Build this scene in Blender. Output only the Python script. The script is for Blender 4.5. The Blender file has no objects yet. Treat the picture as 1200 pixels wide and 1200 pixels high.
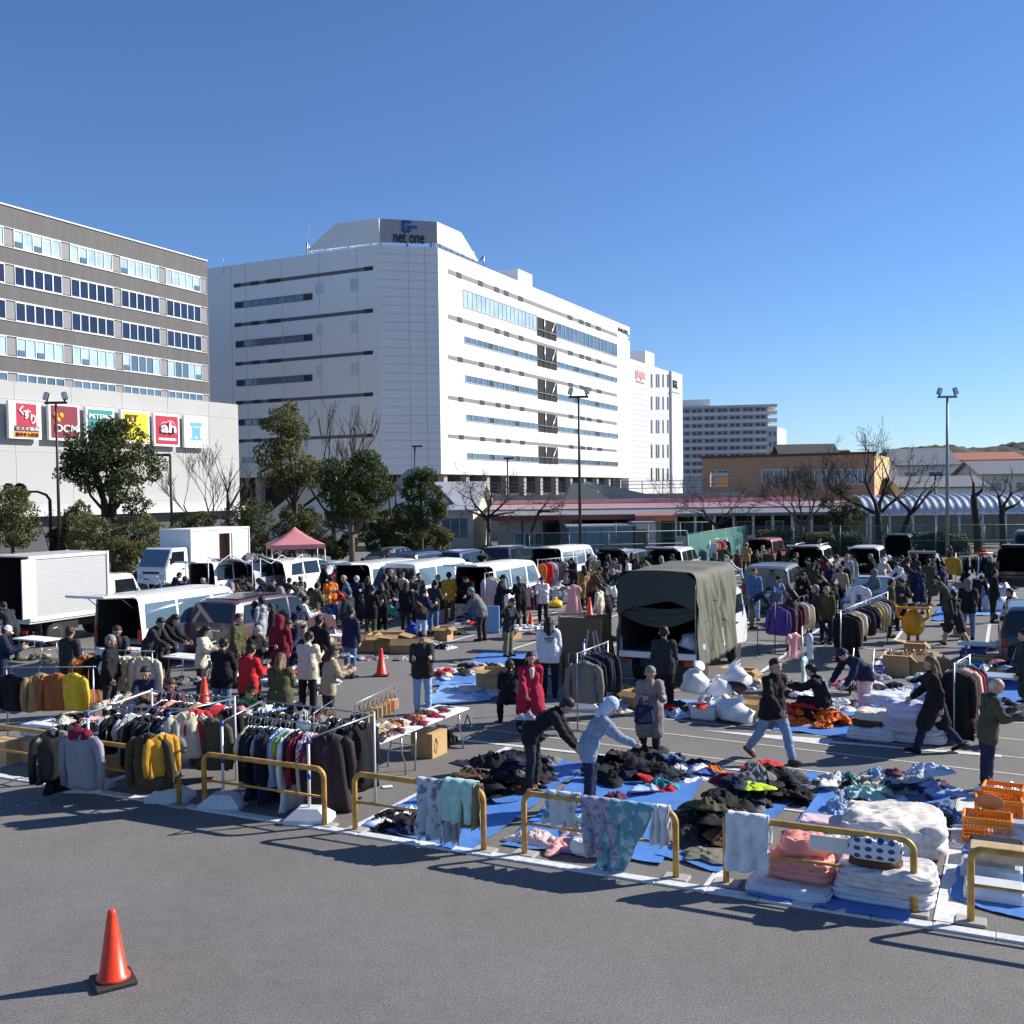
import bpy, bmesh, math, random
from mathutils import Vector, Matrix, noise
R = math.radians
MT, MR, NZ = Matrix.Translation, Matrix.Rotation, noise.noise
SC = bpy.context.scene
COL = SC.collection
rnd = random.Random(11)

# ---------------------------------------------------------------- camera
CAMH, F, PCY = 4.6, 1200.0, 615.0
PITCH = math.atan(38 / 1200); ROLL = R(.76)
CM = MR(math.pi / 2 - PITCH, 3, 'X') @ MR(-ROLL, 3, 'Z')
EYE = Vector((0, 0, CAMH))
cam = bpy.data.cameras.new('camera'); cam.sensor_width = 36; cam.lens = 36
cam.shift_y = 15 / 1200; cam.clip_end = 6000; cam.clip_start = .1
co = bpy.data.objects.new('camera', cam); COL.objects.link(co)
co.matrix_world = MT(EYE) @ CM.to_4x4()
SC.camera = co

def ray(px, py): return CM @ Vector(((px - 600) / F, (PCY - py) / F, -1))
def at(px, py, z=0.0):
    d = ray(px, py); return EYE + d * ((z - CAMH) / d.z)
def dep(px, py, Y):
    d = ray(px, py); return EYE + d * (Y / d.y)
def on(px, py, P, D):
    """ray meets the vertical plane through P along D: (distance along D, height)"""
    d = ray(px, py); n = Vector((D.y, -D.x, 0))
    q = EYE + d * ((P - EYE).dot(n) / d.dot(n))
    return (q - P).dot(D), q.z
def pxof(p):
    q = CM.transposed() @ (Vector(p) - EYE)
    return 600 + F * q.x / -q.z, PCY - F * q.y / -q.z
AN = R(26)
U = Vector((math.cos(AN), -math.sin(AN), 0)); V = Vector((math.sin(AN), math.cos(AN), 0))
O0 = at(614, 1003)
def W(u, v, z=0.0):
    p = O0 + U * u + V * v; return Vector((p.x, p.y, z))
RU = -AN            # rotation that turns local x into U and local y into V
Z = Vector((0, 0, 1))

# ---------------------------------------------------------------- materials
MATS = {}
def mat(name, col, rough=.75, metal=0, var=.0, vs=6.0, bump=0, bs=40.0, spec=.5, emit=0, alpha=1, trans=0, stretch=None, obj_rand=0):
    if name in MATS: return MATS[name]
    m = bpy.data.materials.new(name); m.use_nodes = True; nt = m.node_tree; N = nt.nodes; Lk = nt.links
    b = N['Principled BSDF']; c4 = (*col, 1)
    b.inputs['Base Color'].default_value = c4; b.inputs['Roughness'].default_value = rough
    b.inputs['Metallic'].default_value = metal; b.inputs['Specular IOR Level'].default_value = spec
    if alpha < 1: b.inputs['Alpha'].default_value = alpha
    if trans: b.inputs['Transmission Weight'].default_value = trans
    if var or bump:
        tc = N.new('ShaderNodeTexCoord'); src = tc.outputs['Object']
        if stretch:
            mp = N.new('ShaderNodeMapping'); mp.inputs['Scale'].default_value = stretch
            Lk.new(src, mp.inputs[0]); src = mp.outputs[0]
    if var:
        n = N.new('ShaderNodeTexNoise'); n.inputs['Scale'].default_value = vs; n.inputs['Detail'].default_value = 5
        Lk.new(src, n.inputs['Vector'])
        mr = N.new('ShaderNodeMapRange'); mr.inputs[1].default_value = .25; mr.inputs[2].default_value = .75
        mr.inputs[3].default_value = 1 - var; mr.inputs[4].default_value = 1 + var
        Lk.new(n.outputs[0], mr.inputs[0])
        mx = N.new('ShaderNodeVectorMath'); mx.operation = 'SCALE'; mx.inputs[0].default_value = col
        Lk.new(mr.outputs[0], mx.inputs['Scale']); Lk.new(mx.outputs[0], b.inputs['Base Color'])
    if bump:
        n = N.new('ShaderNodeTexNoise'); n.inputs['Scale'].default_value = bs; n.inputs['Detail'].default_value = 6
        Lk.new(src, n.inputs['Vector'])
        bp = N.new('ShaderNodeBump'); bp.inputs['Strength'].default_value = bump; bp.inputs['Distance'].default_value = .02
        Lk.new(n.outputs[0], bp.inputs['Height']); Lk.new(bp.outputs[0], b.inputs['Normal'])
    MATS[name] = m
    return m
def cloth(col, rough=.85):
    k = 'cloth_%02x%02x%02x' % tuple(int(c * 255) for c in col)
    return mat(k, col, rough, var=.18, vs=9, bump=.35, bs=30, spec=.25)
def paint(k, col, rough=.3):
    m = mat(k, col, rough, var=.05, vs=2)
    m.node_tree.nodes['Principled BSDF'].inputs['Coat Weight'].default_value = .5
    m.node_tree.nodes['Principled BSDF'].inputs['Coat Roughness'].default_value = .08
    return m
def nd(m): return m.node_tree.nodes, m.node_tree.links, m.node_tree.nodes['Principled BSDF']

# cloth colours by everyday name
CC = dict(black=(.012, .012, .014), charcoal=(.03, .031, .035), grey=(.16, .16, .165), silver=(.36, .37, .39), white=(.72, .72, .72), cream=(.62, .55, .42),
          beige=(.45, .35, .23), tan=(.36, .22, .1), brown=(.11, .06, .035), camel=(.33, .19, .07), rust=(.36, .12, .04), orange=(.75, .2, .03), yellow=(.75, .5, .04),
          mustard=(.5, .27, .03), olive=(.075, .075, .035), khaki=(.2, .18, .1), green=(.05, .22, .06), lime=(.3, .5, .06), mint=(.42, .65, .55), teal=(.03, .25, .27), navy=(.016, .022, .055),
          blue=(.04, .1, .36), denim=(.1, .17, .31), lightblue=(.3, .45, .68), paleblue=(.45, .54, .68), lavender=(.42, .42, .6), purple=(.07, .05, .27), plum=(.1, .03, .06), maroon=(.18, .012, .03),
          red=(.52, .025, .03), crimson=(.36, .015, .05), pink=(.72, .36, .36), coral=(.8, .33, .28), palepink=(.72, .55, .55))
WORD = dict(lightblue='light blue', paleblue='pale blue', palepink='pale pink', silver='light grey')
def wd(c): return WORD.get(c, c)
def cm(c): return cloth(CC[c])

M_white = mat('white_plastic', (.75, .75, .74), .5, var=.05)
M_wpaint = paint('white_paint', (.78, .78, .77))
M_steel = mat('galvanised_steel', (.42, .43, .44), .38, .85)
M_dark = mat('black_plastic', (.015, .015, .016), .5)
M_rubber = mat('tyre_rubber', (.018, .018, .018), .8)
M_glass = mat('dark_glass', (.012, .016, .02), .06, spec=.8)
M_glassb = mat('sky_reflection_glass', (.1, .16, .22), .08, spec=.9)  # sky reflection put into the base colour
M_inside = mat('interior_shade', (.02, .02, .022), .9)  # shade inside open vehicles, put into the colour
M_red = mat('tail_lamp_red', (.3, .008, .008), .2)
M_lamp = mat('clear_lamp', (.6, .62, .62), .12)
M_card = mat('cardboard', (.5, .33, .15), .85, var=.12, vs=4, bump=.1)
M_cardin = mat('cardboard_inside', (.33, .21, .1), .9)
M_wood = mat('plywood', (.36, .2, .09), .7, var=.2, vs=3, stretch=(1, 1, 8))
M_yel = mat('barrier_yellow', (.52, .29, .06), .48, var=.38, vs=7, bump=.05)
M_conc = mat('concrete', (.36, .35, .33), .9, var=.15, vs=2, bump=.2)
M_tarp = mat('blue_tarpaulin', (.075, .21, .54), .5, var=.12, vs=4, bump=.25, bs=18)
M_tarpl = mat('pale_blue_tarpaulin', (.2, .38, .68), .38, var=.1, vs=4, bump=.25, bs=18)

# ---------------------------------------------------------------- mesh builder
class MB:
    def __init__(s): s.v = []; s.f = []; s.m = []; s.s = []; s.mi = 0
    def add(s, vs, fs, smooth=False, M=None):
        n = len(s.v)
        s.v += [tuple(M @ Vector(p)) for p in vs] if M else [tuple(p) for p in vs]
        s.f += [tuple(i + n for i in f) for f in fs]; s.m += [s.mi] * len(fs); s.s += [smooth] * len(fs)
        return s
    def box(s, c, d, M=None, bev=0, rz=0):
        x, y, z = d[0] / 2, d[1] / 2, d[2] / 2
        T = MT(c) @ MR(rz, 4, 'Z')
        if M: T = M @ T
        if bev:
            b = min(bev, x * .9, y * .9, z * .9); vs = []
            for sx in (-1, 1):
                for sy in (-1, 1):
                    for sz in (-1, 1):
                        vs += [(sx * (x - b), sy * y, sz * (z - b)), (sx * x, sy * (y - b), sz * (z - b)), (sx * (x - b), sy * (y - b), sz * z)]
            bm = bmesh.new()
            for p in vs: bm.verts.new(p)
            bmesh.ops.convex_hull(bm, input=bm.verts); bm.verts.index_update()
            s.add([v.co.copy() for v in bm.verts], [[v.index for v in f.verts] for f in bm.faces], False, T); bm.free()
            return s
        vs = [(i, j, k) for i in (-x, x) for j in (-y, y) for k in (-z, z)]
        return s.add(vs, [(0, 1, 3, 2), (4, 6, 7, 5), (0, 4, 5, 1), (2, 3, 7, 6), (0, 2, 6, 4), (1, 5, 7, 3)], False, T)
    def tube(s, pts, r, n=6, cap=True, M=None, smooth=True):
        pts = [Vector(p) for p in pts]; k = len(pts); rs = r if isinstance(r, (list, tuple)) else [r] * k
        vs = []; fs = []; x = None
        for i, p in enumerate(pts):
            t = (pts[min(i + 1, k - 1)] - pts[max(i - 1, 0)])
            t = t.normalized() if t.length > 1e-9 else Z
            if x is None: x = t.orthogonal().normalized()
            x = (x - t * x.dot(t)); x = x.normalized() if x.length > 1e-6 else t.orthogonal().normalized()
            y = t.cross(x)
            for j in range(n):
                a = 2 * math.pi * j / n; vs.append(p + (x * math.cos(a) + y * math.sin(a)) * rs[i])
        for i in range(k - 1):
            for j in range(n):
                a, b = i * n + j, i * n + (j + 1) % n; fs.append((a, b, b + n, a + n))
        if cap: fs += [tuple(range(n))[::-1], tuple(range((k - 1) * n, k * n))]
        return s.add(vs, fs, smooth, M)
    def lathe(s, prof, n=16, c=(0, 0, 0), M=None, smooth=True, sx=1, sy=1):
        vs = []; fs = []
        for r, z in prof:
            for j in range(n):
                a = 2 * math.pi * j / n; vs.append((c[0] + r * sx * math.cos(a), c[1] + r * sy * math.sin(a), c[2] + z))
        for i in range(len(prof) - 1):
            for j in range(n):
                a, b = i * n + j, i * n + (j + 1) % n; fs.append((a, b, b + n, a + n))
        fs += [tuple(range(n))[::-1], tuple(range((len(prof) - 1) * n, len(prof) * n))]
        return s.add(vs, fs, smooth, M)
    def prism(s, poly, h, M=None):
        """poly: list of (x,y), extruded z=0..h"""
        n = len(poly)
        vs = [(p[0], p[1], 0) for p in poly] + [(p[0], p[1], h) for p in poly]
        fs = [tuple(range(n))[::-1], tuple(range(n, 2 * n))] + [(i, (i + 1) % n, (i + 1) % n + n, i + n) for i in range(n)]
        return s.add(vs, fs, False, M)
    def grid(s, nx, ny, fn, smooth=True, M=None):
        vs = [fn(i / nx, j / ny) for j in range(ny + 1) for i in range(nx + 1)]
        fs = [(j * (nx + 1) + i, j * (nx + 1) + i + 1, (j + 1) * (nx + 1) + i + 1, (j + 1) * (nx + 1) + i) for j in range(ny) for i in range(nx)]
        return s.add(vs, fs, smooth, M)
    def mesh(s, name, mats):
        me = bpy.data.meshes.new(name); me.from_pydata(s.v, [], s.f)
        for m in (mats if isinstance(mats, (list, tuple)) else [mats]): me.materials.append(m)
        me.polygons.foreach_set('material_index', s.m); me.polygons.foreach_set('use_smooth', s.s)
        me.update(); return me
    def build(s, name, mats, parent=None, loc=(0, 0, 0), rz=0):
        return inst(name, s.mesh(name, mats), None, parent, loc, (0, 0, rz))
def inst(name, me, mats=None, parent=None, loc=(0, 0, 0), rot=(0, 0, 0), sc=1):
    o = bpy.data.objects.new(name, me); COL.objects.link(o)
    o.location = loc; o.rotation_euler = rot; o.scale = sc if isinstance(sc, (tuple, list)) else (sc,) * 3
    if parent: o.parent = parent
    if mats:
        for i, m in enumerate(mats):
            o.material_slots[i].link = 'OBJECT'; o.material_slots[i].material = m
    return o
LBL = []
def tag(o, label, cat, group=None, pos=None):
    o['category'] = cat
    if group: o['group'] = group
    LBL.append((o, label, pos)); return o
def thing(name, label, cat, loc=(0, 0, 0), rz=0, group=None, sc=1):
    o = bpy.data.objects.new(name, None); COL.objects.link(o); o.empty_display_size = .2
    o.location = loc; o.rotation_euler = (0, 0, rz); o.scale = (sc,) * 3
    return tag(o, label, cat, group)
def struct(o, kind='structure'): o['kind'] = kind; return o
def faceM(P, D):
    """matrix with local x along D, local y up, local z out of the wall (D x up)"""
    D = Vector(D).normalized(); n = D.cross(Z)
    return Matrix(((D.x, 0, n.x, P[0]), (D.y, 0, n.y, P[1]), (0, 1, n.z, 0 if len(P) < 3 else P[2]), (0, 0, 0, 1)))
TSC = bpy.data.scenes.new('workbench')
def evaled(o):
    vl = TSC.view_layers[0]; vl.update(); dg = vl.depsgraph; dg.update(); r = bpy.data.meshes.new_from_object(o.evaluated_get(dg)); return r
def text_mesh(body, size, mt, ext=.01, bold=.0, align='CENTER'):
    cu = bpy.data.curves.new('lettering', 'FONT'); cu.body = body; cu.size = size; cu.extrude = ext; cu.offset = bold
    cu.align_x = align; cu.align_y = 'CENTER'
    o = bpy.data.objects.new('tmp', cu); TSC.collection.objects.link(o)
    me = evaled(o); me.materials.clear(); me.materials.append(mt)
    bpy.data.objects.remove(o); return me
def fit_text(name, body, w, h, mt, parent, M, ext=.02, bold=0):
    """lettering scaled to w x h, centred on the frame M"""
    me = text_mesh(body, 1, mt, .02, bold)
    xs = [v.co.x for v in me.vertices]; ys = [v.co.y for v in me.vertices]
    cx, cy = (max(xs) + min(xs)) / 2, (max(ys) + min(ys)) / 2
    S = Matrix.Diagonal((w / (max(xs) - min(xs)), h / (max(ys) - min(ys)), ext / .02, 1)) @ MT((-cx, -cy, 0))
    me.transform(M @ S); me.update()
    return inst(name, me, None, parent)

# ---------------------------------------------------------------- light
SUN_AZ, SUN_EL = R(16.5), R(32)
sd = Vector((math.cos(SUN_AZ) * math.cos(SUN_EL), math.sin(SUN_AZ) * math.cos(SUN_EL), math.sin(SUN_EL)))
sl = bpy.data.lights.new('sun', 'SUN'); sl.energy = 5.0; sl.angle = R(.5); sl.color = (1, .945, .86)
so = bpy.data.objects.new('sun', sl); COL.objects.link(so); so.rotation_euler = sd.to_track_quat('Z', 'Y').to_euler(); so.location = (60, 10, 60)
w = bpy.data.worlds.new('World'); SC.world = w; w.use_nodes = True
WN = w.node_tree.nodes; sky = WN.new('ShaderNodeTexSky'); sky.sky_type = 'NISHITA'; sky.sun_disc = False
sky.sun_elevation = SUN_EL; sky.sun_rotation = math.pi / 2 - SUN_AZ; sky.air_density = 1.0; sky.dust_density = 0.0; sky.ozone_density = 3.0; sky.altitude = 50
tint = WN.new('ShaderNodeVectorMath'); tint.operation = 'MULTIPLY'; tint.inputs[1].default_value = (.78, 1.0, 1.36)
w.node_tree.links.new(sky.outputs[0], tint.inputs[0]); w.node_tree.links.new(tint.outputs[0], WN['Background'].inputs[0]); WN['Background'].inputs[1].default_value = .069
SC.view_settings.view_transform = 'Standard'; SC.view_settings.look = 'None'; SC.view_settings.exposure = .6; SC.view_settings.gamma = 1
SC.render.engine = 'CYCLES'; SC.cycles.max_bounces = 6

# ---------------------------------------------------------------- ground
M_asph = mat('asphalt', (.172, .161, .15), .9, var=.1, vs=.5, bump=.35, bs=120)
N, Lk, b = nd(M_asph)
tc = N.new('ShaderNodeTexCoord'); g = N.new('ShaderNodeTexNoise'); g.inputs['Scale'].default_value = 46; g.inputs['Detail'].default_value = 4; g.inputs['Roughness'].default_value = .75
Lk.new(tc.outputs['Object'], g.inputs['Vector'])
mr = N.new('ShaderNodeMapRange'); mr.inputs[1].default_value = .3; mr.inputs[2].default_value = .7; mr.inputs[3].default_value = .36; mr.inputs[4].default_value = 1.64
Lk.new(g.outputs[0], mr.inputs[0])
vo = N.new('ShaderNodeTexVoronoi'); vo.inputs['Scale'].default_value = 70; Lk.new(tc.outputs['Object'], vo.inputs['Vector'])
lt = N.new('ShaderNodeMapRange'); lt.inputs[1].default_value = .992; lt.inputs[2].default_value = 1; lt.inputs[3].default_value = 0; lt.inputs[4].default_value = .35
sepc = N.new('ShaderNodeSeparateColor'); Lk.new(vo.outputs['Color'], sepc.inputs[0]); Lk.new(sepc.outputs[0], lt.inputs[0])
ad = N.new('ShaderNodeMath'); Lk.new(mr.outputs[0], ad.inputs[0]); Lk.new(lt.outputs[0], ad.inputs[1])
old = b.inputs['Base Color'].links[0].from_socket
mv = N.new('ShaderNodeVectorMath'); mv.operation = 'SCALE'; Lk.new(old, mv.inputs[0]); Lk.new(ad.outputs[0], mv.inputs['Scale']); Lk.new(mv.outputs[0], b.inputs['Base Color'])
# broad stains and old tyre sweeps
n2 = N.new('ShaderNodeTexNoise'); n2.inputs['Scale'].default_value = .16; n2.inputs['Detail'].default_value = 8; n2.inputs['Roughness'].default_value = .65; Lk.new(tc.outputs['Object'], n2.inputs['Vector'])
m2 = N.new('ShaderNodeMapRange'); m2.inputs[1].default_value = .35; m2.inputs[2].default_value = .68; m2.inputs[3].default_value = .78; m2.inputs[4].default_value = 1.16
n3 = N.new('ShaderNodeTexNoise'); n3.inputs['Scale'].default_value = 5; n3.inputs['Detail'].default_value = 7; n3.inputs['Roughness'].default_value = .7; Lk.new(tc.outputs['Object'], n3.inputs['Vector']); av = N.new('ShaderNodeMath'); av.operation = 'MULTIPLY_ADD'; av.inputs[1].default_value = .45; Lk.new(n3.outputs[0], av.inputs[0]); sc2 = N.new('ShaderNodeMath'); sc2.operation = 'MULTIPLY'; sc2.inputs[1].default_value = .55; Lk.new(n2.outputs[0], sc2.inputs[0]); Lk.new(sc2.outputs[0], av.inputs[2]); Lk.new(av.outputs[0], m2.inputs[0]); mv2 = N.new('ShaderNodeVectorMath'); mv2.operation = 'SCALE'; Lk.new(mv.outputs[0], mv2.inputs[0]); Lk.new(m2.outputs[0], mv2.inputs['Scale']); Lk.new(mv2.outputs[0], b.inputs['Base Color'])

mb = MB(); mb.add([(-2500, -300, 0), (2500, -300, 0), (2500, 4500, 0), (-2500, 4500, 0)], [(0, 1, 2, 3)])
struct(mb.build('ground', mat('earth', (.16, .14, .1), .95, var=.25, vs=.2))) .location.z = -.03
mb = MB(); q = [W(-60, -40, 0), W(70, -40, 0), W(70, 57, 0), W(-60, 57, 0)]
mb.add(q, [(0, 1, 2, 3)]); struct(mb.build('car_park_asphalt', M_asph))
# white edging blocks and painted lines
M_line = mat('worn_white_marking', (.62, .62, .6), .8, var=.2, vs=14)
N, Lk, b = nd(M_line)
mb = MB()
for k in range(-30, 40):
    mb.box(W(k * .6 + .3, -.16, .006), (.594, .16, .036), bev=.008, rz=RU)
struct(mb.build('kerb', M_line))
mb = MB()
def stripe(a, b, wdt, z=.006):
    a, b = W(*a), W(*b); d = (b - a).normalized(); n = Vector((-d.y, d.x, 0)) * wdt / 2
    mb.add([(p.x, p.y, z) for p in (a - n, b - n, b + n, a + n)], [(0, 1, 2, 3)])
for k in range(-10, 8):
    stripe((-.1 + 2.5 * k, -.05), (-.1 + 2.5 * k, 4.9), .15)
    for v0 in (16.6, 23.4, 35, 42):
        stripe((-.1 + 2.5 * k, v0 - 2.4), (-.1 + 2.5 * k, v0 + 2.6), .1)
stripe((-20, 5.0), (20, 5.0), .12, .01)
stripe((2.4, 3.2), (4.9, 3.2), .07, .01); stripe((2.4, 4.1), (5, 4.1), .07, .01); stripe((4.97, 0), (5.02, 4.8), .34, .0115)
for v0 in (19, 25.8, 37.4): stripe((-30, v0), (30, v0), .08, .01)
struct(mb.build('parking_bay_lines', M_line))
mb = MB()
for v0, w_ in ((5.6, .05), (6.9, .05), (8.05, .05), (9.4, .05), (10.9, .05), (12.5, .05)):
    stripe((-3.5, v0 + .35), (14, v0 - 1.15), w_, .006)
mb2 = mb
for a, bq in (((-2.4, 12.8), (-4.6, 8.2)), ((-2.6, 9.0), (1.2, 6.2))): pass
stripe((-7.2, 11.5), (-5.2, 17.0), .06, .009); stripe((-5.2, 17), (-4.2, 18.4), .06, .009)
stripe((-8, 12.2), (0, 12.0), .1, .0125)
struct(mb.build('court_lines', mat('cream_line', (.6, .57, .45), .8, var=.2, vs=12)))
mb = MB()
a, bq, c = W(.3, 7.75), W(3.4, 7.72), W(3.4, 7.3)
mb.add([(W(.2, 7.5).x, W(.2, 7.5).y, .008), (W(2.6, 7.22).x, W(2.6, 7.22).y, .008), (W(2.6, 7.72).x, W(2.6, 7.72).y, .008)], [(0, 1, 2)])
stripe((2.6, 7.48), (5.4, 7.6), .16, .008)
struct(mb.build('road_arrow_marking', M_line))
# ================================================================ BUILDINGS
M_panel = mat('white_cladding', (.76, .76, .76), .55, var=.03, vs=.2)
M_panelb = mat('white_cladding_fine', (.66, .67, .68), .55, var=.03, vs=.2)
M_strip = mat('grey_louvre', (.2, .2, .21), .6)
M_slit = mat('dark_louvre', (.02, .022, .025), .6)
M_wframe = mat('aluminium_frame', (.6, .62, .64), .35, .6)
M_winb = mat('reflective_glass', (.1, .15, .2), .06, spec=.9, var=.35, vs=.35)
M_wind = mat('deep_blue_glass', (.02, .03, .07), .08, spec=.6, var=.3, vs=.4)
M_winl = mat('pale_blind_glass', (.42, .55, .62), .15, spec=.8, var=.25, vs=.5)
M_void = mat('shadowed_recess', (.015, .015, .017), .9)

def wallbox(mb, P, D, t0, t1, z0, z1, out, back=.05):
    """block on a facade: along D from t0..t1, between heights, standing 'out' proud of it"""
    n = Vector(D).cross(Z); c = P + D * ((t0 + t1) / 2) + n * ((out - back) / 2)
    a = math.atan2(D.y, D.x)
    mb.box((c.x, c.y, (z0 + z1) / 2), (abs(t1 - t0), out + back, abs(z1 - z0)), rz=a)
def ribbon(name, P, D, t0, t1, z0, z1, n, parent, glass=None, frame=None, fr=.06, dark=()):
    """window strip: a proud frame and n panes"""
    mb = MB(); glass = glass or M_winb; frame = frame or M_wframe
    wallbox(mb, P, D, t0, t1, z0 - fr, z0, .08); wallbox(mb, P, D, t0, t1, z1, z1 + fr, .08)
    dt = (t1 - t0) / n
    for i in range(n + 1): wallbox(mb, P, D, t0 + i * dt - fr / 2, t0 + i * dt + fr / 2, z0 - fr, z1 + fr, .085)
    o = mb.build(name, frame, parent)
    mb = MB()
    for i in range(n):
        mb.mi = 1 if i in dark else 0
        wallbox(mb, P, D, t0 + i * dt + fr / 2, t0 + (i + 1) * dt - fr / 2, z0, z1, .02 + .004 * (i % 2))
    mb.build('pane', [glass, M_slit], o)
    return o

def prismZ(mb, pts, z0, z1): mb.prism([(p.x, p.y) for p in pts], z1 - z0, MT((0, 0, z0)))

# ---- white logistics block with chamfered corner
C1 = dep(517, 580, 130); C1.z = 0
zt = C1 + Vector((0, 0, 0))
_, ROOF = on(515, 291, C1, V); _, BOT = on(520, 555.5, C1, V)
tR, _ = on(738.7, 470, C1, V)
CLp = dep(448, 580, 128.2); CLp.z = 0
NU = -U
LEND = CLp + NU * 42
bd = thing('office_block', 'big white multistorey block with ribbon windows, chamfered corner and rooftop screen', 'building')
mb = MB()
back = [C1, C1 + V * tR, C1 + V * tR + NU * 40, LEND + V * 30, LEND, CLp]
prismZ(mb, back, BOT, ROOF)
mb.build('wall', M_panel, bd)
# panel joints as fine proud ribs on the shaded side and the chamfer
mb = MB()
DC = (CLp - C1).normalized()    # chamfer, going left: outward normal is D x Z with D pointing right
DCr = -DC; PC = CLp; LC = (C1 - CLp).length
for k in range(1, 27):
    z = BOT + (ROOF - BOT) * k / 27; wallbox(mb, PC, DCr, .02, LC - .02, z - .03, z + .03, .03)
for t in (LC * .5, LC * .78): wallbox(mb, PC, DCr, t - .03, t + .03, BOT, ROOF, .035)
mb.build('panel_joint', mat('joint_grey', (.5, .51, .53), .6), bd)
DL = U; PL = LEND; LL = 42.0
def onL(px, py): t, z = on(px, py, CLp, U); return LL + t, z
mb = MB()
wallbox(mb, C1, V, .0, .25, BOT, ROOF, .06); wallbox(mb, CLp, U, -.25, 0, BOT, ROOF + .1, .06)
mb.build('corner_trim', M_panel, bd)
mb = MB()
for t in (LL - 3.2, LL - 9, LL - 15, LL - 21, onL(272, 400)[0]): wallbox(mb, PL, U, t - .03, t + .03, BOT, ROOF, .025)
mb.build('panel_seam', MATS['joint_grey'], bd)
# long louvre strips on the sunny face, dark squares along them
for i, (ya, yb) in enumerate(((315, 320.5), (368, 373.3), (415.7, 420.6), (463.2, 467.8), (508.8, 513))):
    _, z1 = on(525, ya, C1, V); _, z0 = on(525, yb, C1, V); t0, _ = on(525, ya, C1, V); t1, _ = on(722.5, ya, C1, V)
    mb = MB(); wallbox(mb, C1, V, t0, t1, z0, z1, .03)
    o = mb.build('louvre_strip', M_strip, bd)
    for cx in (155, 255, 330, 375, 442, 672, 725, 757, 805):
        a, _ = on(500 + (cx - 11) / 4, 400, C1, V); e, _ = on(500 + (cx + 11) / 4, 400, C1, V); mb = MB(); wallbox(mb, C1, V, a, e, z0 - .05, z1 + .05, .06); mb.build('vent', M_slit, o)
r0, _ = on(629.3, 400, C1, V); r1, _ = on(652, 400, C1, V); e1, _ = on(722.6, 400, C1, V)
for px, ya, yb, big in ((542.5, 339.5, 358.7, 1), (544, 394.5, 401.3, 0), (545.2, 440, 447.3, 0), (546.2, 486, 492.4, 0), (547.3, 531.3, 537.4, 0)):
    t0, z1 = on(px, ya, C1, V); _, z0 = on(px, yb, C1, V)
    ribbon('ribbon_window', C1, V, t0, r0 - .1, z0, z1, 14 if not big else 18, bd, M_winl if big else M_winb, dark=() if big else (4, 9), fr=.12 if big else .1)
    ribbon('ribbon_window', C1, V, r1 + .1, e1, z0, z1, 12 if not big else 16, bd, M_winb, dark=() if big else (3, 7), fr=.12 if big else .1)
for ya, yb in ((371, 393), (403.5, 428.5), (443.5, 467), (483, 505.5), (522.5, 543)):
    _, z1 = on(629.3, ya, C1, V); _, z0 = on(629.3, yb, C1, V)
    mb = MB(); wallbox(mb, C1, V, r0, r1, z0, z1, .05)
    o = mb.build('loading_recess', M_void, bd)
    n = V.cross(Z); m = (r0 + r1) / 2
    for a, e in ((m - 1.2, m - 1.2), (m + .6, m + 3.0)):
        p = C1 + V * a + n * .12; q_ = C1 + V * e + n * .12; mb = MB(); mb.tube([(p.x, p.y, z0), (q_.x, q_.y, z1)], .13, 6); mb.build('brace', M_steel, o)
    for zz in (.9,): mb = MB(); wallbox(mb, C1, V, r0 + .1, r1 - .1, z0 + zz, z0 + zz + .12, .2); mb.build('guard_rail', M_strip, o)
# shaded face
for cy, cyb in ((288, 305), (487, 504), (684, 700), (880, 896), (1073, 1088)):
    t1, z1 = onL(437, 240 + cy / 4); _, z0 = onL(437, 240 + cyb / 4); t0, _ = onL(274, 330)
    mb = MB(); wallbox(mb, PL, U, t0, t1, z0, z1, .03); o = mb.build('louvre_strip', mat('slate_louvre', (.11, .11, .12), .6), bd)
    for f0, f1 in ((0, .05), (.13, .19), (.25, .35), (.94, 1)): mb = MB(); wallbox(mb, PL, U, t0 + (t1 - t0) * f0, t0 + (t1 - t0) * f1, z0 - .03, z1 + .03, .055); mb.build('vent', M_slit, o)
for cy, cyb, w_ in ((416, 443, 1), (607, 635, 1), (797, 824, 1), (990, 1016, .4)):
    t1, z1 = onL(366, 240 + cy / 4); _, z0 = onL(366, 240 + cyb / 4); t0, _ = onL(275.5, 350)
    ribbon('ribbon_window', PL, U, t0, t0 + (t1 - t0) * w_, z0, z1, 9 if w_ == 1 else 4, bd, M_winb, M_strip, dark=(0, 8) if w_ == 1 else (0, 3), fr=.08)
ta, za = onL(284, 536); tb, zb_ = onL(298, 542.5); ribbon('small_window', PL, U, ta, tb, zb_, za, 2, bd, M_winl)
for cx0, cx1, rows in ((522, 553, ((370, 415), (565, 612), (757, 808))), (684, 720, ((350, 402), (547, 600), (742, 797), (938, 990)))):
    for k, (ca, cb) in enumerate(rows):
        a, z1 = onL(240 + cx0 / 4, 240 + ca / 4); e, z0 = onL(240 + cx1 / 4, 240 + cb / 4)
        if k == 0: ribbon('small_window', PL, U, a, e, z0, z1, 1, bd, M_winl)
        else:
            mb = MB(); wallbox(mb, PL, U, a, e, z0, z1, .05); mb.build('wall_vent', mat('vent_grey', (.6, .61, .63), .5), bd)
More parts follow.
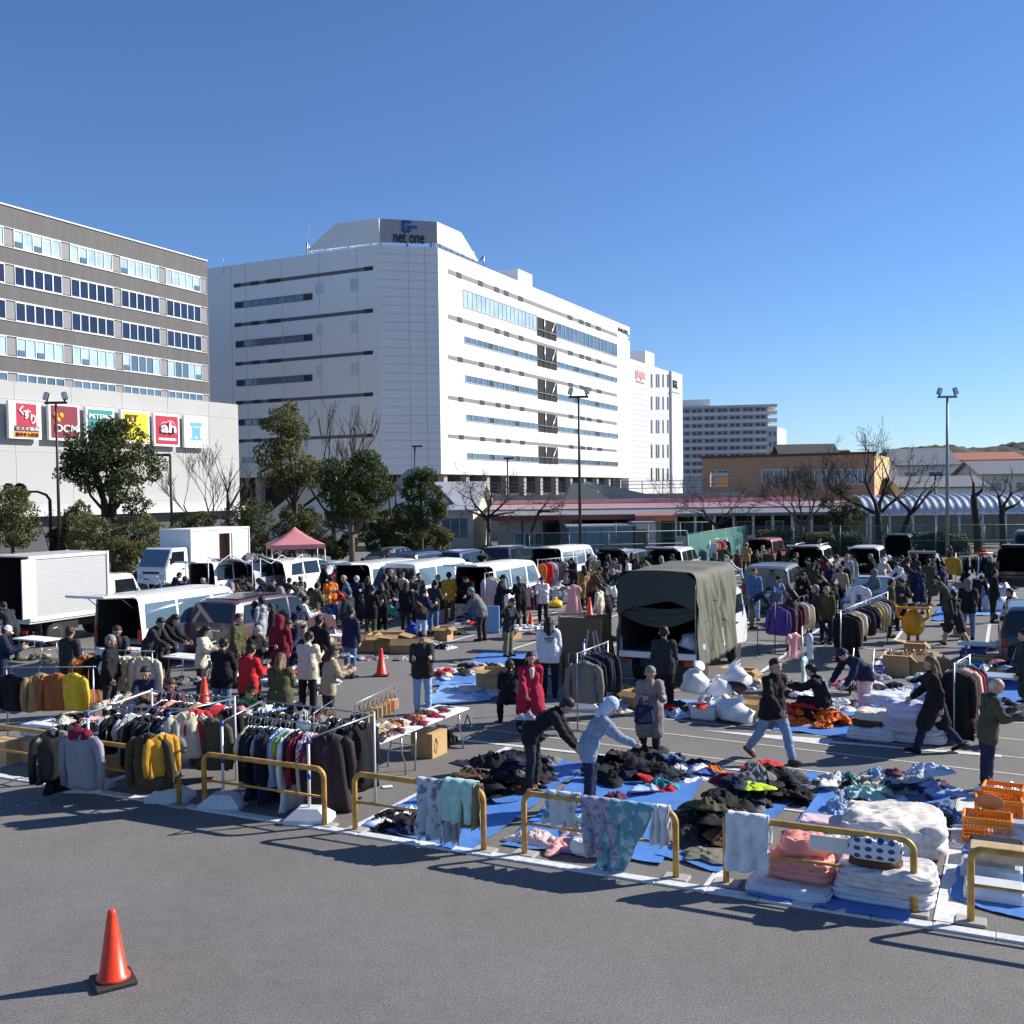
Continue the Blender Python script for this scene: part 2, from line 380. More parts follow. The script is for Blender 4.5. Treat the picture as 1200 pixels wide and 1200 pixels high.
# undercroft
mb = MB()
inn = [C1 - U * 3 + V * 2, C1 + V * (tR - 2) - U * 3, C1 + V * (tR - 2) + NU * 36, LEND + V * 26, LEND + V * 4 + U * 3, CLp + V * 4]
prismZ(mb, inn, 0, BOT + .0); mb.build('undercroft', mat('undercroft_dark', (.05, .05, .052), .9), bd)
for p in [C1 + V * t - U * .9 for t in range(2, int(tR), 6)] + [CLp - U * t + V * .9 for t in range(2, 42, 6)]:
    mb = MB(); mb.box((p.x, p.y, BOT / 2), (.9, .9, BOT), rz=RU); mb.build('column', M_conc, bd)
# rooftop screen
def slabpoly(mb, P, D, pts, th=.35):
    Mx = faceM((P.x, P.y, 0), D); mb.prism([(t, z) for t, z in pts], -th, Mx)
RZ = ROOF + .3
scr = []
mb = MB(); slabpoly(mb, CLp, U, [on(*p, CLp, U) for p in ((358, 294.5), (392.5, 262.5), (444, 255.7), (444.6, 284.5))])
zc1 = on(444, 255.7, CLp, U)[1]
mb.build('rooftop_screen', M_panel, bd)
mb = MB(); slabpoly(mb, C1, V, [(0, RZ + .3), on(561, 306.5, C1, V), on(540.5, 272.5, C1, V), (0, on(514.5, 261, C1, V)[1])]); mb.build('rooftop_screen', M_panel, bd)
zs = on(514.5, 261, C1, V)[1]
mb = MB(); slabpoly(mb, PC, DCr, [(.0, RZ), (LC, RZ + .3), (LC, zs), (.0, zc1)])
sc_ = mb.build('sign_screen', mat('screen_grey', (.33, .34, .36), .5), bd)
for P_, D_, ts in ((CLp, U, (-1.2, -4.5, -8, -11)), (PC, DCr, (.3, 3.7, 6.8)), (C1, V, (1, 4, 7, 10, 13))):
    n = Vector(D_).cross(Z)
    for t in ts:
        p = P_ + D_ * t - n * .2; mb = MB(); mb.tube([(p.x, p.y, ROOF - .1), (p.x, p.y, ROOF + 1.6)], .12, 6)
        p2_ = P_ + D_ * t - n * 1.6; mb.tube([(p2_.x, p2_.y, ROOF), (p.x, p.y, ROOF + 1.6)], .1, 6); mb.build('screen_strut', M_steel, bd)
M_ink = mat('sign_black', (.012, .012, .016), .5); M_inkb = mat('sign_blue', (.03, .1, .3), .5)
n = DCr.cross(Z)
def chM(px, py):
    t, z = on(px, py, PC, DCr); p = PC + DCr * t + n * .03; Mx = faceM((p.x, p.y, z), DCr); return Mx
fit_text('lettering', 'net one', 3.9, 1.25, M_ink, sc_, chM(479, 279.3), .12, .008)
mb = MB(); Mx = chM(477.5, 266)
mb.add([], [])
for (x, y, wx, hy) in ((-.55, 0, .4, 1.25), (-.1, .62, 1.1, .34), (.55, 0, 1.3, .34), (-.1, -.55, .8, .3), (.16, -.28, .34, .55)):
    mb.box((x, y, .06), (wx, hy, .12), M=Mx)
mb.build('logo', M_inkb, sc_)
p = C1 + V * (on(617, 333, C1, V)[0]) - U * 2.2; mb = MB(); mb.box((p.x, p.y, ROOF + .95), (4, 5, 1.9), rz=RU); mb.build('penthouse', M_panel, bd)
# far-end sign
t0, z1 = on(723, 384.5, C1, V); t1, z0 = on(739, 399.5, C1, V); n = V.cross(Z)
p = C1 + V * (t0 + (t1 - t0) * .42) + n * .05; fit_text('lettering', 'MGL', (t1 - t0) * .68, (z1 - z0) * .5, M_ink, bd, faceM((p.x, p.y, (z0 + z1) / 2 + .6), V), .1, .02)
mb = MB(); M_tl = mat('sign_teal', (.03, .35, .33), .5)
for k in range(3): wallbox(mb, C1, V, t0 + (t1 - t0) * .8 - k * .3, t0 + (t1 - t0) * (1.0 - .1 * k), (z0 + z1) / 2 - .3 + .62 * (k - .6), (z0 + z1) / 2 + .1 + .62 * (k - .6), .1)
mb.build('logo', M_tl, bd)
for (px, py, Yq) in ((262, 314, 139), (362, 270, 133)):
    q_ = dep(px, py, Yq); mb = MB(); mb.tube([(q_.x, q_.y, ROOF - 1), (q_.x, q_.y, q_.z + 2)], .02, 4); mb.build('lightning_rod', M_steel, bd)

# ---- second white block further along
bd = thing('warehouse_block', 'smaller white block behind the big one with narrow slit windows', 'building')
P2 = C1 + V * (tR + 1.2) - U * .9; P2.z = 0
L2, T2 = on(797, 445, P2, V); T2 = on(741, 421, P2, V)[1]; S2, _ = on(784.5, 450, P2, V)
mb = MB(); prismZ(mb, [P2, P2 + V * S2, P2 + V * S2 + NU * 26, P2 + NU * 26], 0, T2); mb.build('wall', mat('pale_grey_cladding', (.55, .555, .56), .6, var=.03, vs=.2), bd)
mb = MB(); e_ = P2 + U * .5; prismZ(mb, [e_ + V * (S2 + .02), e_ + V * L2, e_ + V * L2 + NU * 24, e_ + V * (S2 + .02) + NU * 24], 0, T2 + .1); mb.build('stair_tower', M_panelb, bd)
mb = MB()
for k in range(1, 24): z = 5 + k * (T2 - 5) / 24; wallbox(mb, P2, V, .05, S2 - .05, z - .03, z + .03, .03)
mb.build('panel_joint', MATS['joint_grey'], bd)
for cy in (185, 290, 400, 515, 625):
    for cx in (254, 277, 287, 308, 330):
        a, zz = on(700 + cx / 4, 400 + cy / 4, P2, V); mb = MB(); wallbox(mb, P2, V, a - .45, a + .45, zz - 1.35, zz + 1.35, .06); mb.build('slit_window', mat('slit_glass', (.05, .055, .065), .2), bd)
a, zz = on(750, 439.5, P2, V); nn = V.cross(Z); p = P2 + V * a + nn * .05
mb = MB()
for k in range(6): mb.box((-2.3 + k * .95, .35 * ((k * 2) % 3 - 1) * .5, .04), (.75, 1.5 - .25 * (k % 3), .08), M=faceM((p.x, p.y, zz), V))
mb.box((.1, -1.35, .04), (4.6, .35, .08), M=faceM((p.x, p.y, zz), V)); mb.build('red_sign', mat('sign_red', (.62, .3, .32), .5), bd)
a, zz = on(791, 452, e_, V); p = e_ + V * a + nn * .05; fit_text('lettering', 'MGL', 3.4, 1.7, M_ink, bd, faceM((p.x, p.y, zz + .3), V), .1, .02)
mb = MB(); wallbox(mb, e_, V, a - 3, a + 3.2, zz - 1.6, zz - 1.35, .06); mb.build('sign_line', M_tl, bd)
a0, z0 = on(742, 421, P2, V); a1, _ = on(769.5, 421, P2, V); zc = on(759, 410.5, P2, V)[1]; mb = MB(); am, _ = on(759, 415, P2, V)
prismZ(mb, [P2 + V * am - U * .5, P2 + V * a1 - U * .5, P2 + V * a1 - U * 9, P2 + V * am - U * 9], T2 - .1, zc); mb.build('penthouse', M_panel, bd)

# ---- grey office over a white podium with shop signs
GP = dep(249, 581, 112); GP.z = 0; Lg = 62.0; G0 = GP - V * Lg
def onG(px, py): t, z = on(px, py, GP, V); return Lg + t, z
_, GT = onG(243.5, 306.5)
PP = GP + U * .7 + V * 3.6; Lp = Lg + 5.6; PP0 = PP - V * Lp
def onP(px, py): t, z = on(px, py, PP, V); return Lp + t, z
_, PT = onP(257.5, 472)
bd = thing('office_block', 'grey office with rows of white framed windows above a pale podium carrying shop signs', 'building')
M_sid = mat('grey_brown_siding', (.098, .094, .094), .7, var=.16, vs=1.0, stretch=(1.6, 1.6, .12), bump=.3, bs=3)
mb = MB(); prismZ(mb, [G0, GP, GP + NU * 30, G0 + NU * 30], PT - 1, GT); mb.build('wall', M_sid, bd)
mb = MB(); wallbox(mb, G0, V, 0, Lg, GT - .02, GT + .1, .1, .3); q_ = GP; mb.build('parapet_trim', M_panel, bd)
mb = MB(); prismZ(mb, [PP0, PP, PP + NU * 33, PP0 + NU * 33], 0, PT); mb.build('podium_wall', mat('podium_panel', (.43, .425, .41), .7, var=.04, vs=.3, bump=.1, bs=2), bd)
mb = MB()
for z in (PT - 1.5, PT - 6, PT - 10.5): wallbox(mb, PP0, V, 0, Lp, z - .03, z + .03, .03)
for t in range(3, int(Lp), 6): wallbox(mb, PP0, V, t - .025, t + .025, 1, PT, .025)
mb.build('panel_joint', mat('podium_joint', (.5, .5, .49), .7), bd)
cell = None
tE = Lg - .25
# frame positions measured near the right end: 5 panes then one blank panel
pa, _ = onG(192, 330); pb_, _ = onG(240, 337); cell = (pb_ - pa) / 6
M_blank = mat('blank_infill', (.22, .22, .225), .6)
mbF = MB()
wallbox(mbF, Vector((0, 0, 0)), Vector((1, 0, 0)), 0, cell, -.09, 0, .1); wallbox(mbF, Vector((0, 0, 0)), Vector((1, 0, 0)), -.05, .05, 0, 1.9, .1)
rows = [((328.5, 344), M_winl), ((362.5, 379), M_wind), ((396.3, 412.7), M_wind), ((430, 446.3), M_winl), ((464, 470.5), M_winb)]
for ri, ((ya, yb), gl) in enumerate(rows):
    _, z1 = onG(244, ya); _, z0 = onG(244, yb)
    ncell = 46 if ri < 4 else 40
    for k in range(ncell):
        t1 = tE - k * cell; t0 = t1 - cell
        if ri < 4 and k > 27: break
        if t0 < 1: break
        if k % 6 == 0:
            mb = MB(); wallbox(mb, G0, V, t0 + .06, t1 - .06, z0, z1, .03); mb.build('infill_panel', M_blank, bd); continue
        mb = MB()
        for a, e in ((t0, t0 + .06), (t1 - .06, t1)): wallbox(mb, G0, V, a, e, z0 - .1, z1 + .1, .09)
        for a, e in ((z0 - .1, z0), (z1, z1 + .1)): wallbox(mb, G0, V, t0 + .06, t1 - .06, a, e, .088)
        o = mb.build('window', M_wframe if ri else M_white, bd)
        mb = MB(); wallbox(mb, G0, V, t0 + .06, t1 - .06, z0, z1, .03)
        gg = gl
        if (ri == 3 and k in (8, 9, 10, 3, 4)) or (ri == 4 and k % 5 == 2): gg = M_winb
        mb.build('pane', gg, o)
        if ri in (0, 3) and k in (1, 11, 16, 23, 21): mb = MB(); wallbox(mb, G0, V, t0 + .1, t1 - .1, z0 + .02, z0 + .5, .14); mb.build('sash', M_glassb, o)
    mb = MB(); wallbox(mb, G0, V, 1, tE, z1 + .1, z1 + .15, .085); wallbox(mb, G0, V, 1, tE, z0 - .15, z0 - .1, .085); mb.build('window_band', M_white, bd)
p = dep(48, 254, 106); mb = MB(); mb.lathe([(.5, 0), (1.1, .25), (1.1, .7), (.6, 1.1), (.1, 1.2)], 12, (p.x - 3, p.y, GT)); mb.build('roof_vent', M_panel, bd)
# signs
SR = mat('sign_crimson', (.45, .015, .04), .45); SM_ = mat('sign_maroon', (.22, .012, .03), .45); ST = mat('sign_green_teal', (.02, .26, .25), .45)
SY = mat('sign_yellow', (.8, .68, .02), .45); SW = mat('sign_white', (.78, .78, .78), .45); SO = mat('sign_orange', (.75, .3, .03), .45); SB = mat('sign_brown', (.12, .03, .02), .5); SCY = mat('sign_cyan', (.13, .42, .55), .5)
nP = V.cross(Z)
def sign(c0, c1, ya, yb, m, edge=None):
    """corners measured on the podium wall (zoomed crop, four to one)"""
    t0, z1 = onP(c0 / 4, 440 + ya / 4); t1, z0 = onP(c1 / 4, 440 + yb / 4)
    mb = MB(); wallbox(mb, PP0, V, t0, t1, z0, z1, .65, -.35); o = mb.build('shop_sign', edge or SW, bd)
    mb = MB(); d = .22 if edge is None else .06; wallbox(mb, PP0, V, t0 + d, t1 - d, z0 + d, z1 - d, .67, -.63); mb.build('sign_face', m, o)
    def q(fx, fy):
        p = PP0 + V * (t0 + (t1 - t0) * fx) + nP * .675; return faceM((p.x, p.y, z0 + (z1 - z0) * fy), V)
    return o, q, t1 - t0, z1 - z0
o, q, w_, h_ = sign(15, 172, 117, 302, SW)
def plate(o, q, w_, h_, fx, fy, a, c, m, nm='sign_plate', th=.02):
    mb = MB(); mb.box((0, 0, th / 2), (w_ * a, h_ * c, th), M=q(fx, fy)); return mb.build(nm, m, o)
plate(o, q, w_, h_, .53, .64, .62, .6, SR)
for ch, fx, fy, a, c in (('く', .36, .76, .14, .26), ('す', .53, .66, .22, .26), ('り', .72, .54, .16, .26)): fit_text('lettering', ch, w_ * a, h_ * c, SW, o, q(fx, fy), .1, .03)
plate(o, q, w_, h_, .53, .27, .78, .14, SB); plate(o, q, w_, h_, .53, .12, .78, .15, SO)
fit_text('lettering', '❀スギ薬局', w_ * .7, h_ * .1, SW, o, q(.53, .27), .1, .01); fit_text('lettering', '処方せん受付', w_ * .7, h_ * .1, SB, o, q(.53, .12), .1, .01)
o, q, w_, h_ = sign(203, 352, 128, 310, SM_)
fit_text('lettering', 'DCM', w_ * .74, h_ * .2, SW, o, q(.55, .33), .1, .012)
for fx, fy in ((.2, .67), (.38, .67), (.28, .55)): mb = MB(); mb.lathe([(.28, 0), (.28, .06)], 14, M=q(fx, fy)); mb.build('logo_dot', SO, o)
o, q, w_, h_ = sign(378, 516, 147, 318, ST); fit_text('lettering', 'PETEMO', w_ * .84, h_ * .13, SW, o, q(.5, .74), .1, .02)
o, q, w_, h_ = sign(543, 680, 160, 322, SY); fit_text('lettering', 'PET', w_ * .42, h_ * .2, SB, o, q(.36, .76), .1, .02); 
for fx, fy in ((.62, .42), (.72, .36), (.78, .22), (.64, .26)): mb = MB(); mb.lathe([(.14, 0), (.14, .05)], 10, M=q(fx, fy)); mb.build('paw_dot', SB, o)
o, q, w_, h_ = sign(697, 821, 177, 336, SR)
for fx, fy, r_ in ((.4, .55, .2), (.62, .57, .23)): mb = MB(); mb.lathe([(h_ * r_, 0), (h_ * r_, .04)], 26, M=q(fx, fy)); mb.build('logo_ring', SW, o)
for fx, fy, r_ in ((.4, .55, .185), (.62, .57, .215)): mb = MB(); mb.lathe([(h_ * r_, 0), (h_ * r_, .02)], 26, M=q(fx, fy) @ MT((0, 0, .045 + fx * .01))); mb.build('logo_disc', SR, o)
fit_text('lettering', 'ah', w_ * .58, h_ * .32, SW, o, q(.52, .58) @ MT((0, 0, .09)), .1, .02); plate(o, q, w_, h_, .5, .22, .68, .07, SW, 'sign_caption')
o, q, w_, h_ = sign(840, 953, 188, 343, SW)
for fx in (.38, .62): plate(o, q, w_, h_, fx, .48, .1, .36, SCY, 'logo_pillar')
plate(o, q, w_, h_, .5, .74, .5, .12, SCY, 'logo_beam'); plate(o, q, w_, h_, .5, .5, .12, .26, SCY, 'logo_core'); plate(o, q, w_, h_, .5, .27, .5, .05, SCY, 'logo_base')
# podium base strip and awning line seen between the shrubs
mb = MB(); t0, z0 = onP(90, 601); wallbox(mb, PP0, V, 1, Lp - .5, z0 - .2, z0 + .25, 1.2); mb.build('canopy', M_panelb, bd)
mb = MB(); wallbox(mb, PP0, V, 1, Lp - .5, 0, z0 - .25, .06); mb.build('shopfront', mat('shopfront_shade', (.08, .085, .09), .4), bd)

# ---- far apartment slab
A0 = dep(796, 575, 330); A0.z = 0
DA = Vector((.985, -.17, 0)).normalized()
def onA(px, py): return on(px, py, A0, DA)
LA, _ = onA(899, 500); _, TA = onA(850, 478)
bd = thing('apartment_block', 'distant grey balcony apartment slab of many storeys on the skyline', 'building')
M_apt = mat('apartment_concrete', (.62, .61, .6), .8); M_apd = mat('balcony_shade', (.2, .2, .22), .8)
nA = DA.cross(Z); bk = -nA
mb = MB(); prismZ(mb, [A0, A0 + DA * LA, A0 + DA * LA + bk * 12, A0 + bk * 12], 0, TA); mb.build('wall', M_apt, bd)
fl = (TA - 9) / 9.0
mbW = MB(); bw = LA / 7
for i in range(9):
    z = TA - (i + 1) * fl
    mb = MB(); wallbox(mb, A0, DA, .1, LA - .1, z - .12, z + 1.0, 1.3); mb.build('balcony', M_apt, bd)
    for j in range(7):
        mb = MB(); wallbox(mb, A0, DA, j * bw + .5, j * bw + bw * .42, z + 1.02, z + fl - .35, .1); wallbox(mb, A0, DA, j * bw + bw * .52, j * bw + bw - .7, z + 1.02, z + fl - .35, .12)
        mb.build('window', M_apd, bd)
mb = MB()
for j in range(8): wallbox(mb, A0, DA, j * bw - .15, j * bw + .15, 6, TA, 1.34)
mb.build('balcony_divider', M_apt, bd)
mb = MB(); wallbox(mb, A0, DA, 0, LA + 3, TA - .1, TA + .7, 1.6, 13); mb.build('roof_slab', mat('roof_concrete', (.5, .5, .5), .8), bd)
mb = MB(); a, zz = onA(797, 470); prismZ(mb, [A0 + DA * .2 + bk * 2, A0 + DA * 10 + bk * 2, A0 + DA * 10 + bk * 8, A0 + DA * .2 + bk * 8], TA, zz + .5); mb.build('stair_head', M_panel, bd)
mb = MB()
for i in range(9): z = TA - (i + 1) * fl; wallbox(mb, A0, DA, LA + .02, LA + 3, z - .15, z + 1.1, 1.0, 8)
mb.build('end_balcony', M_panel, bd)

def block(name, label, cat, pts, Y, z_top_px, mwall, x0, x1, depth, D=U, roof=None):
    P = dep(x0, 575, Y); P.z = 0; t1, _ = on(x1, 575, P, D); _, zt_ = on(x0, z_top_px, P, D)
    b_ = thing(name, label, cat); n_ = Vector(D).cross(Z); mb = MB()
    prismZ(mb, [P, P + D * t1, P + D * t1 - n_ * depth, P - n_ * depth], 0, zt_); mb.build('wall', mwall, b_)
    return b_, P, t1, zt_, n_
# ---- low white blocks beside it
M_mid = mat('weathered_render', (.5, .5, .48), .85, var=.06, vs=.5)
b_, P, t1, zt_, n_ = block('apartment_block', 'pale stepped apartment block just right of the distant balcony slab', 'building', None, 300, 501, M_mid, 899, 911, 14)
mb = MB(); p = P + U * 2 ; prismZ(mb, [p + U * t1 * .9, p + U * (t1 + 3.4), p + U * (t1 + 3.4) + V * 9, p + U * t1 * .9 + V * 9], 0, zt_ - 5.2); mb.build('lower_wing', M_panelb, b_)
for k in range(4):
    mb = MB()
    for j in range(2): wallbox(mb, P, U, t1 * (.2 + .45 * j), t1 * (.45 + .45 * j), zt_ - 2.6 - 3 * k, zt_ - 1.2 - 3 * k, .05)
    mb.build('window', M_apd, b_)
# ================================================================ LOW BUILDINGS BEHIND THE FENCE
M_cream = mat('cream_render', (.62, .57, .45), .85, var=.05, vs=.6)
M_pinkroof = mat('pink_metal_roof', (.36, .22, .21), .45, var=.08, vs=.4, stretch=(1, 1, 1))
M_fascia = mat('red_brown_fascia', (.2, .05, .035), .6)
M_groof = mat('grey_sheet_roof', (.2, .2, .21), .5, var=.06, vs=.5)
M_shed = mat('blue_grey_sheet', (.2, .28, .38), .5, var=.08, vs=.6)
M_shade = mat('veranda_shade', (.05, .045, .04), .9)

def gable(name, label, P, D, L, dp, zw, zr, mw, mr, over=.5):
    """house with its long side on the plane P,D: wall, pitched roof"""
    n = -Vector(D).cross(Z); b_ = thing(name, label, 'building'); a = math.atan2(D.y, D.x)
    Mx = MT(P) @ MR(a, 4, 'Z')
    mb = MB(); mb.add([(x, y, z) for x in (0, L) for (y, z) in ((0, 0), (dp, 0), (dp, zw), (dp / 2, zr), (0, zw))], [(0, 1, 2, 3, 4), (9, 8, 7, 6, 5), (0, 4, 9, 5), (1, 6, 7, 2)], M=Mx)
    mb.build('wall', mw, b_)
    sl = (zr - zw) / (dp / 2)
    for s_ in (0, 1):
        ya, yb = (-over, dp / 2) if s_ == 0 else (dp + over, dp / 2)
        za, zb = zw - over * sl + .05, zr + .05
        mb = MB(); vs = []
        for x in (-over, L + over):
            vs += [(x, ya, za), (x, yb, zb), (x, yb, zb + .14), (x, ya, za + .14)]
        mb.add(vs, [(0, 1, 2, 3), (7, 6, 5, 4), (0, 4, 5, 1), (1, 5, 6, 2), (2, 6, 7, 3), (3, 7, 4, 0)], M=Mx); mb.build('roof', mr, b_)
    return b_, Mx
def winbox(b_, Mx, x, z, w_, h_, n=2, gl=None, y=-.02):
    mb = MB(); f = .06
    for a in (0, 1): mb.box((x + w_ * a, y, z + h_ / 2), (f, .08, h_ + f), M=Mx); mb.box((x + w_ / 2, y, z + h_ * a), (w_ - f, .078, f), M=Mx)
    for k in range(1, n): mb.box((x + w_ * k / n, y, z + h_ / 2), (f * .7, .07, h_ - f), M=Mx)
    o = mb.build('window', M_white, b_)
    mb = MB(); mb.box((x + w_ / 2, y + .015, z + h_ / 2), (w_ - f, .03, h_ - f), M=Mx); mb.build('pane', gl or M_winb, o)

# white hall with a grey roof, left of the long low building
P = dep(470, 620, 84); P.z = 0
b_, Mx = gable('meeting_hall', 'small cream hall with a pale grey pitched roof behind the green fence', P, Vector((1, -.12, 0)).normalized(), 6.0, 9, 3.3, 5.4, M_cream, mat('pale_slate_roof', (.45, .46, .48), .7, var=.08, vs=2))
winbox(b_, Mx, 3.4, .9, 2.2, 1.7, 3, M_winb)
P = dep(436, 620, 92); P.z = 0
b_, Mx = gable('white_house', 'white gabled house half hidden behind the dark evergreen trees', P, Vector((.2, -1, 0)).normalized(), 9, 6.5, 3.2, 6.6, M_panel, M_groof)
P = dep(312, 620, 95); P.z = 0
b_ = thing('outside_stair', 'white sloping stair wall rising behind the pruned evergreen', 'stair')
Mx = MT(P); mb = MB(); mb.prism([(-1.2, 0), (6.6, 5.6), (6.6, 6.4), (5.2, 6.4), (-1.2, 1.4)], -.3, faceM((P.x, P.y, .4), (1, 0, 0))); mb.build('parapet', M_cream, b_)
mb = MB(); mb.prism([(-1.2, 0), (7.6, 0), (7.6, 5.2), (6.6, 5.4)], -2.0, faceM((P.x, P.y + .35, .2), (1, 0, 0))); mb.build('flank', M_panelb, b_)

# long low school building: wall, pink roof sheet, fascia, door, windows
P = dep(583, 620, 80); P.z = 0; DL_ = Vector((1, -.06, 0)).normalized(); a = math.atan2(DL_.y, DL_.x); Mx = MT(P) @ MR(a, 4, 'Z')
b_ = thing('school_building', 'long low pale building with a pink metal roof behind the car park fence', 'building')
def lx(px): return (dep(px, 620, 80) - P).dot(DL_)
E1 = lx(1012)
mb = MB(); mb.box((lx(676) / 2, 4, 1.25), (lx(676), 8, 2.5), M=Mx); mb.box(((lx(742) + lx(774)) / 2, 4, 1.25), (lx(774) - lx(742), 8, 2.5), M=Mx); mb.build('wall', mat('school_wall', (.42, .4, .36), .85, var=.06, vs=.7), b_)
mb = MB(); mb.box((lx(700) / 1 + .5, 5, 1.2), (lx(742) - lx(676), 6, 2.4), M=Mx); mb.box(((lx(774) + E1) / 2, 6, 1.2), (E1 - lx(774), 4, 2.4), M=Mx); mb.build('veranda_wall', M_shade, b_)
def slab(nm, x0, x1, y0, y1, za, zb, th, m):
    mb = MB(); vs = []
    for x in (x0, x1): vs += [(x, y0, za), (x, y1, zb), (x, y1, zb + th), (x, y0, za + th)]
    mb.add(vs, [(0, 1, 2, 3), (7, 6, 5, 4), (0, 4, 5, 1), (1, 5, 6, 2), (2, 6, 7, 3), (3, 7, 4, 0)], M=Mx); return mb.build(nm, m, b_)
slab('roof', -1, E1, -1.2, 3.5, 2.72, 2.98, .1, M_groof); slab('roof', -1, E1, 3.52, 8, 3.1, 3.45, .1, M_pinkroof)
slab('roof', -1, E1 - 3, 8.02, 12, 3.5, 3.8, .1, mat('dark_red_roof', (.16, .03, .04), .5))
slab('eaves_fascia', -1, lx(742), -1.26, -1.2, 2.42, 2.42, .36, M_fascia); slab('eaves_fascia', lx(742) + .02, lx(787), -2.2, -1.3, 2.3, 2.42, .42, mat('terracotta_fascia', (.4, .13, .07), .6)); slab('gutter', lx(787) + .02, E1, -1.3, -1.2, 2.6, 2.6, .16, M_groof)
for x, w_ in ((lx(603), 2.2), (lx(615), 2.4)): winbox(b_, Mx, x, .5, w_, .9, 3, M_winb, -.03)
for x in (lx(612), lx(637), lx(672)): mb = MB(); mb.box((x, -.03, 1.2), (.1, .1, 2.3), M=Mx); mb.build('downpipe', M_shade, b_)
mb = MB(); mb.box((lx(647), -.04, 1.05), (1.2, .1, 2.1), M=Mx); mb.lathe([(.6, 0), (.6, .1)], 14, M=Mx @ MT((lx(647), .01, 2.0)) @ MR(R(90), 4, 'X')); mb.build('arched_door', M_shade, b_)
for k, px in enumerate(range(790, 1012, 22)):
    mb = MB(); mb.box((lx(px), -.6, 1.3), (.18, .18, 2.6), M=Mx); mb.build('veranda_post', M_panelb, b_)
for px in (782, 808, 870, 905, 938): winbox(b_, Mx, lx(px), .7, 1.4, 1.3, 2, M_winb, 3.95)
mb = MB(); mb.box((lx(890) / 2 + lx(790) / 2, -.9, .55), (lx(890) - lx(790), .08, 1.1), M=Mx); mb.build('veranda_parapet', M_panelb, b_)
# blue-grey shed and white store next to it
P = dep(667, 640, 75); P.z = 0
b_ = thing('storage_shed', 'blue grey flat roofed sheet metal shed behind the fence', 'shed'); x1 = dep(742, 640, 75).x - P.x
mb = MB(); mb.box((P.x + x1 / 2, 77, 1.0), (x1, 4, 2.0)); mb.build('wall', M_shed, b_)
for k in (1, 2, 3): mb = MB(); mb.box((P.x + x1 * k / 4, 74.98, .95), (.06, .06, 1.9)); mb.build('panel_seam', mat('shed_seam', (.1, .15, .22), .6), b_)
mb = MB(); mb.box((P.x + x1 / 2, 77, 2.06), (x1 + .4, 4.4, .12)); mb.build('roof', M_wframe, b_)
b_ = thing('storage_hut', 'small white hut with a brown door joined to the blue grey shed', 'shed'); x2 = dep(769, 640, 75).x - P.x
mb = MB(); mb.box((P.x + x1 / 2 + x2 / 2 + .12, 77, 1.1), (x2 - x1 - .24, 3.6, 2.2)); mb.build('wall', M_panel, b_)
mb = MB(); mb.box((P.x + x2 - 1.05, 75.18, 1.0), (.75, .06, 1.5)); mb.build('door', mat('brown_door', (.16, .09, .05), .6), b_)
mb = MB(); mb.box((P.x + x1 / 2 + x2 / 2, 77, 2.26), (x2 - x1, 3.9, .1)); mb.build('roof', M_wframe, b_)
# corrugated covered walkway on the right
b_ = thing('covered_walkway', 'walkway under a pale corrugated barrel roof on the right behind the fence', 'canopy')
P = dep(1012, 620, 77); P.z = 0; x0 = P.x; x1 = dep(1260, 620, 77).x
M_cor = mat('corrugated_sheet', (.5, .53, .56), .35, .3)
mb = MB()
def cor(s, t):
    a = t * math.pi * .5; k = .07 * math.sin(s * 2 * math.pi * 27)
    return (x0 + (x1 - x0) * s, 77 + 2.4 * (1 - math.cos(a)), 2.62 + (1.35 + k) * math.sin(a) + (k if t == 0 else 0))
mb.grid(216, 6, cor); mb.build('roof', M_cor, b_)
for k in range(10):
    mb = MB(); x = x0 + .3 + k * 1.75; mb.tube([(x, 77.2, 0), (x, 77.2, 2.6)], .07, 6); mb.build('post', M_wframe, b_)
mb = MB(); mb.box(((x0 + x1) / 2, 77.1, 2.55), (x1 - x0, .1, .12)); mb.build('beam', M_wframe, b_)
mb = MB(); mb.box(((x0 + x1) / 2, 82, 1.2), (x1 - x0, .2, 2.3)); mb.build('rear_wall', mat('walkway_wall', (.2, .19, .18), .9), b_)
for k in range(5): mb = MB(); mb.box((x0 + 2.5 + 3.4 * k, 81.86, 1.1), (1.2, .08, 1.2)); mb.build('window', M_winb, b_)

# orange school hall, cream gable end in the sun
P = dep(823, 580, 110); P.z = 0; L_, ztop = on(1024.5, 532, P, U); _, ztl = on(823, 537, P, U)
M_orange = mat('orange_render', (.5, .28, .17), .85, var=.06, vs=.4); M_creamo = mat('peach_render', (.62, .42, .2), .85, var=.05, vs=.4)
b_ = thing('school_hall', 'orange brown flat roofed hall with a sunlit cream end wall', 'building')
n_ = U.cross(Z); e_ = P + U * L_
o_, zo = on(832, 552, P, U); o1, zo1 = on(853, 571, P, U)
mb = MB()
for (a0, a1, z0, z1) in ((0, o_, 0, ztop), (o1, L_, 0, ztop), (o_, o1, 0, zo1), (o_, o1, zo, ztop)):
    wallbox(mb, P, U, a0, a1, z0, z1, 0, .5)
mb.build('front_wall', M_orange, b_)
mb = MB(); prismZ(mb, [P + U * 12 - n_ * .55, e_ - n_ * .55 - U * .3, e_ - n_ * 14 - U * .3, P + U * 12 - n_ * 14], 0, ztop - .4); mb.build('hall_block', M_orange, b_)
mb = MB(); prismZ(mb, [P - n_ * 6, P + U * 11.9 - n_ * 6, P + U * 11.9 - n_ * 12, P - n_ * 12], 0, ztop - 2); mb.build('rear_block', M_creamo, b_)
mb = MB(); prismZ(mb, [e_ - U * .28 - n_ * .55, e_ - n_ * .55, e_ - n_ * 14, e_ - n_ * 14 - U * .28], 0, ztop - .02); mb.build('end_wall', M_creamo, b_)
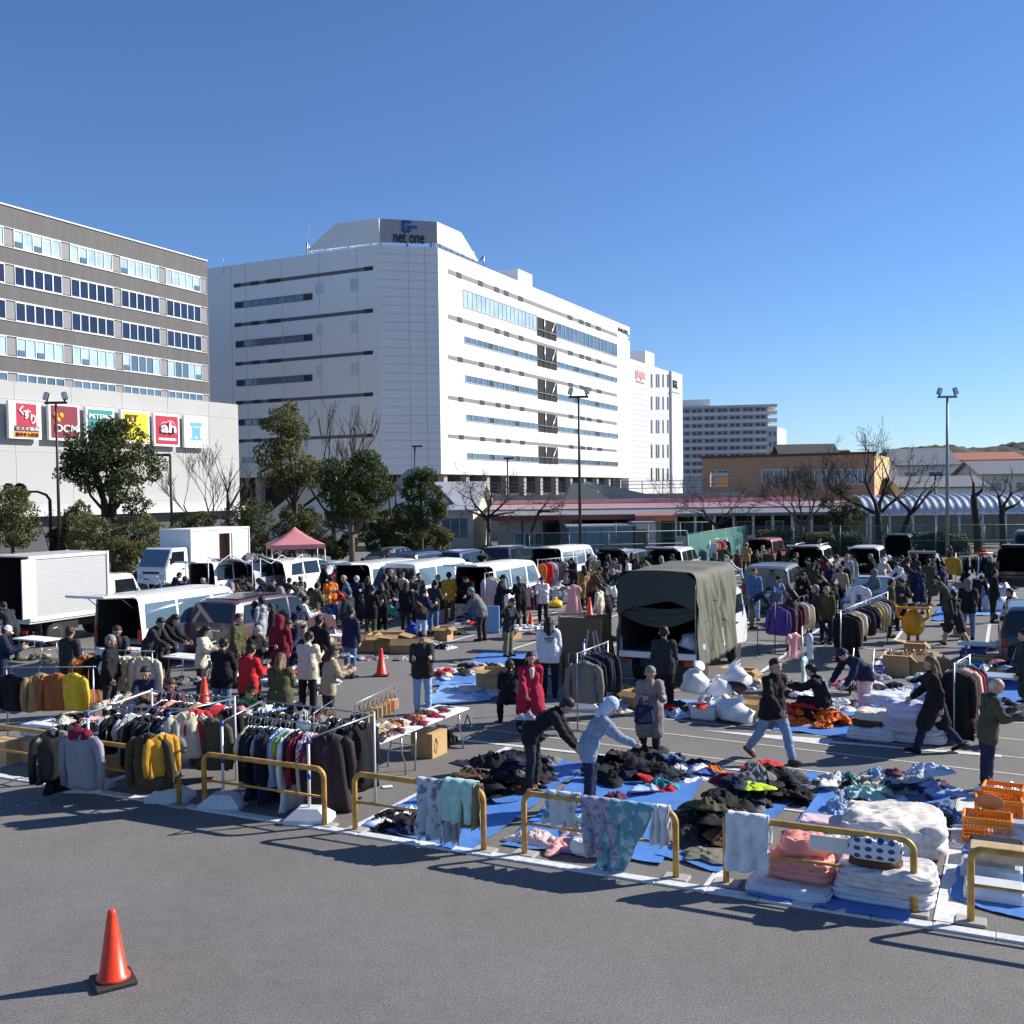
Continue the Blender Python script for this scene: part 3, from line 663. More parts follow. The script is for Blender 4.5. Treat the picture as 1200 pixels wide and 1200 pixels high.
mb = MB(); wallbox(mb, P, U, -.1, L_ + .2, ztop, ztop + .25, .15, .8); mb.build('coping', mat('dark_coping', (.12, .05, .03), .7), b_)
for k in range(9):
    a0, z1 = on(893 + k * 14, 551 , P, U); a1, z0 = on(893 + k * 14 + 11, 567, P, U); ribbon('window', P, U, a0, a1, z0, z1, 2, b_, mat('hall_glass', (.14, .2, .26), .1, var=.3, vs=1), M_wframe, fr=.07)
mb = MB(); wallbox(mb, P, U, o_ - .1, o1 + .1, zo, zo + .12, .12); mb.build('opening_lintel', M_creamo, b_)
# houses and hall roofs further right
for (x0, x1, Yh, zwp, zrp, m1, m2, lab) in ((1052, 1118, 128, 545, 526, M_panelb, M_groof, 'pale house with a dull grey pitched roof behind the gnarled trees'), (1112, 1196, 140, 540, 531, M_cream, mat('rust_roof', (.36, .12, .07), .7), 'long house with a rust red roof left of the frame edge'), (1150, 1290, 118, 556, 541, M_mid, M_groof, 'grey roofed house cut by the right picture edge'), (1058, 1150, 104, 572, 560, M_panel, mat('slate_roof', (.16, .165, .18), .7), 'low white building with a dark slate roof beyond the walkway')):
    P = dep(x0, 575, Yh); P.z = 0; D_ = Vector((1, -.1, 0)).normalized(); L_ = (dep(x1, 575, Yh) - dep(x0, 575, Yh)).x
    _, zw = on(x0, zwp, P, D_); zr = on(x0, zrp, P, D_)[1]
    b_, Mx = gable('house', lab, P, D_, L_, 9, zw, zr, m1, m2)
    for k in range(int(L_ // 3)):
        winbox(b_, Mx, .8 + 3 * k, zw - 2.0, 1.5, 1.1, 2, M_winb); winbox(b_, Mx, .8 + 3 * k, max(.8, zw - 4.6), 1.5, 1.1, 2, M_wind)
P = dep(918, 540, 190); P.z = 0
b_, Mx = gable('house', 'dark roofed house peeping over the orange hall roof', P, Vector((1, -.1, 0)).normalized(), 9, 8, on(918, 531, P, Vector((1, 0, 0)))[1], on(918, 521, P, Vector((1, 0, 0)))[1], mat('dark_wall', (.1, .1, .1), .9), mat('charcoal_roof', (.05, .05, .055), .8), 1)
P = dep(945, 540, 190)
b_ = thing('house', 'second house over the orange hall with a brown gable', 'building'); P.z = 0; mb = MB(); mb.box((P.x + 4, 194, 5.4), (8, 6, 10.8)); mb.build('wall', mat('brown_wall', (.2, .15, .1), .9), b_); mb = MB(); mb.box((P.x + 4, 194, 11.2), (9, 7, .9), bev=.3); mb.build('roof', MATS['charcoal_roof'], b_)
# antenna frame on the hall
P = dep(1014, 522, 118); b_ = thing('rooftop_antenna', 'thin antenna frame standing on the orange hall roof', 'antenna', (P.x, P.y, 0))
mb = MB(); mb.tube([(0, 0, 7.5), (0, 0, P.z + 1.4)], .06, 5); mb.build('mast', M_slit, b_)
for dz in (0, .5): mb = MB(); mb.box((0, 0, P.z - dz), (1.8, .06, .06)); mb.build('bar', M_slit, b_)

# raised road in front of the white block: wall, deck and railing
b_ = thing('road_viaduct', 'low concrete road embankment wall with a railing in front of the white block', 'wall')
P = dep(500, 580, 100); P.z = 0; D_ = Vector((1, .0, 0)); L_, zt_ = on(800, 575, P, D_)
mb = MB(); wallbox(mb, P, D_, -6, L_ + 6, 0, 3.9, .2, 5); mb.build('wall', mat('viaduct_concrete', (.3, .3, .3), .9, var=.12, vs=.3), b_)
mb = MB(); wallbox(mb, P, D_, -6, L_ + 6, 3.9, 4.3, .4, .3); mb.build('coping', M_conc, b_)
for k in range(0, int(L_ + 10), 2): mb = MB(); wallbox(mb, P, D_, k - 5, k - 4.93, 4.3, 5.5, .1, .0); mb.build('rail_post', M_strip, b_)
for z in (4.8, 5.15, 5.5): mb = MB(); wallbox(mb, P, D_, -6, L_ + 6, z, z + .06, .09, .0); mb.build('rail', M_strip, b_)
b_ = thing('road_ramp', 'pale sloping ramp wall rising beside the raised road', 'wall'); P = dep(645, 590, 97); P.z = 0
mb = MB(); mb.prism([(0, 0), (14, 0), (14, 2.8), (6.5, 3.3), (3.2, 5.4), (2, 5.4)], -.4, faceM(P, (1, 0, 0))); mb.build('wall', M_cream, b_)
mb = MB(); mb.prism([(3.3, 5.4), (3.4, 5.6), (14, 3.2), (14, 2.9), (6.6, 3.4)], -.3, faceM((P.x, P.y + .45, 0), (1, 0, 0))); mb.build('coping', M_conc, b_)

# wooded hills on the skyline
mb = MB()
def hill(s, t):
    x = 40 + 460 * s; h = 25 + 7 * NZ((x * .012, 3, 0)) + 4 * NZ((x * .05, 7, 0)) + 2.2 * NZ((x * .4, t * 9, 1)) + 1.2 * NZ((x * 1.1, t * 20, 4))
    env = min(1, max(0, (x - 150) / 50)); y = 430 + 120 * t
    return (x, y, (h * env - 1) * math.sin(min(1, t * 1.6) * math.pi / 2) if t > 0 else -2)
mb.grid(260, 14, hill); struct(mb.build('hills', mat('wooded_hill', (.045, .05, .028), .95, var=.6, vs=.25)))

# ================================================================ VEGETATION
def leafmat(k, col):
    m = mat(k, col, .7, spec=.3); N, Lk, b = nd(m); g = N.new('ShaderNodeNewGeometry'); h = N.new('ShaderNodeMapRange'); h.inputs[3].default_value = .45; h.inputs[4].default_value = 1.6
    Lk.new(g.outputs['Random Per Island'], h.inputs[0]); v_ = N.new('ShaderNodeVectorMath'); v_.operation = 'SCALE'; v_.inputs[0].default_value = col
    Lk.new(h.outputs[0], v_.inputs['Scale']); Lk.new(v_.outputs[0], b.inputs['Base Color'])
    tl = N.new('ShaderNodeBsdfTranslucent'); mx = N.new('ShaderNodeMixShader'); mx.inputs[0].default_value = .3; Lk.new(v_.outputs[0], tl.inputs[0]); Lk.new(b.outputs[0], mx.inputs[1]); Lk.new(tl.outputs[0], mx.inputs[2]); Lk.new(mx.outputs[0], N['Material Output'].inputs[0]); return m
LF_d = leafmat('dark_leaf', (.07, .088, .028)); LF_m = leafmat('olive_leaf', (.14, .135, .045)); LF_y = leafmat('yellow_green_leaf', (.15, .15, .055)); LF_b = leafmat('bush_leaf', (.07, .085, .03))
M_bark = mat('bark', (.075, .058, .045), .95, var=.35, vs=8, bump=.5, bs=14); M_barkl = mat('pale_bark', (.13, .1, .08), .95, var=.3, vs=8, bump=.5, bs=14); M_barkd = mat('dark_bark', (.03, .024, .02), .95, var=.35, vs=8)
def leaves(mb, blobs, n, size, rg, shell=.55):
    tot = sum(b[3] ** 2 for b in blobs)
    for (x, y, z, r) in blobs:
        for _ in range(int(n * r * r / tot)):
            while 1:
                d = Vector((rg.uniform(-1, 1), rg.uniform(-1, 1), rg.uniform(-1, 1)))
                if .05 < d.length < 1: break
            d = d.normalized() * (shell + (1 - shell) * rg.random() ** .6)
            d *= 1 + .3 * NZ((d.x * 2.2 + x, d.y * 2.2 + y, d.z * 2.2 + z))
            p = Vector((x, y, z)) + Vector((d.x * r, d.y * r, d.z * r * .82))
            a = Vector((rg.gauss(0, 1), rg.gauss(0, 1), rg.gauss(0, .6))).normalized(); c = a.orthogonal().normalized()
            c = MR(rg.uniform(0, 6.3), 3, a) @ c; s = size * rg.uniform(.6, 1.3); c2 = a.cross(c) * .5
            mb.add([p - c * s, p + c2 * s, p + c * s, p - c2 * s], [(0, 1, 2, 3)])
def branch(mb, p, d, L, r, lvl, rg, spread=.5, up=.15, kids=3, twig=.012, seg=3):
    pts = [p]; rs = [r]; dd = d.copy()
    for i in range(seg):
        dd = (dd + Vector((rg.gauss(0, .16), rg.gauss(0, .16), rg.gauss(0, .1) + up * .25))).normalized()
        pts.append(pts[-1] + dd * L / seg); rs.append(max(twig, r * (1 - .45 * (i + 1) / seg)))
    mb.tube(pts, rs, 5 if r > .05 else 3)
    if lvl <= 0: return
    for k in range(kids):
        f = rg.uniform(.45, 1) if k else 1.0; i = min(seg - 1, int(f * seg)); q = pts[i] + (pts[i + 1] - pts[i]) * (f * seg - i)
        ax = dd.orthogonal(); ax = MR(rg.uniform(0, 6.28), 3, dd) @ ax
        nd_ = (dd * (1 - spread * .4) + ax.normalized() * spread * rg.uniform(.6, 1.3) + Z * up).normalized()
        branch(mb, q, nd_, L * rg.uniform(.55, .8), max(twig, rs[min(seg, i + 1)] * rg.uniform(.55, .75)), lvl - 1, rg, spread, up, kids, twig, seg)
def leafy(label, px, Y, blobs_px, nleaf, size, lm, trunk=(.16, .1), bark=None, name='evergreen_tree', cat='tree', seed=1, lean=0, stems=1):
    """crown blobs are (px, py, radius px); they spread in depth too"""
    rg = random.Random(seed); b0 = dep(px, 620, Y); t = thing(name, label, cat, (b0.x, b0.y, 0)); bl = []
    for i, (bx, by, br) in enumerate(blobs_px):
        q = dep(bx, by, Y); r = br * Y / F; dy = rg.uniform(-.7, .7) * r
        bl.append((q.x - b0.x, dy, q.z, r))
    sub = []
    for (x, y, z, r) in bl:
        for _ in range(4):
            d = Vector((rg.gauss(0, 1), rg.gauss(0, 1), rg.gauss(0, .8))).normalized(); sub.append((x + d.x * r * .85, y + d.y * r * .85, z + d.z * r * .7, r * rg.uniform(.3, .5)))
    mb = MB(); leaves(mb, [(x, y, z, r * .95) for (x, y, z, r) in bl] + sub, int(nleaf * 1.7), size * .66, rg); mb.build('crown', lm, t)
    zt_ = max(b[2] for b in bl); mb = MB()
    for k in range(stems):
        x = (k - (stems - 1) / 2) * .5; top = bl[k % len(bl)]
        mb.tube([(x, 0, -.05), (x * 1.1 + lean * .3, .05, zt_ * .25), (x * 1.3 + lean, 0, zt_ * .55), (top[0], top[1], max(top[2], zt_ * .7))], [trunk[0], trunk[0] * .85, trunk[1], .04], 8)
    o = mb.build('trunk', bark or M_bark, t)
    for b in bl:
        st = Vector((lean * .6, 0, zt_ * .4 if b[2] > zt_ * .5 else b[2] * .5)); e = Vector(b[:3]); m_ = (st + e) / 2 + Vector((rg.uniform(-.3, .3), 0, -.2))
        mb = MB(); mb.tube([st, m_, e], [trunk[1] * .7, trunk[1] * .5, .03], 5); mb.build('limb', bark or M_bark, o)
    return t
leafy('large domed evergreen with a dark crown in front of the shop signs', 128, 62, [(112, 525, 34), (140, 520, 36), (95, 548, 24), (160, 548, 28), (128, 505, 22), (150, 572, 24), (120, 560, 24), (157, 592, 16), (108, 535, 30)], 9000, .15, LF_d, (.24, .16), seed=3, stems=2)
leafy('olive cloud pruned evergreen with a separate top tuft on a bent stem', 343, 63, [(335, 493, 22), (326, 499, 15), (348, 505, 16), (318, 533, 21), (340, 522, 18), (352, 548, 22), (315, 556, 18), (336, 562, 22), (362, 562, 14)], 6500, .14, LF_m, (.17, .11), seed=4, lean=.3)
leafy('rounded very dark evergreen right of the pink tent', 412, 58, [(405, 560, 30), (425, 555, 28), (440, 575, 22), (392, 580, 22), (415, 590, 30), (395, 610, 18), (430, 600, 16)], 8000, .14, LF_d, (.2, .14), M_barkl, seed=5)
leafy('tiered dark evergreen in front of the cream hall', 494, 62, [(492, 562, 16), (500, 556, 12), (484, 578, 16), (507, 580, 15), (476, 600, 15), (500, 602, 20), (515, 598, 12), (488, 618, 18), (470, 615, 10)], 5000, .14, LF_d, (.12, .08), seed=6)
leafy('broad yellowish green evergreen shrub at the left picture edge', 14, 58, [(10, 590, 26), (28, 600, 22), (-12, 600, 28), (35, 622, 18), (5, 622, 26), (18, 580, 15)], 5500, .13, LF_y, (.14, .08), seed=7, name='evergreen_shrub', cat='shrub')
for i, (lab, px, Y, bl, lm) in enumerate((
    ('dense dark bush behind the white box truck', 285, 60, [(275, 605, 22), (295, 600, 22), (265, 625, 18), (290, 628, 24), (308, 612, 16), (272, 650, 20)], LF_b),
    ('loose yellow green shrub behind the aluminium truck', 112, 58, [(100, 612, 18), (118, 622, 18), (90, 632, 16), (128, 640, 18), (105, 645, 18)], LF_y),
    ('mixed green shrub beneath the big domed evergreen', 165, 59, [(150, 620, 18), (172, 615, 16), (190, 625, 16), (160, 640, 20), (185, 645, 16), (145, 655, 14)], LF_y),
    ('thin green shrub left of the dark bush', 222, 60, [(210, 612, 14), (228, 618, 16), (240, 608, 12), (215, 630, 16), (238, 632, 15)], LF_y),
    ('leafy bush between the pink tent and the evergreens', 365, 61, [(352, 610, 16), (370, 618, 16), (345, 632, 18), (372, 640, 18), (335, 622, 14)], LF_b),
    ('round green bush right of the rounded dark evergreen', 444, 62, [(432, 624, 15), (450, 620, 15), (442, 638, 16), (460, 634, 12)], LF_b),
    ('small yellow green shrub against the cream hall wall', 520, 66, [(512, 622, 9), (522, 628, 10), (516, 638, 10)], LF_y),
    ('low dark shrub under the tiered evergreen', 478, 64, [(470, 636, 12), (486, 638, 12), (498, 634, 9)], LF_b),
    ('dark undergrowth bush left of the rounded dark evergreen', 318, 64, [(310, 640, 16), (328, 648, 14), (300, 655, 12)], LF_b),
    ('scrubby bush beside the traffic light pole', 75, 60, [(66, 628, 12), (80, 622, 12), (72, 642, 13)], LF_b),
    ('sparse olive shrub between the pole and the domed evergreen', 92, 63, [(84, 606, 14), (98, 598, 12), (88, 628, 16), (104, 632, 14)], LF_m), ('low olive shrub right of the ribbed truck cab', 150, 57, [(140, 640, 14), (158, 644, 14), (150, 660, 12)], LF_m), ('dark shrub directly behind the white box truck', 238, 63, [(228, 640, 14), (246, 644, 14), (256, 630, 12)], LF_b), ('olive shrub under the cloud pruned evergreen', 352, 66, [(342, 600, 14), (360, 606, 14), (350, 626, 16)], LF_m), ('dark shrub behind the pink tent right corner', 390, 63, [(382, 640, 14), (398, 646, 12), (408, 636, 11)], LF_b), ('olive shrub below the lopped forked tree', 460, 66, [(452, 606, 12), (466, 612, 12), (458, 628, 13)], LF_m),
    ('spindly dark green tree at the orange hall', 988, 73, [(985, 575, 11), (972, 590, 9), (1000, 592, 11), (984, 600, 11), (1008, 604, 9), (976, 612, 9), (995, 615, 10)], LF_d))):
    leafy(lab, px, Y, bl, 2600, .12, lm, (.07, .05), seed=20 + i, name='shrub' if i < 16 else 'conifer_tree', cat='shrub' if i < 16 else 'tree')
# clipped hedges along the fence
def hedge(label, p0, p1, Y, ytop, rnd_=.5):
    a, b2 = dep(p0, 640, Y), dep(p1, 640, Y); h = dep(p0, ytop, Y).z; t = thing('hedge', label, 'hedge', (a.x, a.y, 0)); rg = random.Random(p0); L_ = b2.x - a.x
    mb = MB(); mb.grid(10, 6, lambda s, q: (L_ * s, .6 * math.sin((q - .5) * math.pi) , h * .93 * math.cos((q - .5) * math.pi) ** .4 * min(1, (8 * s + .3) , 8 * (1 - s) + .3))); mb.build('hedge_core', mat('hedge_core', (.02, .025, .012), .95), t)
    mb = MB()
    for _ in range(int(900 * L_)):
        s, q = rg.random(), rg.uniform(-.5, .5); e = min(1, 6 * s + .35, 6 * (1 - s) + .35); p = Vector((L_ * s, .68 * math.sin(q * math.pi), h * math.cos(q * math.pi) ** .4 * e + rg.uniform(-.08, .05)))
        c = Vector((rg.gauss(0, 1), rg.gauss(0, 1), rg.gauss(0, 1))).normalized(); d = c.orthogonal().normalized(); sz = .09
        mb.add([p - c * sz, p + d * sz * .6, p + c * sz, p - d * sz * .6], [(0, 1, 2, 3)])
    mb.build('foliage', LF_y if rnd_ > .4 else LF_b, t)
hedge('clipped green hedge behind the white four wheel drive, left of two', 938, 979, 69.5, 625); hedge('clipped dark hedge block right of the spindly dark tree', 983, 1012, 69.5, 625, .1); hedge('long clipped dark hedge behind the open dark green van', 1066, 1108, 69.5, 625, .1); hedge('round ended bright hedge at the foot of the right floodlight', 1110, 1133, 68.5, 627)
hedge('dark shrub mass in the shade left of the two hedges', 884, 932, 72, 622, .1)

# bare winter trees
def bare(label, px, Y, ytop, r, seed, kids=3, lvl=4, spread=.6, up=.25, lean=0, trunkf=.3, bark=None, limbs=None, twig=.012, name='bare_tree'):
    r *= .82 if bark is M_barkd else 1; rg = random.Random(seed); b0 = dep(px, 640, Y); h = dep(px, ytop, Y).z; t = thing(name, label, 'tree', (b0.x, b0.y, 0))
    th = h * trunkf; mb = MB(); top = Vector((lean, 0, th))
    mb.tube([(0, 0, -.1), (lean * .25, 0, th * .4), (lean * .7, .05, th * .75), top], [r * 1.25, r, r * .9, r * .85], 9); o = mb.build('trunk', bark or M_bark, t)
    limbs = limbs or [(math.cos(k * 2.1 + seed), .9) for k in range(4)]
    for (dx, f) in limbs:
        mb = MB(); d = Vector((dx, rg.uniform(-.5, .5), f)).normalized()
        branch(mb, top - Z * r * rg.uniform(.2, 1.2), d, (h - th) * .45, r * rg.uniform(.5, .7), lvl, rg, spread, up, kids, twig); mb.build('limb', bark or M_bark, o)
    return t
bare('slim bare tree in front of the last shop sign', 246, 66, 520, .13, 1, 4, 3, .45, .35, trunkf=.25, limbs=[(-.9, 1), (-.4, 1), (.3, 1), (.8, 1)])
bare('dark pollarded trunk at the corner of the podium', 268, 67, 515, .22, 2, 2, 2, .35, .3, trunkf=.45, bark=M_barkd, limbs=[(-.3, 1), (.35, 1), (.1, 1)])
bare('tall pollarded bare tree with many upright stems behind the evergreens', 392, 66, 478, .22, 3, 3, 3, .35, .4, trunkf=.3, limbs=[(-.55, 1), (-.2, 1), (.1, 1), (.45, 1), (.7, .9)], twig=.02)
bare('lopped bare tree with two forked stems beside the tiered evergreen', 463, 64, 528, .17, 4, 2, 1, .3, .4, trunkf=.35, bark=M_bark, limbs=[(-.3, 1), (.35, 1)])
bare('wide spreading dark cherry tree in front of the low building', 573, 72, 537, .2, 5, 3, 4, .8, .05, trunkf=.42, bark=M_barkd, limbs=[(-1, .25), (-.6, .7), (0, 1), (.9, .5), (1.2, .25)])
bare('leaning dark cherry tree reaching over the pink roof', 616, 73, 555, .14, 6, 3, 3, .8, .05, lean=1.0, trunkf=.55, bark=M_barkd, limbs=[(1, .3), (.5, .6), (1.2, .15)])
bare('bare tree with a bent trunk in front of the orange hall', 846, 71, 555, .16, 7, 3, 4, .75, .1, lean=-.4, trunkf=.38, limbs=[(-1, .5), (-.5, .9), (.5, .9), (1, .6)])
bare('fan shaped bare tree with fine twigs before the hall windows', 940, 72, 538, .17, 8, 4, 4, .5, .22, trunkf=.32, bark=M_barkl, limbs=[(-1, .75), (-.55, 1), (0, 1), (.5, 1), (1, .7)])
bare('big gnarled bare tree with a thick dark trunk and fine top twigs', 1031, 71, 498, .3, 9, 3, 4, .6, .18, trunkf=.32, bark=M_barkd, limbs=[(-1.1, .75), (-.3, 1), (.3, 1), (.9, .9)], lean=-.1)
bare('gnarled leaning tree just left of the right floodlight', 1053, 72, 520, .26, 10, 2, 3, .55, .22, lean=.9, trunkf=.38, bark=M_barkd, limbs=[(-.5, .5), (.5, 1), (.9, .7)])
bare('pollarded tree with one long raking branch right of the floodlight', 1147, 70, 538, .3, 12, 1, 2, .4, .2, lean=-.35, trunkf=.62, bark=M_barkd, limbs=[(-.05, 1), (1.1, .9)])
bare('pollarded tree with tangled twigs near the right picture edge', 1176, 71, 545, .27, 13, 3, 3, .7, .1, lean=-.1, trunkf=.5, bark=M_barkd, limbs=[(-.5, .8), (.4, 1), (1, .5)])
bare('thin scrubby bare shrub left of the domed evergreen', 60, 62, 590, .07, 14, 3, 3, .5, .2, trunkf=.3, limbs=[(-.4, 1), (.2, 1), (.5, 1)], name='bare_shrub')
bare('leaning bare tree with a dark trunk near the green screen fence', 863, 70, 588, .13, 15, 2, 2, .5, .2, trunkf=.5, bark=M_barkd, limbs=[(-.3, 1), (.4, .8)])
bare('tangled grey brush behind the two small shrubs of the white block', 800, 90, 545, .1, 16, 4, 3, .8, .1, trunkf=.2, bark=M_barkl, limbs=[(-1, .6), (-.4, 1), (.5, 1), (1, .5)], name='bare_shrub')

# ================================================================ POLES, FENCE, SIGNAL
def floodlight(label, px, Y, ytop, r=.1):
    b0 = dep(px, 640, Y); h = dep(px, ytop, Y).z; t = thing('floodlight_pole', label, 'light pole', (b0.x, b0.y, 0), group='floodlight poles around the car park')
    m = mat('pole_brown', (.045, .035, .03), .5) if px < 700 else mat('pole_grey', (.22, .25, .27), .5, .3)
    mb = MB(); mb.tube([(0, 0, 0), (0, 0, h * .55), (0, 0, h)], [r, r * .85, r * .6], 10); mb.build('pole', m, t)
    mb = MB(); mb.box((0, 0, h + .05), (1.25, .14, .14)); mb.build('crossarm', m, t)
    for s in (-1, 1):
        mb = MB(); mb.tube([(s * .5, 0, h + .1), (s * .5, 0, h + .3)], .05, 6); mb.box((0, 0, 0), (.3, .18, .46), bev=.05, M=MT((s * .52, -.05, h + .42)) @ MR(R(s * -16), 4, 'Y'))
        o = mb.build('lamp_head', M_dark, t)
        mb = MB(); mb.box((0, -.1, 0), (.24, .02, .38), M=MT((s * .52, -.05, h + .42)) @ MR(R(s * -16), 4, 'Y')); mb.build('lens', M_lamp, o)
floodlight('tall dark floodlight pole in front of the maroon shop sign', 70, 58, 473); floodlight('tall dark floodlight pole in front of the white block', 680, 66, 466, .11); floodlight('tall grey floodlight pole on the right against clear sky', 1110, 67, 466, .12)
def lamp(label, px, Y, ytop, arm):
    b0 = dep(px, 640, Y); h = dep(px, ytop, Y).z; t = thing('street_lamp', label, 'street lamp', (b0.x, b0.y, 0)); mb = MB(); mb.tube([(0, 0, 0), (0, 0, h)], [.1, .07], 8); mb.build('pole', M_dark, t)
    mb = MB(); mb.box((arm * .45, 0, h), (.95, .3, .16), bev=.05); mb.build('lamp_head', M_dark, t)
lamp('dark street lamp beside the large domed evergreen', 202, 66, 533, -1); lamp('small street lamp between the lopped tree and white block', 488, 90, 523, .5); lamp('slim street lamp in front of the louvred white wall', 596, 92, 537, .3); lamp('short street lamp between the gnarled trees and houses', 1096, 90, 556, .5)
b0 = dep(60, 640, 60); t = thing('traffic_signal', 'dark traffic signal with round heads on a curved arm at far left', 'traffic light', (b0.x, b0.y, 0)); h = dep(60, 580, 60).z
mb = MB(); mb.tube([(0, 0, 0), (0, 0, h - .3), (-.2, 0, h), (-.7, 0, h + .2), (-2.4, 0, h + .22)], [.12, .1, .08, .07, .05], 8); mb.build('pole', M_dark, t)
for x in (-1.6, -2.25):
    mb = MB(); mb.box((x, 0, h + .3), (.5, .22, .62), bev=.1); o = mb.build('signal_head', M_dark, t)
    mb = MB(); mb.lathe([(.26, 0), (.28, .3)], 12, M=MT((x, -.1, h + .45)) @ MR(R(90), 4, 'X')); mb.build('hood', M_dark, o)
# chain link fence along the back
M_fpost = mat('fence_post_green', (.16, .22, .2), .5, .2)
M_mesh = mat('green_wire_mesh', (.05, .12, .1), .5); N, Lk, b = nd(M_mesh)
tc = N.new('ShaderNodeTexCoord'); tr = N.new('ShaderNodeBsdfTransparent'); mxs = N.new('ShaderNodeMixShader')
def wv(dx):
    mp = N.new('ShaderNodeMapping'); mp.inputs['Rotation'].default_value = (0, R(dx), 0); Lk.new(tc.outputs['Object'], mp.inputs[0])
    wa = N.new('ShaderNodeTexWave'); wa.inputs['Scale'].default_value = 4.5; Lk.new(mp.outputs[0], wa.inputs['Vector']); g = N.new('ShaderNodeMath'); g.operation = 'GREATER_THAN'; g.inputs[1].default_value = .965; Lk.new(wa.outputs['Fac'], g.inputs[0]); return g
a_, b2_ = wv(45), wv(-45); mxm = N.new('ShaderNodeMath'); mxm.operation = 'MAXIMUM'; Lk.new(a_.outputs[0], mxm.inputs[0]); Lk.new(b2_.outputs[0], mxm.inputs[1])
out = N['Material Output']; Lk.new(mxm.outputs[0], mxs.inputs[0]); Lk.new(tr.outputs[0], mxs.inputs[1]); Lk.new(b.outputs[0], mxs.inputs[2]); Lk.new(mxs.outputs[0], out.inputs[0])
M_screen = mat('green_wind_screen', (.03, .2, .13), .7, var=.1, vs=1); 
def fence(label, p0, Y0, p1, Y1, h, step, screen=None):
    a, b2 = dep(p0, 650, Y0), dep(p1, 650, Y1); a.z = b2.z = 0; d = (b2 - a); L_ = d.length; rz = math.atan2(d.y, d.x)
    t = thing('mesh_fence', label, 'fence', a, rz)
    n = int(L_ / step)
    for k in range(n + 1): mb = MB(); x = L_ * k / n; mb.tube([(x, 0, 0), (x, 0, h + .04)], .035, 6); mb.build('post', M_fpost, t)
    for z in (h, h * .5): mb = MB(); mb.tube([(0, 0, z), (L_, 0, z)], .024, 5); mb.build('rail', M_fpost, t)
    mb = MB(); mb.add([(0, -.03, .03), (L_, -.03, .03), (L_, -.03, h - .03), (0, -.03, h - .03)], [(0, 1, 2, 3)]); mb.build('wire_mesh', screen or M_mesh, t)
fence('long green chain link fence behind the right hand vans', 876, 70, 1330, 66, 2.05, 3.0); fence('low green mesh fence in front of the low pale building', 478, 70, 805, 72, 1.75, 2.6)
fence('solid green screened fence running away beside the shed', 806, 58, 874, 70, 2.1, 2.4, mat('screen_blue_green', (.035, .15, .13), .7, var=.1, vs=1))
fence('short pale green fence joining the shed to the screen', 722, 73.5, 835, 73, 2.3, 2)
# ================================================================ GENERATORS: PEOPLE
def remeshed(mb, vox, smooth=4, fac=.5):
    me = mb.mesh('tmp', M_dark); o = bpy.data.objects.new('tmp', me); TSC.collection.objects.link(o)
    m = o.modifiers.new('r', 'REMESH'); m.mode = 'VOXEL'; m.voxel_size = vox
    if smooth: s = o.modifiers.new('s', 'SMOOTH'); s.iterations = smooth; s.factor = fac
    r = evaled(o); bpy.data.objects.remove(o); bpy.data.meshes.remove(me); r.materials.clear()
    return r
def rc(mb, p, q, r1, r2, n=10, k=3):
    """round cone: a closed capsule whose two ends differ in radius"""
    p, q = Vector(p), Vector(q); d = q - p; L = d.length
    d = d / L if L > 1e-6 else Z.copy(); x = d.orthogonal().normalized(); y = d.cross(x); rings = []
    for i in range(k + 1): a = -math.pi / 2 + (math.pi / 2) * i / k; rings.append((p + d * r1 * math.sin(a), max(r1 * math.cos(a), 1e-4)))
    for i in range(k + 1): a = (math.pi / 2) * i / k; rings.append((q + d * r2 * math.sin(a), max(r2 * math.cos(a), 1e-4)))
    vs = [c + (x * math.cos(2 * math.pi * j / n) + y * math.sin(2 * math.pi * j / n)) * r for c, r in rings for j in range(n)]
    fs = [(i * n + j, i * n + (j + 1) % n, (i + 1) * n + (j + 1) % n, (i + 1) * n + j) for i in range(len(rings) - 1) for j in range(n)]
    fs += [tuple(range(n))[::-1], tuple(range((len(rings) - 1) * n, len(rings) * n))]
    mb.add(vs, fs, True)
def folds(me, amp, sc, seed, zs=1.0):
    me.update(); vs = me.vertices; ns = [v.normal.copy() for v in vs]
    for v, n in zip(vs, ns):
        c = v.co; w_ = NZ((c.x * sc + seed, c.y * sc, c.z * sc * zs)) + .5 * NZ((c.x * sc * 2.3, c.y * sc * 2.3 + seed, c.z * sc * 2.3 * zs))
        v.co = c + n * (amp * w_)
    me.update(); return me
def joinme(mes, name):
    bm = bmesh.new()
    for m in mes: bm.from_mesh(m)
    r = bpy.data.meshes.new(name); bm.to_mesh(r); bm.free()
    for p in r.polygons: p.use_smooth = True
    return r
def hemcut(me, co_, no):
    bm = bmesh.new(); bm.from_mesh(me); bmesh.ops.bisect_plane(bm, geom=bm.verts[:] + bm.edges[:] + bm.faces[:], plane_co=co_, plane_no=no, clear_outer=True)
    bmesh.ops.holes_fill(bm, edges=[e for e in bm.edges if e.is_boundary], sides=0); bm.to_mesh(me); bm.free(); return me
def sag(a, L, x=0): return Vector((x * L, math.sin(a) * L, -math.cos(a) * L))
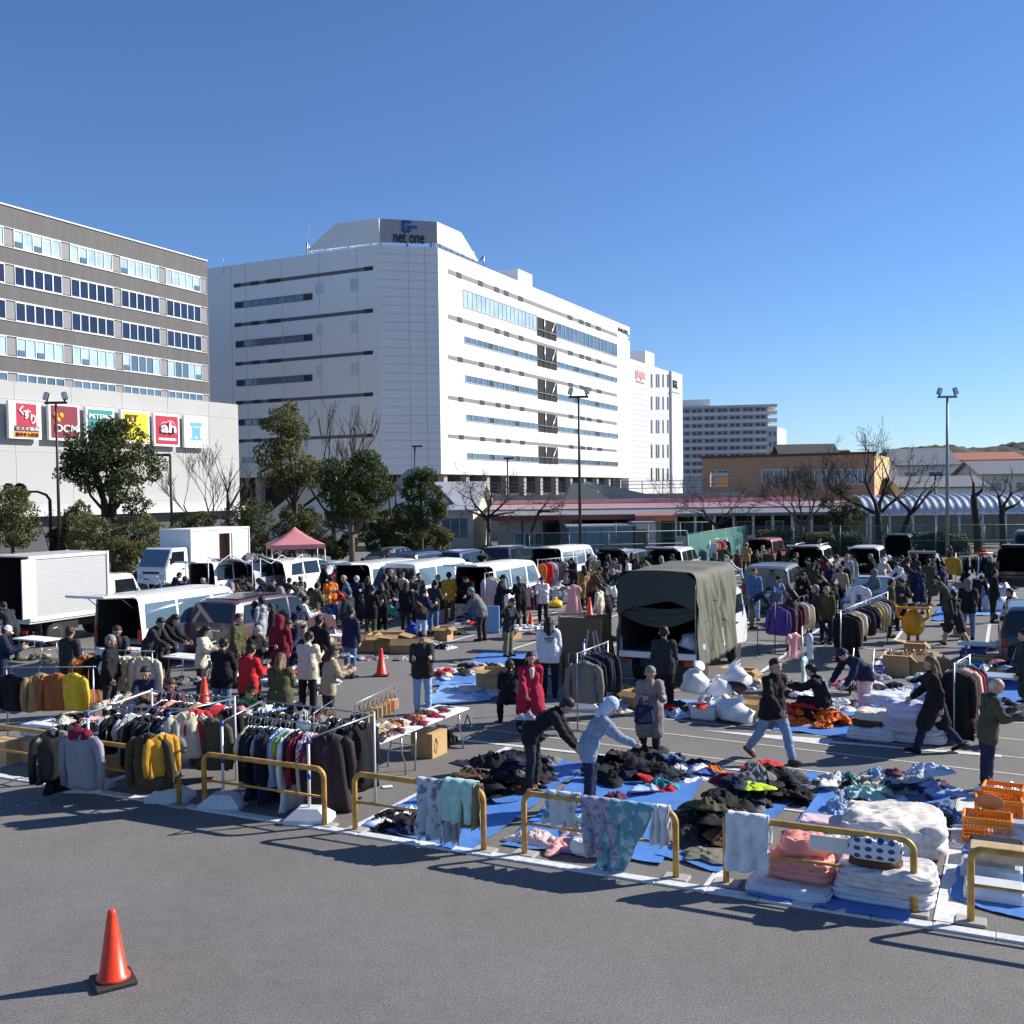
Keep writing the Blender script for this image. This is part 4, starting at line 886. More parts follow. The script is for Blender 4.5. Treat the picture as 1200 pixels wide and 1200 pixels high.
POSE = {  # lean, hips L/R, knees L/R, shoulders L/R, elbows L/R, head pitch, arm spread
    'stand': (4, (2, -2), (2, 2), (6, 4), (14, 12), 8, .16), 'look': (8, (1, -1), (3, 3), (28, 22), (78, 84), 30, .1), 'walk': (6, (26, -20), (10, 22), (-22, 24), (18, 24), 6, .12),
    'bend': (58, (10, 4), (14, 8), (24, 30), (14, 10), 10, .12), 'stoop': (32, (12, 2), (14, 6), (30, 40), (30, 24), 20, .12), 'crouch': (24, (98, 84), (128, 132), (58, 50), (40, 50), 16, .1), 'sit': (12, (82, 86), (84, 80), (36, 40), (58, 50), 18, .1),
    'deep': (80, (6, 0), (12, 10), (6, 16), (16, 20), -10, .1)}
def skeleton(pose):
    lean, hp, kn, sh, el, hd, ab = POSE[pose]; J = {}
    l = R(lean); td = Vector((0, math.sin(l), math.cos(l))); tf = Vector((0, math.cos(l), -math.sin(l)))
    legs = []
    for i, s in ((0, -1), (1, 1)):
        h = Vector((s * .095, 0, 0)); k = h + sag(R(hp[i]), .44, s * .05 if pose not in ('crouch', 'sit') else s * .25); an = k + sag(R(hp[i] - kn[i]), .42)
        legs.append((h, k, an, R(hp[i] - kn[i])))
    zmin = min(a[2].z for a in legs); off = Vector((0, 0, .085 - zmin))
    J['legs'] = [(a + off, b + off, c + off, e) for a, b, c, e in legs]; pel = off.copy(); J['pel'] = pel; J['td'] = td; J['tf'] = tf
    J['waist'] = pel + td * .17; J['chest'] = pel + td * .33; J['neck'] = pel + td * .51 + tf * .0
    hl = l * .85 + R(hd); J['hu'] = Vector((0, math.sin(hl * .9), math.cos(hl * .9))); J['hf'] = Vector((0, math.cos(hl * .9), -math.sin(hl * .9)))
    J['head'] = J['neck'] + (td * .4 + J['hu'] * .6).normalized() * .155
    J['arms'] = []
    for i, s in ((0, -1), (1, 1)):
        S = pel + td * .455 + Vector((s * .17, 0, 0)); E = S + sag(R(sh[i]), .285, s * ab); W_ = E + sag(R(sh[i] + el[i]), .25, -s * ab * .6); J['arms'].append((S, E, W_, R(sh[i] + el[i])))
    return J
PERS = {}
def build_pose(pose):
    J = skeleton(pose); P = {}; pel, td, tf = J['pel'], J['td'], J['tf']; X = Vector((1, 0, 0)); hu, hf, hc = J['hu'], J['hf'], J['head']
    mb = MB()                                            # body: one surface from head to ankles, with fingers
    for s in (-1, 1):
        rc(mb, pel + X * s * .06, J['waist'] + X * s * .045, .09, .08); rc(mb, J['waist'] + X * s * .045, J['chest'] + X * s * .06, .08, .085); rc(mb, J['chest'] + X * s * .06, pel + td * .45 + X * s * .1, .085, .05)
    rc(mb, J['chest'] + td * .1, J['neck'], .06, .052); rc(mb, J['neck'], hc - hu * .03, .05, .052)
    rc(mb, hc + hu * .035 - hf * .012, hc + hu * .03 + hf * .012, .088, .084, 14, 4); rc(mb, hc - hu * .045 + hf * .03, hc - hu * .075 + hf * .05, .062, .036, 12)
    rc(mb, hc + hu * .005 + hf * .088, hc - hu * .028 + hf * .106, .011, .016, 8)   # nose
    for s in (-1, 1):
        rc(mb, hc + X * s * .086 + hu * .01, hc + X * s * .092 - hu * .03 + hf * .005, .02, .013, 8); rc(mb, hc + X * s * .04 - hu * .02 + hf * .06, hc + X * s * .04 - hu * .03 + hf * .06, .026, .024, 8)
    rc(mb, hc - X * .022 - hu * .058 + hf * .083, hc + X * .022 - hu * .058 + hf * .083, .011, .011, 8)
    for (h, k, a, e) in J['legs']: rc(mb, h, k, .075, .05); rc(mb, k, a, .052, .035); rc(mb, a, a + Vector((0, .1, -.05)), .034, .03)
    J['hands'] = []
    for i, (S, E, W_, ea) in enumerate(J['arms']):
        s = (-1, 1)[i]; rc(mb, S, E, .05, .04); rc(mb, E, W_, .04, .028); d = (W_ - E).normalized(); f = Vector((0, d.z * -1, d.y)); f = (f - d * f.dot(d)).normalized(); c = d.cross(f)
        rc(mb, W_ + f * .012, W_ + d * .075 + f * .02, .024, .022); rc(mb, W_ - f * .012, W_ + d * .075 - f * .02, .024, .022); J['hands'].append(W_ + d * .1)
        for q, (o_, L_) in enumerate(((.03, .07), (.011, .082), (-.009, .077), (-.028, .06))):
            a = W_ + d * .085 + f * o_; b = a + (d * .9 - c * .3 * s).normalized() * L_ * .55; e_ = b + (d * .5 - c * .9 * s).normalized() * L_ * .5; rc(mb, a, b, .0115, .0105, 7, 2); rc(mb, b, e_, .0105, .009, 7, 2)
        a = W_ + d * .03 + f * .03; b = a + (d * .6 + f * .8).normalized() * .04; rc(mb, a, b, .014, .012, 7, 2); rc(mb, b, b + d * .035, .012, .01, 7, 2)
    me = remeshed(mb, .0095, 2, .4)
    for p in me.polygons: p.use_smooth = True
    for _ in range(3): me.materials.append(M_dark)
    for p in me.polygons:
        c = p.center - hc; x, y, z = c.x, c.dot(hf), c.dot(hu)
        if y > .055 and ((abs(abs(x) - .034) < .015 and abs(z - .012) < .008)): p.material_index = 1
        elif y > .06 and abs(x) < .028 and abs(z + .058) < .007: p.material_index = 2
    P['body'] = me
    # shoes
    mb = MB()
    for (h, k, a, e) in J['legs']:
        t = Vector((0, math.cos(max(-1.0, min(.2, e * .6))), math.sin(max(-1.0, min(.2, e * .6))))); up = Vector((0, -t.z, t.y)); b0 = a - up * .045
        for sx in (-.014, .014): rc(mb, b0 - t * .045 + X * sx, b0 + t * .1 + X * sx, .042, .04, 10); rc(mb, b0 + t * .1 + X * sx, b0 + t * .17 + X * sx - up * .008, .04, .03, 10)
        rc(mb, a - up * .04, a + (k - a).normalized() * .04, .045, .045)
    me = remeshed(mb, .014, 2)
    P['shoes'] = joinme([me], 'shoes')
    # trousers
    mb = MB()
    for (h, k, a, e) in J['legs']:
        m_ = h + (k - h) * .45; rc(mb, h + td * .02, m_, .105, .1); rc(mb, m_, k, .1, .077); rc(mb, k, k + (a - k) * .5, .079, .076); rc(mb, k + (a - k) * .5, k + (a - k) * .93, .076, .066)
    rc(mb, pel - X * .05, pel + td * .1 - X * .05, .115, .1); rc(mb, pel + X * .05, pel + td * .1 + X * .05, .115, .1)
    me = remeshed(mb, .017, 4); P['trousers'] = joinme([folds(me, .011, 9, 3, 2.2)], 'trousers')
    # tops
    def top(kind):
        mb = MB(); fat = {'jacket': .03, 'coat': .03, 'sweater': .012}[kind]; lo = {'jacket': -.1, 'coat': -.3, 'sweater': -.02}[kind]
        upright = abs(td.z) > .9
        for s in (-1, 1):
            rc(mb, pel + X * s * .06, J['waist'] + X * s * .055, .095 + fat, .092 + fat, 12); rc(mb, J['waist'] + X * s * .055, J['chest'] + X * s * .07, .092 + fat, .095 + fat, 12); rc(mb, J['chest'] + X * s * .07, pel + td * .445 + X * s * .115, .095 + fat, .055 + fat * .6, 12)
        if kind == 'coat':
            for (h, k, a, e) in J['legs']: rc(mb, h + td * .05, h + (k - h) * .95, .125 + fat, .115 + fat, 12)
        else:
            for (h, k, a, e) in J['legs']: rc(mb, h + td * .1, h + (k - h) * (.3 if kind == 'jacket' else .12), .1 + fat, .1 + fat, 12)
        rc(mb, J['chest'] + td * .1, J['neck'] + td * .01, .08 + fat, .062 + fat * .6)
        me = remeshed(mb, .019, 5)
        if upright: hemcut(me, pel - td * (.5 if kind == 'coat' else .19 if kind == 'jacket' else .1) + Vector((0, 0, 0)), -td)
        folds(me, .014 if kind != 'sweater' else .01, 8, 5, 1.6 if kind != 'coat' else .7)
        mb = MB()
        for (S, E, W_, ea) in J['arms']: rc(mb, S - X * math.copysign(.03, S.x), S, .08, .07 + fat * .5); rc(mb, S, E, .066 + fat * .6, .054 + fat * .6); rc(mb, E, W_ - (W_ - E) * .05, .056 + fat * .6, .044 + fat * .4)
        m2 = remeshed(mb, .016, 4); folds(m2, .013, 11, 9, 1.5)
        mb = MB(); n0 = J['neck'] - td * .02
        rc(mb, n0 - X * .035 - tf * .035, n0 + X * .035 - tf * .035, .05 + fat * .4, .05 + fat * .4); rc(mb, n0 - X * .055 + tf * .02, n0 + X * .055 + tf * .02, .034, .034)
        m3 = remeshed(mb, .014, 2)
        r = joinme([me, m2, m3], kind); P[kind] = r
        mb = MB(); rc(mb, n0 - X * .06 - tf * .08 - td * .02, n0 + X * .06 - tf * .08 - td * .02, .07, .07); rc(mb, n0 - X * .05 - tf * .1 - td * .1, n0 + X * .05 - tf * .1 - td * .1, .045, .045); P['hood'] = joinme([folds(remeshed(mb, .014, 2), .012, 12, 2)], 'hood')
    top('jacket'); top('sweater')
    if pose in ('stand', 'look', 'walk', 'stoop', 'sit'): top('coat')
    # hair and hats
    def cap(kind):
        mb = MB(); c0 = hc + hu * .04 - hf * .014
        if kind == 'short':
            rc(mb, c0 + hu * .008, c0 - hf * .012, .098, .1, 14, 4); rc(mb, hc - hf * .055 - hu * .03, hc - hf * .05 + hu * .02, .06, .08, 12)
        elif kind == 'long':
            rc(mb, c0 + hu * .008, c0 - hf * .012, .1, .102, 14, 4)
            for s in (-1, 1): rc(mb, hc + X * s * .06 - hf * .02, hc + X * s * .075 - hu * .17 - hf * .045, .05, .045)
            rc(mb, hc - hf * .07, hc - hu * .22 - hf * .1, .075, .065)
        elif kind == 'beanie':
            rc(mb, c0 + hu * .02, c0 + hu * .0, .1, .106, 14, 4); rc(mb, c0 + hu * .1, c0 + hu * .115, .03, .02)
        elif kind == 'cap':
            rc(mb, c0 + hu * .012, c0, .098, .104, 14, 4)
        elif kind == 'bald':
            rc(mb, hc - hf * .055 - hu * .03, hc - hf * .06 + hu * .0, .06, .062, 12)
        elif kind == 'hoodup':
            rc(mb, c0 - hf * .015, hc - hf * .03 - hu * .06, .118, .105, 14, 4); rc(mb, hc - hu * .1 - hf * .04, hc - hu * .16 - hf * .05, .1, .1)
        me = remeshed(mb, .012, 2)
        bm = bmesh.new(); bm.from_mesh(me); dl = []            # open the face
        for v in bm.verts:
            c = v.co - hc; y, z = c.dot(hf), c.dot(hu); lim = {'short': .055, 'long': .05, 'beanie': .05, 'cap': .045, 'bald': .2, 'hoodup': .028}[kind]
            if y > .03 and z < lim: dl.append(v)
            elif kind in ('cap', 'beanie') and z < .02: dl.append(v)
        bmesh.ops.delete(bm, geom=dl, context='VERTS'); bm.to_mesh(me); bm.free()
        folds(me, .006 if kind in ('short', 'long') else .003, 28, 4, .6); L = [me]
        if kind == 'cap':
            mb = MB(); q = hc + hu * .05
            mb.grid(8, 4, lambda s, t: q + X * (.075 * (s * 2 - 1) * (1 - .25 * t)) + hf * (.075 + .075 * t * (1 - (s * 2 - 1) ** 2 * .5)) - hu * (.018 * t + .02 * (s * 2 - 1) ** 2)); L.append(mb.mesh('brim', M_dark)); L[-1].materials.clear()
            mb = MB(); rc(mb, hc - hf * .055 - hu * .03, hc - hf * .05 + hu * .0, .06, .07, 12)
        P['hair_' + kind] = joinme(L, 'hair')
    for k in ('short', 'long', 'beanie', 'cap', 'bald', 'hoodup'): cap(k)
    for k, me in P.items():
        if k != 'body': me.materials.append(M_dark)
    P['J'] = J; PERS[pose] = P
M_skin = mat('skin', (.5, .3, .2), .55, var=.08, vs=12); M_eye = mat('eye_dark', (.02, .015, .012), .3); M_lip = mat('lips', (.35, .13, .11), .5)
HAIRC = dict(black=(.01, .009, .008), brown=(.045, .025, .014), grey=(.2, .2, .2), white=(.5, .49, .47), tan=(.13, .07, .035))
def hairm(c): return mat('hair_' + c, HAIRC[c], .6, var=.3, vs=60, spec=.4) if c in HAIRC else cm(c)
GAR = dict(jacket='jacket', coat='long coat', sweater='top'); HATW = dict(beanie='beanie', cap='cap', hoodup='hood up')
POSW = dict(stand='standing', look='looking', walk='walking', bend='bending', stoop='stooping', crouch='crouching', sit='sitting', deep='bent double')
def person(px, yh, pose='stand', face=0, top='jacket', tc='black', pc='charcoal', hair='short', hc='black', H_=1.66, label=None, where='', hood=False, sc_=None, shoe='black', ground=0.0, feet=None, tm=None, pm=None):
    """px,yh: top of the head in the photo.  face: 0 away from the camera, 90 to the right, 180 to the camera."""
    if pose not in PERS: build_pose(pose)
    P = PERS[pose]; J = P['J']; s = H_ / 1.66; hz = (J['head'].z + .115 * max(.55, J['hu'].z)) * s + ground
    d0 = ray(px, yh); h_ = EYE + d0 * ((hz - CAMH) / d0.z)
    if feet is not None: q = at(px, feet); h_ = Vector((q.x, q.y, 0))
    a = R(-face); Rm = MR(a, 3, 'Z'); ofs = Rm @ Vector((J['head'].x, J['head'].y, 0)) * s if feet is None else Vector((0, 0, 0))
    loc = (h_.x - ofs.x, h_.y - ofs.y, ground)
    if top == 'coat' and 'coat' not in P: top = 'jacket'
    if label is None:
        hw = {'beanie': f'{wd(hc)} beanie', 'cap': f'{wd(hc)} cap', 'hoodup': f'{wd(hc)} hood up', 'long': f'long {hc} hair', 'bald': 'bald head'}.get(hair)
        label = f"person {POSW[pose]} in {wd(tc)} {GAR[top]} and {wd(pc)} trousers" + (f", {hw}" if hw else '') + (f', {where}' if where else '')
    o = inst('person', P['body'], [M_skin, M_eye, M_lip], None, loc, (0, 0, a), s); tag(o, label, 'person', 'people at the flea market', pos=(px, yh))
    inst(GAR[top].replace(' ', '_') if top != 'sweater' else 'sweater', P[top], [tm or cm(tc)], o); inst('trousers', P['trousers'], [pm or cm(pc)], o); inst('shoes', P['shoes'], [cm(shoe)], o)
    if hair == 'hoodup': inst('hood', P['hair_hoodup'], [cm(hc)], o); inst('hair', P['hair_short'], [hairm('black')], o)
    elif hair in ('cap', 'beanie'):
        inst(hair, P['hair_' + hair], [cm(hc) if hc in CC else hairm(hc)], o); inst('hair', P['hair_bald'], [hairm('black')], o)
    else: inst('hair', P['hair_' + hair], [hairm(hc)], o)
    if hood: inst('hood', P['hood'], [tm or cm(tc)], o)
    return o, [Vector(loc) + Rm @ (h * s) for h in J['hands']], Rm

# ================================================================ GENERATORS: CLOTHES AND GOODS
def garment_mesh(kind, seed):
    """a garment on a hanger: width along x, thickness along y, hook at the origin"""
    rg = random.Random(seed); mb = MB()
    L, wS, wH, sl, th = {'jacket': (.72, .235, .27, .6, .075), 'coat': (1.08, .235, .33, .62, .08), 'shirt': (.74, .225, .25, .25, .04), 'sweater': (.64, .24, .26, .58, .06), 'dress': (1.05, .2, .34, .18, .05), 'trousers': (.98, .19, .2, 0, .045)}[kind]
    n = 22; rows = [(0.0, .075, .045), (-.02, .11, .05), (-.05, .19, .055), (-.085, wS, .06)]
    for i in range(1, 11):
        t = i / 10; rows.append((-.085 - (L - .085) * t, wS - .02 + (wH - wS + .02) * t - .02 * math.sin(t * 3.1), th * (1 - .25 * t)))
    vs = []; ph = rg.uniform(0, 6)
    for (z, a, b) in rows:
        f = min(1, -z / .25)
        for j in range(n):
            an = 2 * math.pi * j / n; cx, cy = math.cos(an), math.sin(an)
            rip = 1 + f * .35 * NZ((cx * 2.2 + seed, cy * 2.2, z * 1.3)) ; x = a * math.copysign(abs(cx) ** .8, cx) ; y = b * cy * rip + f * .03 * math.sin(x * 26 + ph + z * 3) + f * .02 * NZ((x * 6, z * 6, seed))
            vs.append((x, y, z - .1 + (.015 * NZ((x * 5, seed, 2)) if z <= -L + .01 else 0)))
    fs = [(i * n + j, (i + 1) * n + j, (i + 1) * n + (j + 1) % n, i * n + (j + 1) % n) for i in range(len(rows) - 1) for j in range(n)]
    fs.append(tuple(range(n))); fs.append(tuple(range((len(rows) - 1) * n, len(rows) * n))[::-1]); mb.add(vs, fs, True)
    if sl:
        for s in (-1, 1):
            pts = [(s * (wS - .05), 0, -.2), (s * (wS + .03), .0, -.26), (s * (wS + .065), .012, -.2 - sl * .55), (s * (wS + .05), .03 * rg.uniform(-1, 1), -.2 - sl)]
            P_ = [Vector(p) for p in pts]; k0 = len(mb.v); mb.tube(P_, [.075, .07, .062, .05], 9)
            for i in range(k0, len(mb.v)):
                x, y, z = mb.v[i]; mb.v[i] = (x, y * .8 + .012 * NZ((x * 14, z * 14, seed)), z)
    if kind in ('jacket', 'coat'):
        for s in (-1, 1): mb.tube([(s * .09, .03, -.13), (s * .06, -.06, -.13), (s * .02, -.075, -.2)], [.022, .026, .014], 6)
    mb.mi = 1; mb.tube([(0, 0, -.09), (0, 0, -.02), (.025, 0, .005), (.03, 0, .03), (0, 0, .045), (-.02, 0, .03)], .006, 4); mb.tube([(-.17, 0, -.155), (0, 0, -.085), (.17, 0, -.155)], .012, 4)
    return mb.mesh(kind, [M_dark, M_steel])
GM = {}
def gmesh(kind, k):
    key = (kind, k % 4)
    if key not in GM: GM[key] = garment_mesh(kind, 3.7 * key[1] + len(kind))
    return GM[key]
GW = dict(jacket='jacket', coat='coat', shirt='shirt', sweater='jumper', dress='dress', trousers='trousers')
def hang(p, rz, kind, col, where, group, sc=1, m=None, k=0, label=None):
    o = inst('hanging_' + GW[kind], gmesh(kind, k), [m or cm(col), M_steel], None, p, (R(rnd.uniform(-3, 3)), R(rnd.uniform(-4, 4)), rz), (sc, sc * rnd.uniform(.7, 1), sc * rnd.uniform(.86, 1.18)))
    a = {'o': 'an'}.get(wd(col)[0], 'a'); tag(o, label or f"{wd(col)} {GW[kind]} hanging on {where}", GW[kind], group, pos='w'); return o
def hang_row(p0, p1, items, where, group, face=90, jit=14, inset=.06):
    p0, p1 = Vector(p0), Vector(p1); d = p1 - p0; n = len(items); rz = math.atan2(d.y, d.x)
    for i, it in enumerate(items):
        f = inset + (1 - 2 * inset) * ((i + .5) / n); hang(p0 + d * (f + rnd.uniform(-.2, .2) / n) - Z * rnd.uniform(0, .05), rz + R(face + rnd.uniform(-jit, jit)), it[0], it[1], where, group, rnd.uniform(.94, 1.05), it[2] if len(it) > 2 else None, i)
def crumple_mesh(seed, tall=.42, nr=20, na=60):
    """one dropped garment: irregular outline with sleeve tails, sharp creased folds"""
    rg = random.Random(seed); ox = seed * 7.3; vs = []; th = rg.uniform(0, 3.14); ct, st = math.cos(th), math.sin(th)
    tails = [(rg.uniform(0, 6.28), rg.uniform(.3, .75), rg.uniform(5, 12)) for _ in range(3)]
    def out(a):
        r = .8 + .3 * NZ((math.cos(a) * 1.2 + ox, math.sin(a) * 1.2, 0)) + .14 * NZ((math.cos(a) * 3.2 + ox, math.sin(a) * 3.2, 5))
        for (ta, tl, tw) in tails: r += tl * math.exp(-tw * (math.atan2(math.sin(a - ta), math.cos(a - ta))) ** 2)
        return r
    def rg_(x, y, f, k):
        n = NZ((x * f + ox, y * f * .55, k)); return (1 - min(1, abs(n) * 2.4)) ** 2
    for i in range(nr + 1):
        q = i / nr
        for j in range(na):
            a = 2 * math.pi * j / na; r = q * out(a); x, y = r * math.cos(a), r * math.sin(a)
            wx, wy = x + .18 * NZ((x * 1.7 + ox, y * 1.7, 3)), y + .18 * NZ((x * 1.7, y * 1.7 + ox, 8)); u, v = wx * ct - wy * st, wx * st + wy * ct
            h = (1 - q ** 2.6) ; z = h * (.34 + .4 * rg_(u, v, 1.9, 1) + .3 * rg_(v, u, 3.3, 2) + .16 * rg_(u + v, v, 7, 4) + .22 * NZ((x * 1.1 + ox, y * 1.1, 9)))
            z += .1 * (1 - q) * 0 + (.07 if i < nr else 0) * (1 - q ** 6)
            vs.append((x + .06 * NZ((x * 5, y * 5, ox)), y + .06 * NZ((y * 5, x * 5, ox)), max(0, z) * tall))
    fs = [(i * na + j, (i + 1) * na + j, (i + 1) * na + (j + 1) % na, i * na + (j + 1) % na) for i in range(nr) for j in range(na)]
    n0 = len(vs); vs += [(x, y, -.03) for (x, y, z) in vs[nr * na:]]
    fs += [(nr * na + j, n0 + j, n0 + (j + 1) % na, nr * na + (j + 1) % na) for j in range(na)] + [tuple(range(n0, n0 + na))[::-1]]
    mb = MB(); mb.add(vs, fs, True); return mb.mesh('crumpled', M_dark)
CRM = [crumple_mesh(i + 1) for i in range(9)]
CRS = [crumple_mesh(i + 1, .42, 12, 34) for i in range(9)]; SMB = MB(); SMM = []
def pile(c, ax, ay, n, cols, where, group, size=.34, h=.4, rz=0, seed=1, name='garment', word='garment', cat='clothing', extra=None, stuff=0):
    """a heap built from single crumpled garments; axes ax along U, ay along V"""
    rg = random.Random(seed); c = Vector(c); items = []
    for i in range(n):
        for _ in range(30):
            x, y = rg.uniform(-1, 1), rg.uniform(-1, 1)
            if x * x + y * y < 1: break
        e = max(0, 1 - (x * x + y * y)); lev = rg.random() if i > n * .5 else 0
        z = h * e * (.3 + .5 * lev) if i > n * .35 else 0.0
        col = cols[i % len(cols)]; s = size * rg.uniform(.7, 1.15)
        p = c + U * x * ax + V * y * ay + Z * z
        if stuff:
            m_ = cm(col); SMM.append(m_) if m_ not in SMM else 0; SMB.mi = SMM.index(m_); q = CRS[i % 9]; SMB.add([v.co for v in q.vertices], [tuple(f.vertices) for f in q.polygons], True, MT(p) @ MR(rg.uniform(0, 6.3), 4, 'Z') @ MR(R(rg.uniform(-18, 18)) if z else 0, 4, 'X') @ Matrix.Diagonal((s, s * .8, s, 1))); continue
        o = inst(name, CRM[rg.randrange(len(CRM))], [extra.get(col) if extra and col in extra else cm(col)], None, p, (R(rg.uniform(-20, 20)) if z else 0, R(rg.uniform(-20, 20)) if z else 0, rg.uniform(0, 6.3)), (s, s * rg.uniform(.65, 1), s * rg.uniform(.75, 1.25)))
        tag(o, f"{wd(col) if col in CC else col} {word} in the heap {where}", cat, group, pos='w')
def folded_mesh(seed, L, Wd, Hh, layers=3):
    mb = MB(); 
    def fn(face):
        def g(s, t):
            a, b = s * 2 - 1, t * 2 - 1
            return face(a, b)
        return g
    N_ = 14; bm = bmesh.new(); bmesh.ops.create_cube(bm, size=2); bmesh.ops.subdivide_edges(bm, edges=bm.edges[:], cuts=25, use_grid_fill=True)
    for v in bm.verts:
        c = v.co.copy(); x, y, z = c
        r = Vector((x, y, z)); m = (abs(x) ** 5 + abs(y) ** 5 + abs(z) ** 5) ** (1 / 5); r = r / m
        side = max(abs(r.x), abs(r.y)); lay = abs(math.sin((r.z + 1) / 2 * math.pi * layers)) ** .5
        k = 1 - .1 * (1 - lay) * (1 if side > .85 else 0)
        nz = NZ((r.x * 1.7 + seed, r.y * 1.7, r.z * 1.2)); n2_ = abs(NZ((r.x * 3.2 + seed, r.y * 3.2, r.z * 3))); cr = (1 - min(1, 2.5 * abs(NZ((r.x * 2.4 + seed, r.y * 2.4 + r.z * 2, 4))))) ** 2; k -= .02 * cr
        v.co = Vector((r.x * L / 2 * k * (1 + .06 * nz), r.y * Wd / 2 * k * (1 + .06 * nz), (r.z + 1) * Hh / 2 * (1 + .16 * nz - (.17 * n2_ + .05 * cr) * (r.z > .2)) if r.z > -.9 else 0))
    me = bpy.data.meshes.new('folded'); bm.to_mesh(me); bm.free(); me.materials.append(M_dark)
    for p in me.polygons: p.use_smooth = True
    return me
def bag_mesh(seed):
    """tied plastic sack"""
    mb = MB(); prof = [(.02, 0), (.24, .0), (.31, .07), (.33, .16), (.29, .26), (.19, .34), (.08, .38), (.045, .4), (.08, .43), (.13, .47), (.02, .46)]
    mb.lathe(prof, 26)
    for i, (x, y, z) in enumerate(mb.v):
        r = 1 + .55 * NZ((x * 3.4 + seed * 3.1, y * 3.4, z * 5)) + .12 * (1 - 2 * abs(NZ((x * 11 + seed, y * 11, z * 9)))); mb.v[i] = (x * r + z * .25 * math.sin(seed * 2.1), y * r * .85 + z * .2 * math.cos(seed), z * (1 + .45 * NZ((x * 3.5, y * 3.5, seed * 2.3))))
    return mb.mesh('sack', M_dark)
BAGM = [bag_mesh(i) for i in range(4)]
M_bag = mat('white_polythene', (.72, .73, .75), .32, var=.05, bump=.3, bs=22); M_bagc = mat('cloudy_polythene', (.5, .55, .6), .25, var=.15, vs=8, bump=.3, bs=22)
def sack(p, s, label, m=None, k=0, sz=None):
    o = inst('plastic_sack', BAGM[k % 4], [m or M_bag], None, p, (R(rnd.uniform(-16, 16)), R(rnd.uniform(-16, 16)), rnd.uniform(0, 6)), (s, s, sz or s * rnd.uniform(.8, 1.25))); tag(o, label, 'plastic bag', 'plastic bags lying about the stalls', pos='w'); return o
def carton(p, d, rz, label, open_=True, m=None, mark=False, content=None):
    m = m or M_card; t = thing('cardboard_box', label, 'box', p, rz, 'cardboard boxes'); x, y, z = d; th = .012
    mb = MB()
    for (c, s_) in (((0, -y / 2 + th / 2, z / 2), (x, th, z)), ((0, y / 2 - th / 2, z / 2), (x, th, z)), ((-x / 2 + th / 2, 0, z / 2), (th, y - 2 * th, z)), ((x / 2 - th / 2, 0, z / 2), (th, y - 2 * th, z)), ((0, 0, th / 2 + .002), (x - 2 * th, y - 2 * th, th))): mb.box(c, s_)
    if not open_: mb.box((0, 0, z + .003), (x - .004, y - .004, .008))
    mb.build('carton', m, t)
    if open_:
        for k, (c, s_, ax, an) in enumerate((((0, -y / 2, z), (x, y * .42), 'X', -140), ((0, y / 2, z), (x, y * .42), 'X', 140), ((-x / 2, 0, z), (y, x * .4), 'Y', 130), ((x / 2, 0, z), (y, x * .4), 'Y', -130))):
            a = R(an + rnd.uniform(-25, 25)); mb = MB()
            if ax == 'X':
                sg = -1 if k == 0 else 1; M_ = MT(c) @ MR(sg * R(rnd.uniform(-50, 10)), 4, 'X'); mb.box((0, sg * s_[1] / 2, 0), (s_[0] * .98, s_[1], .008), M=M_)
            else:
                sg = -1 if k == 2 else 1; M_ = MT(c) @ MR(-sg * R(rnd.uniform(-50, 10)), 4, 'Y'); mb.box((sg * s_[1] / 2, 0, 0), (s_[1], s_[0] * .98, .008), M=M_)
            mb.build('flap', M_cardin if k % 2 else m, t)
        mb = MB(); mb.box((0, 0, z * .55), (x - .03, y - .03, .01)); 
        if content: mb.build('filling', cm(content), t)
    else:
        mb = MB(); mb.box((0, 0, z + .009), (x * 1.0, .06, .003)); mb.build('tape', mat('parcel_tape', (.42, .27, .12), .3), t)
    if mark:
        mb = MB(); M_ = MT((x / 2 + .001, 0, z * .5))
        for k in range(4): mb.box((.001, -.08 + .05 * k, .02 * (k % 2)), (.002, .035, .03), M=M_)
        mb.build('printed_mark', mat('box_ink', (.12, .07, .03), .8), t)
    return t
def table(p, L, Wd, H_, rz, label, top=None, legs='fold', cloth_=None):
    t = thing('folding_table', label, 'table', p, rz, 'folding tables of the stalls'); mb = MB(); mb.box((0, 0, H_ - .02), (L, Wd, .04), bev=.012); mb.build('tabletop', top or M_white, t)
    for s in (-1, 1):
        for y in (-1, 1):
            mb = MB(); x = s * (L / 2 - .22); mb.tube([(x, y * Wd * .36, H_ - .05), (x + s * .02, y * Wd * .36, H_ * .5), (x + s * .07, y * Wd * .4, H_ * .28), (x + s * .08, y * Wd * .4, 0)], .014, 6); mb.build('leg', M_steel, t)
        mb = MB(); mb.tube([(s * (L / 2 - .21), -Wd * .36, H_ * .55), (s * (L / 2 - .21), Wd * .36, H_ * .55)], .01, 5); mb.build('stretcher', M_steel, t)
    return t
def rack(p, L, H_, rz, label, m=None, base='feet', name='clothes_rack'):
    m = m or M_steel; t = thing(name, label, 'clothes rack', p, rz, 'clothes racks of the stalls'); mb = MB(); mb.tube([(-L / 2 - .06, 0, H_), (L / 2 + .06, 0, H_)], .014, 6); mb.build('rail', m, t)
    for s in (-1, 1):
        mb = MB(); mb.tube([(s * L / 2, 0, .02), (s * L / 2, 0, H_ + .02)], .015, 6); o = mb.build('post', m, t)
        mb = MB(); mb.tube([(s * L / 2, -.28, .02), (s * L / 2, .28, .02)], .014, 5); mb.build('foot', m, t)
    return t
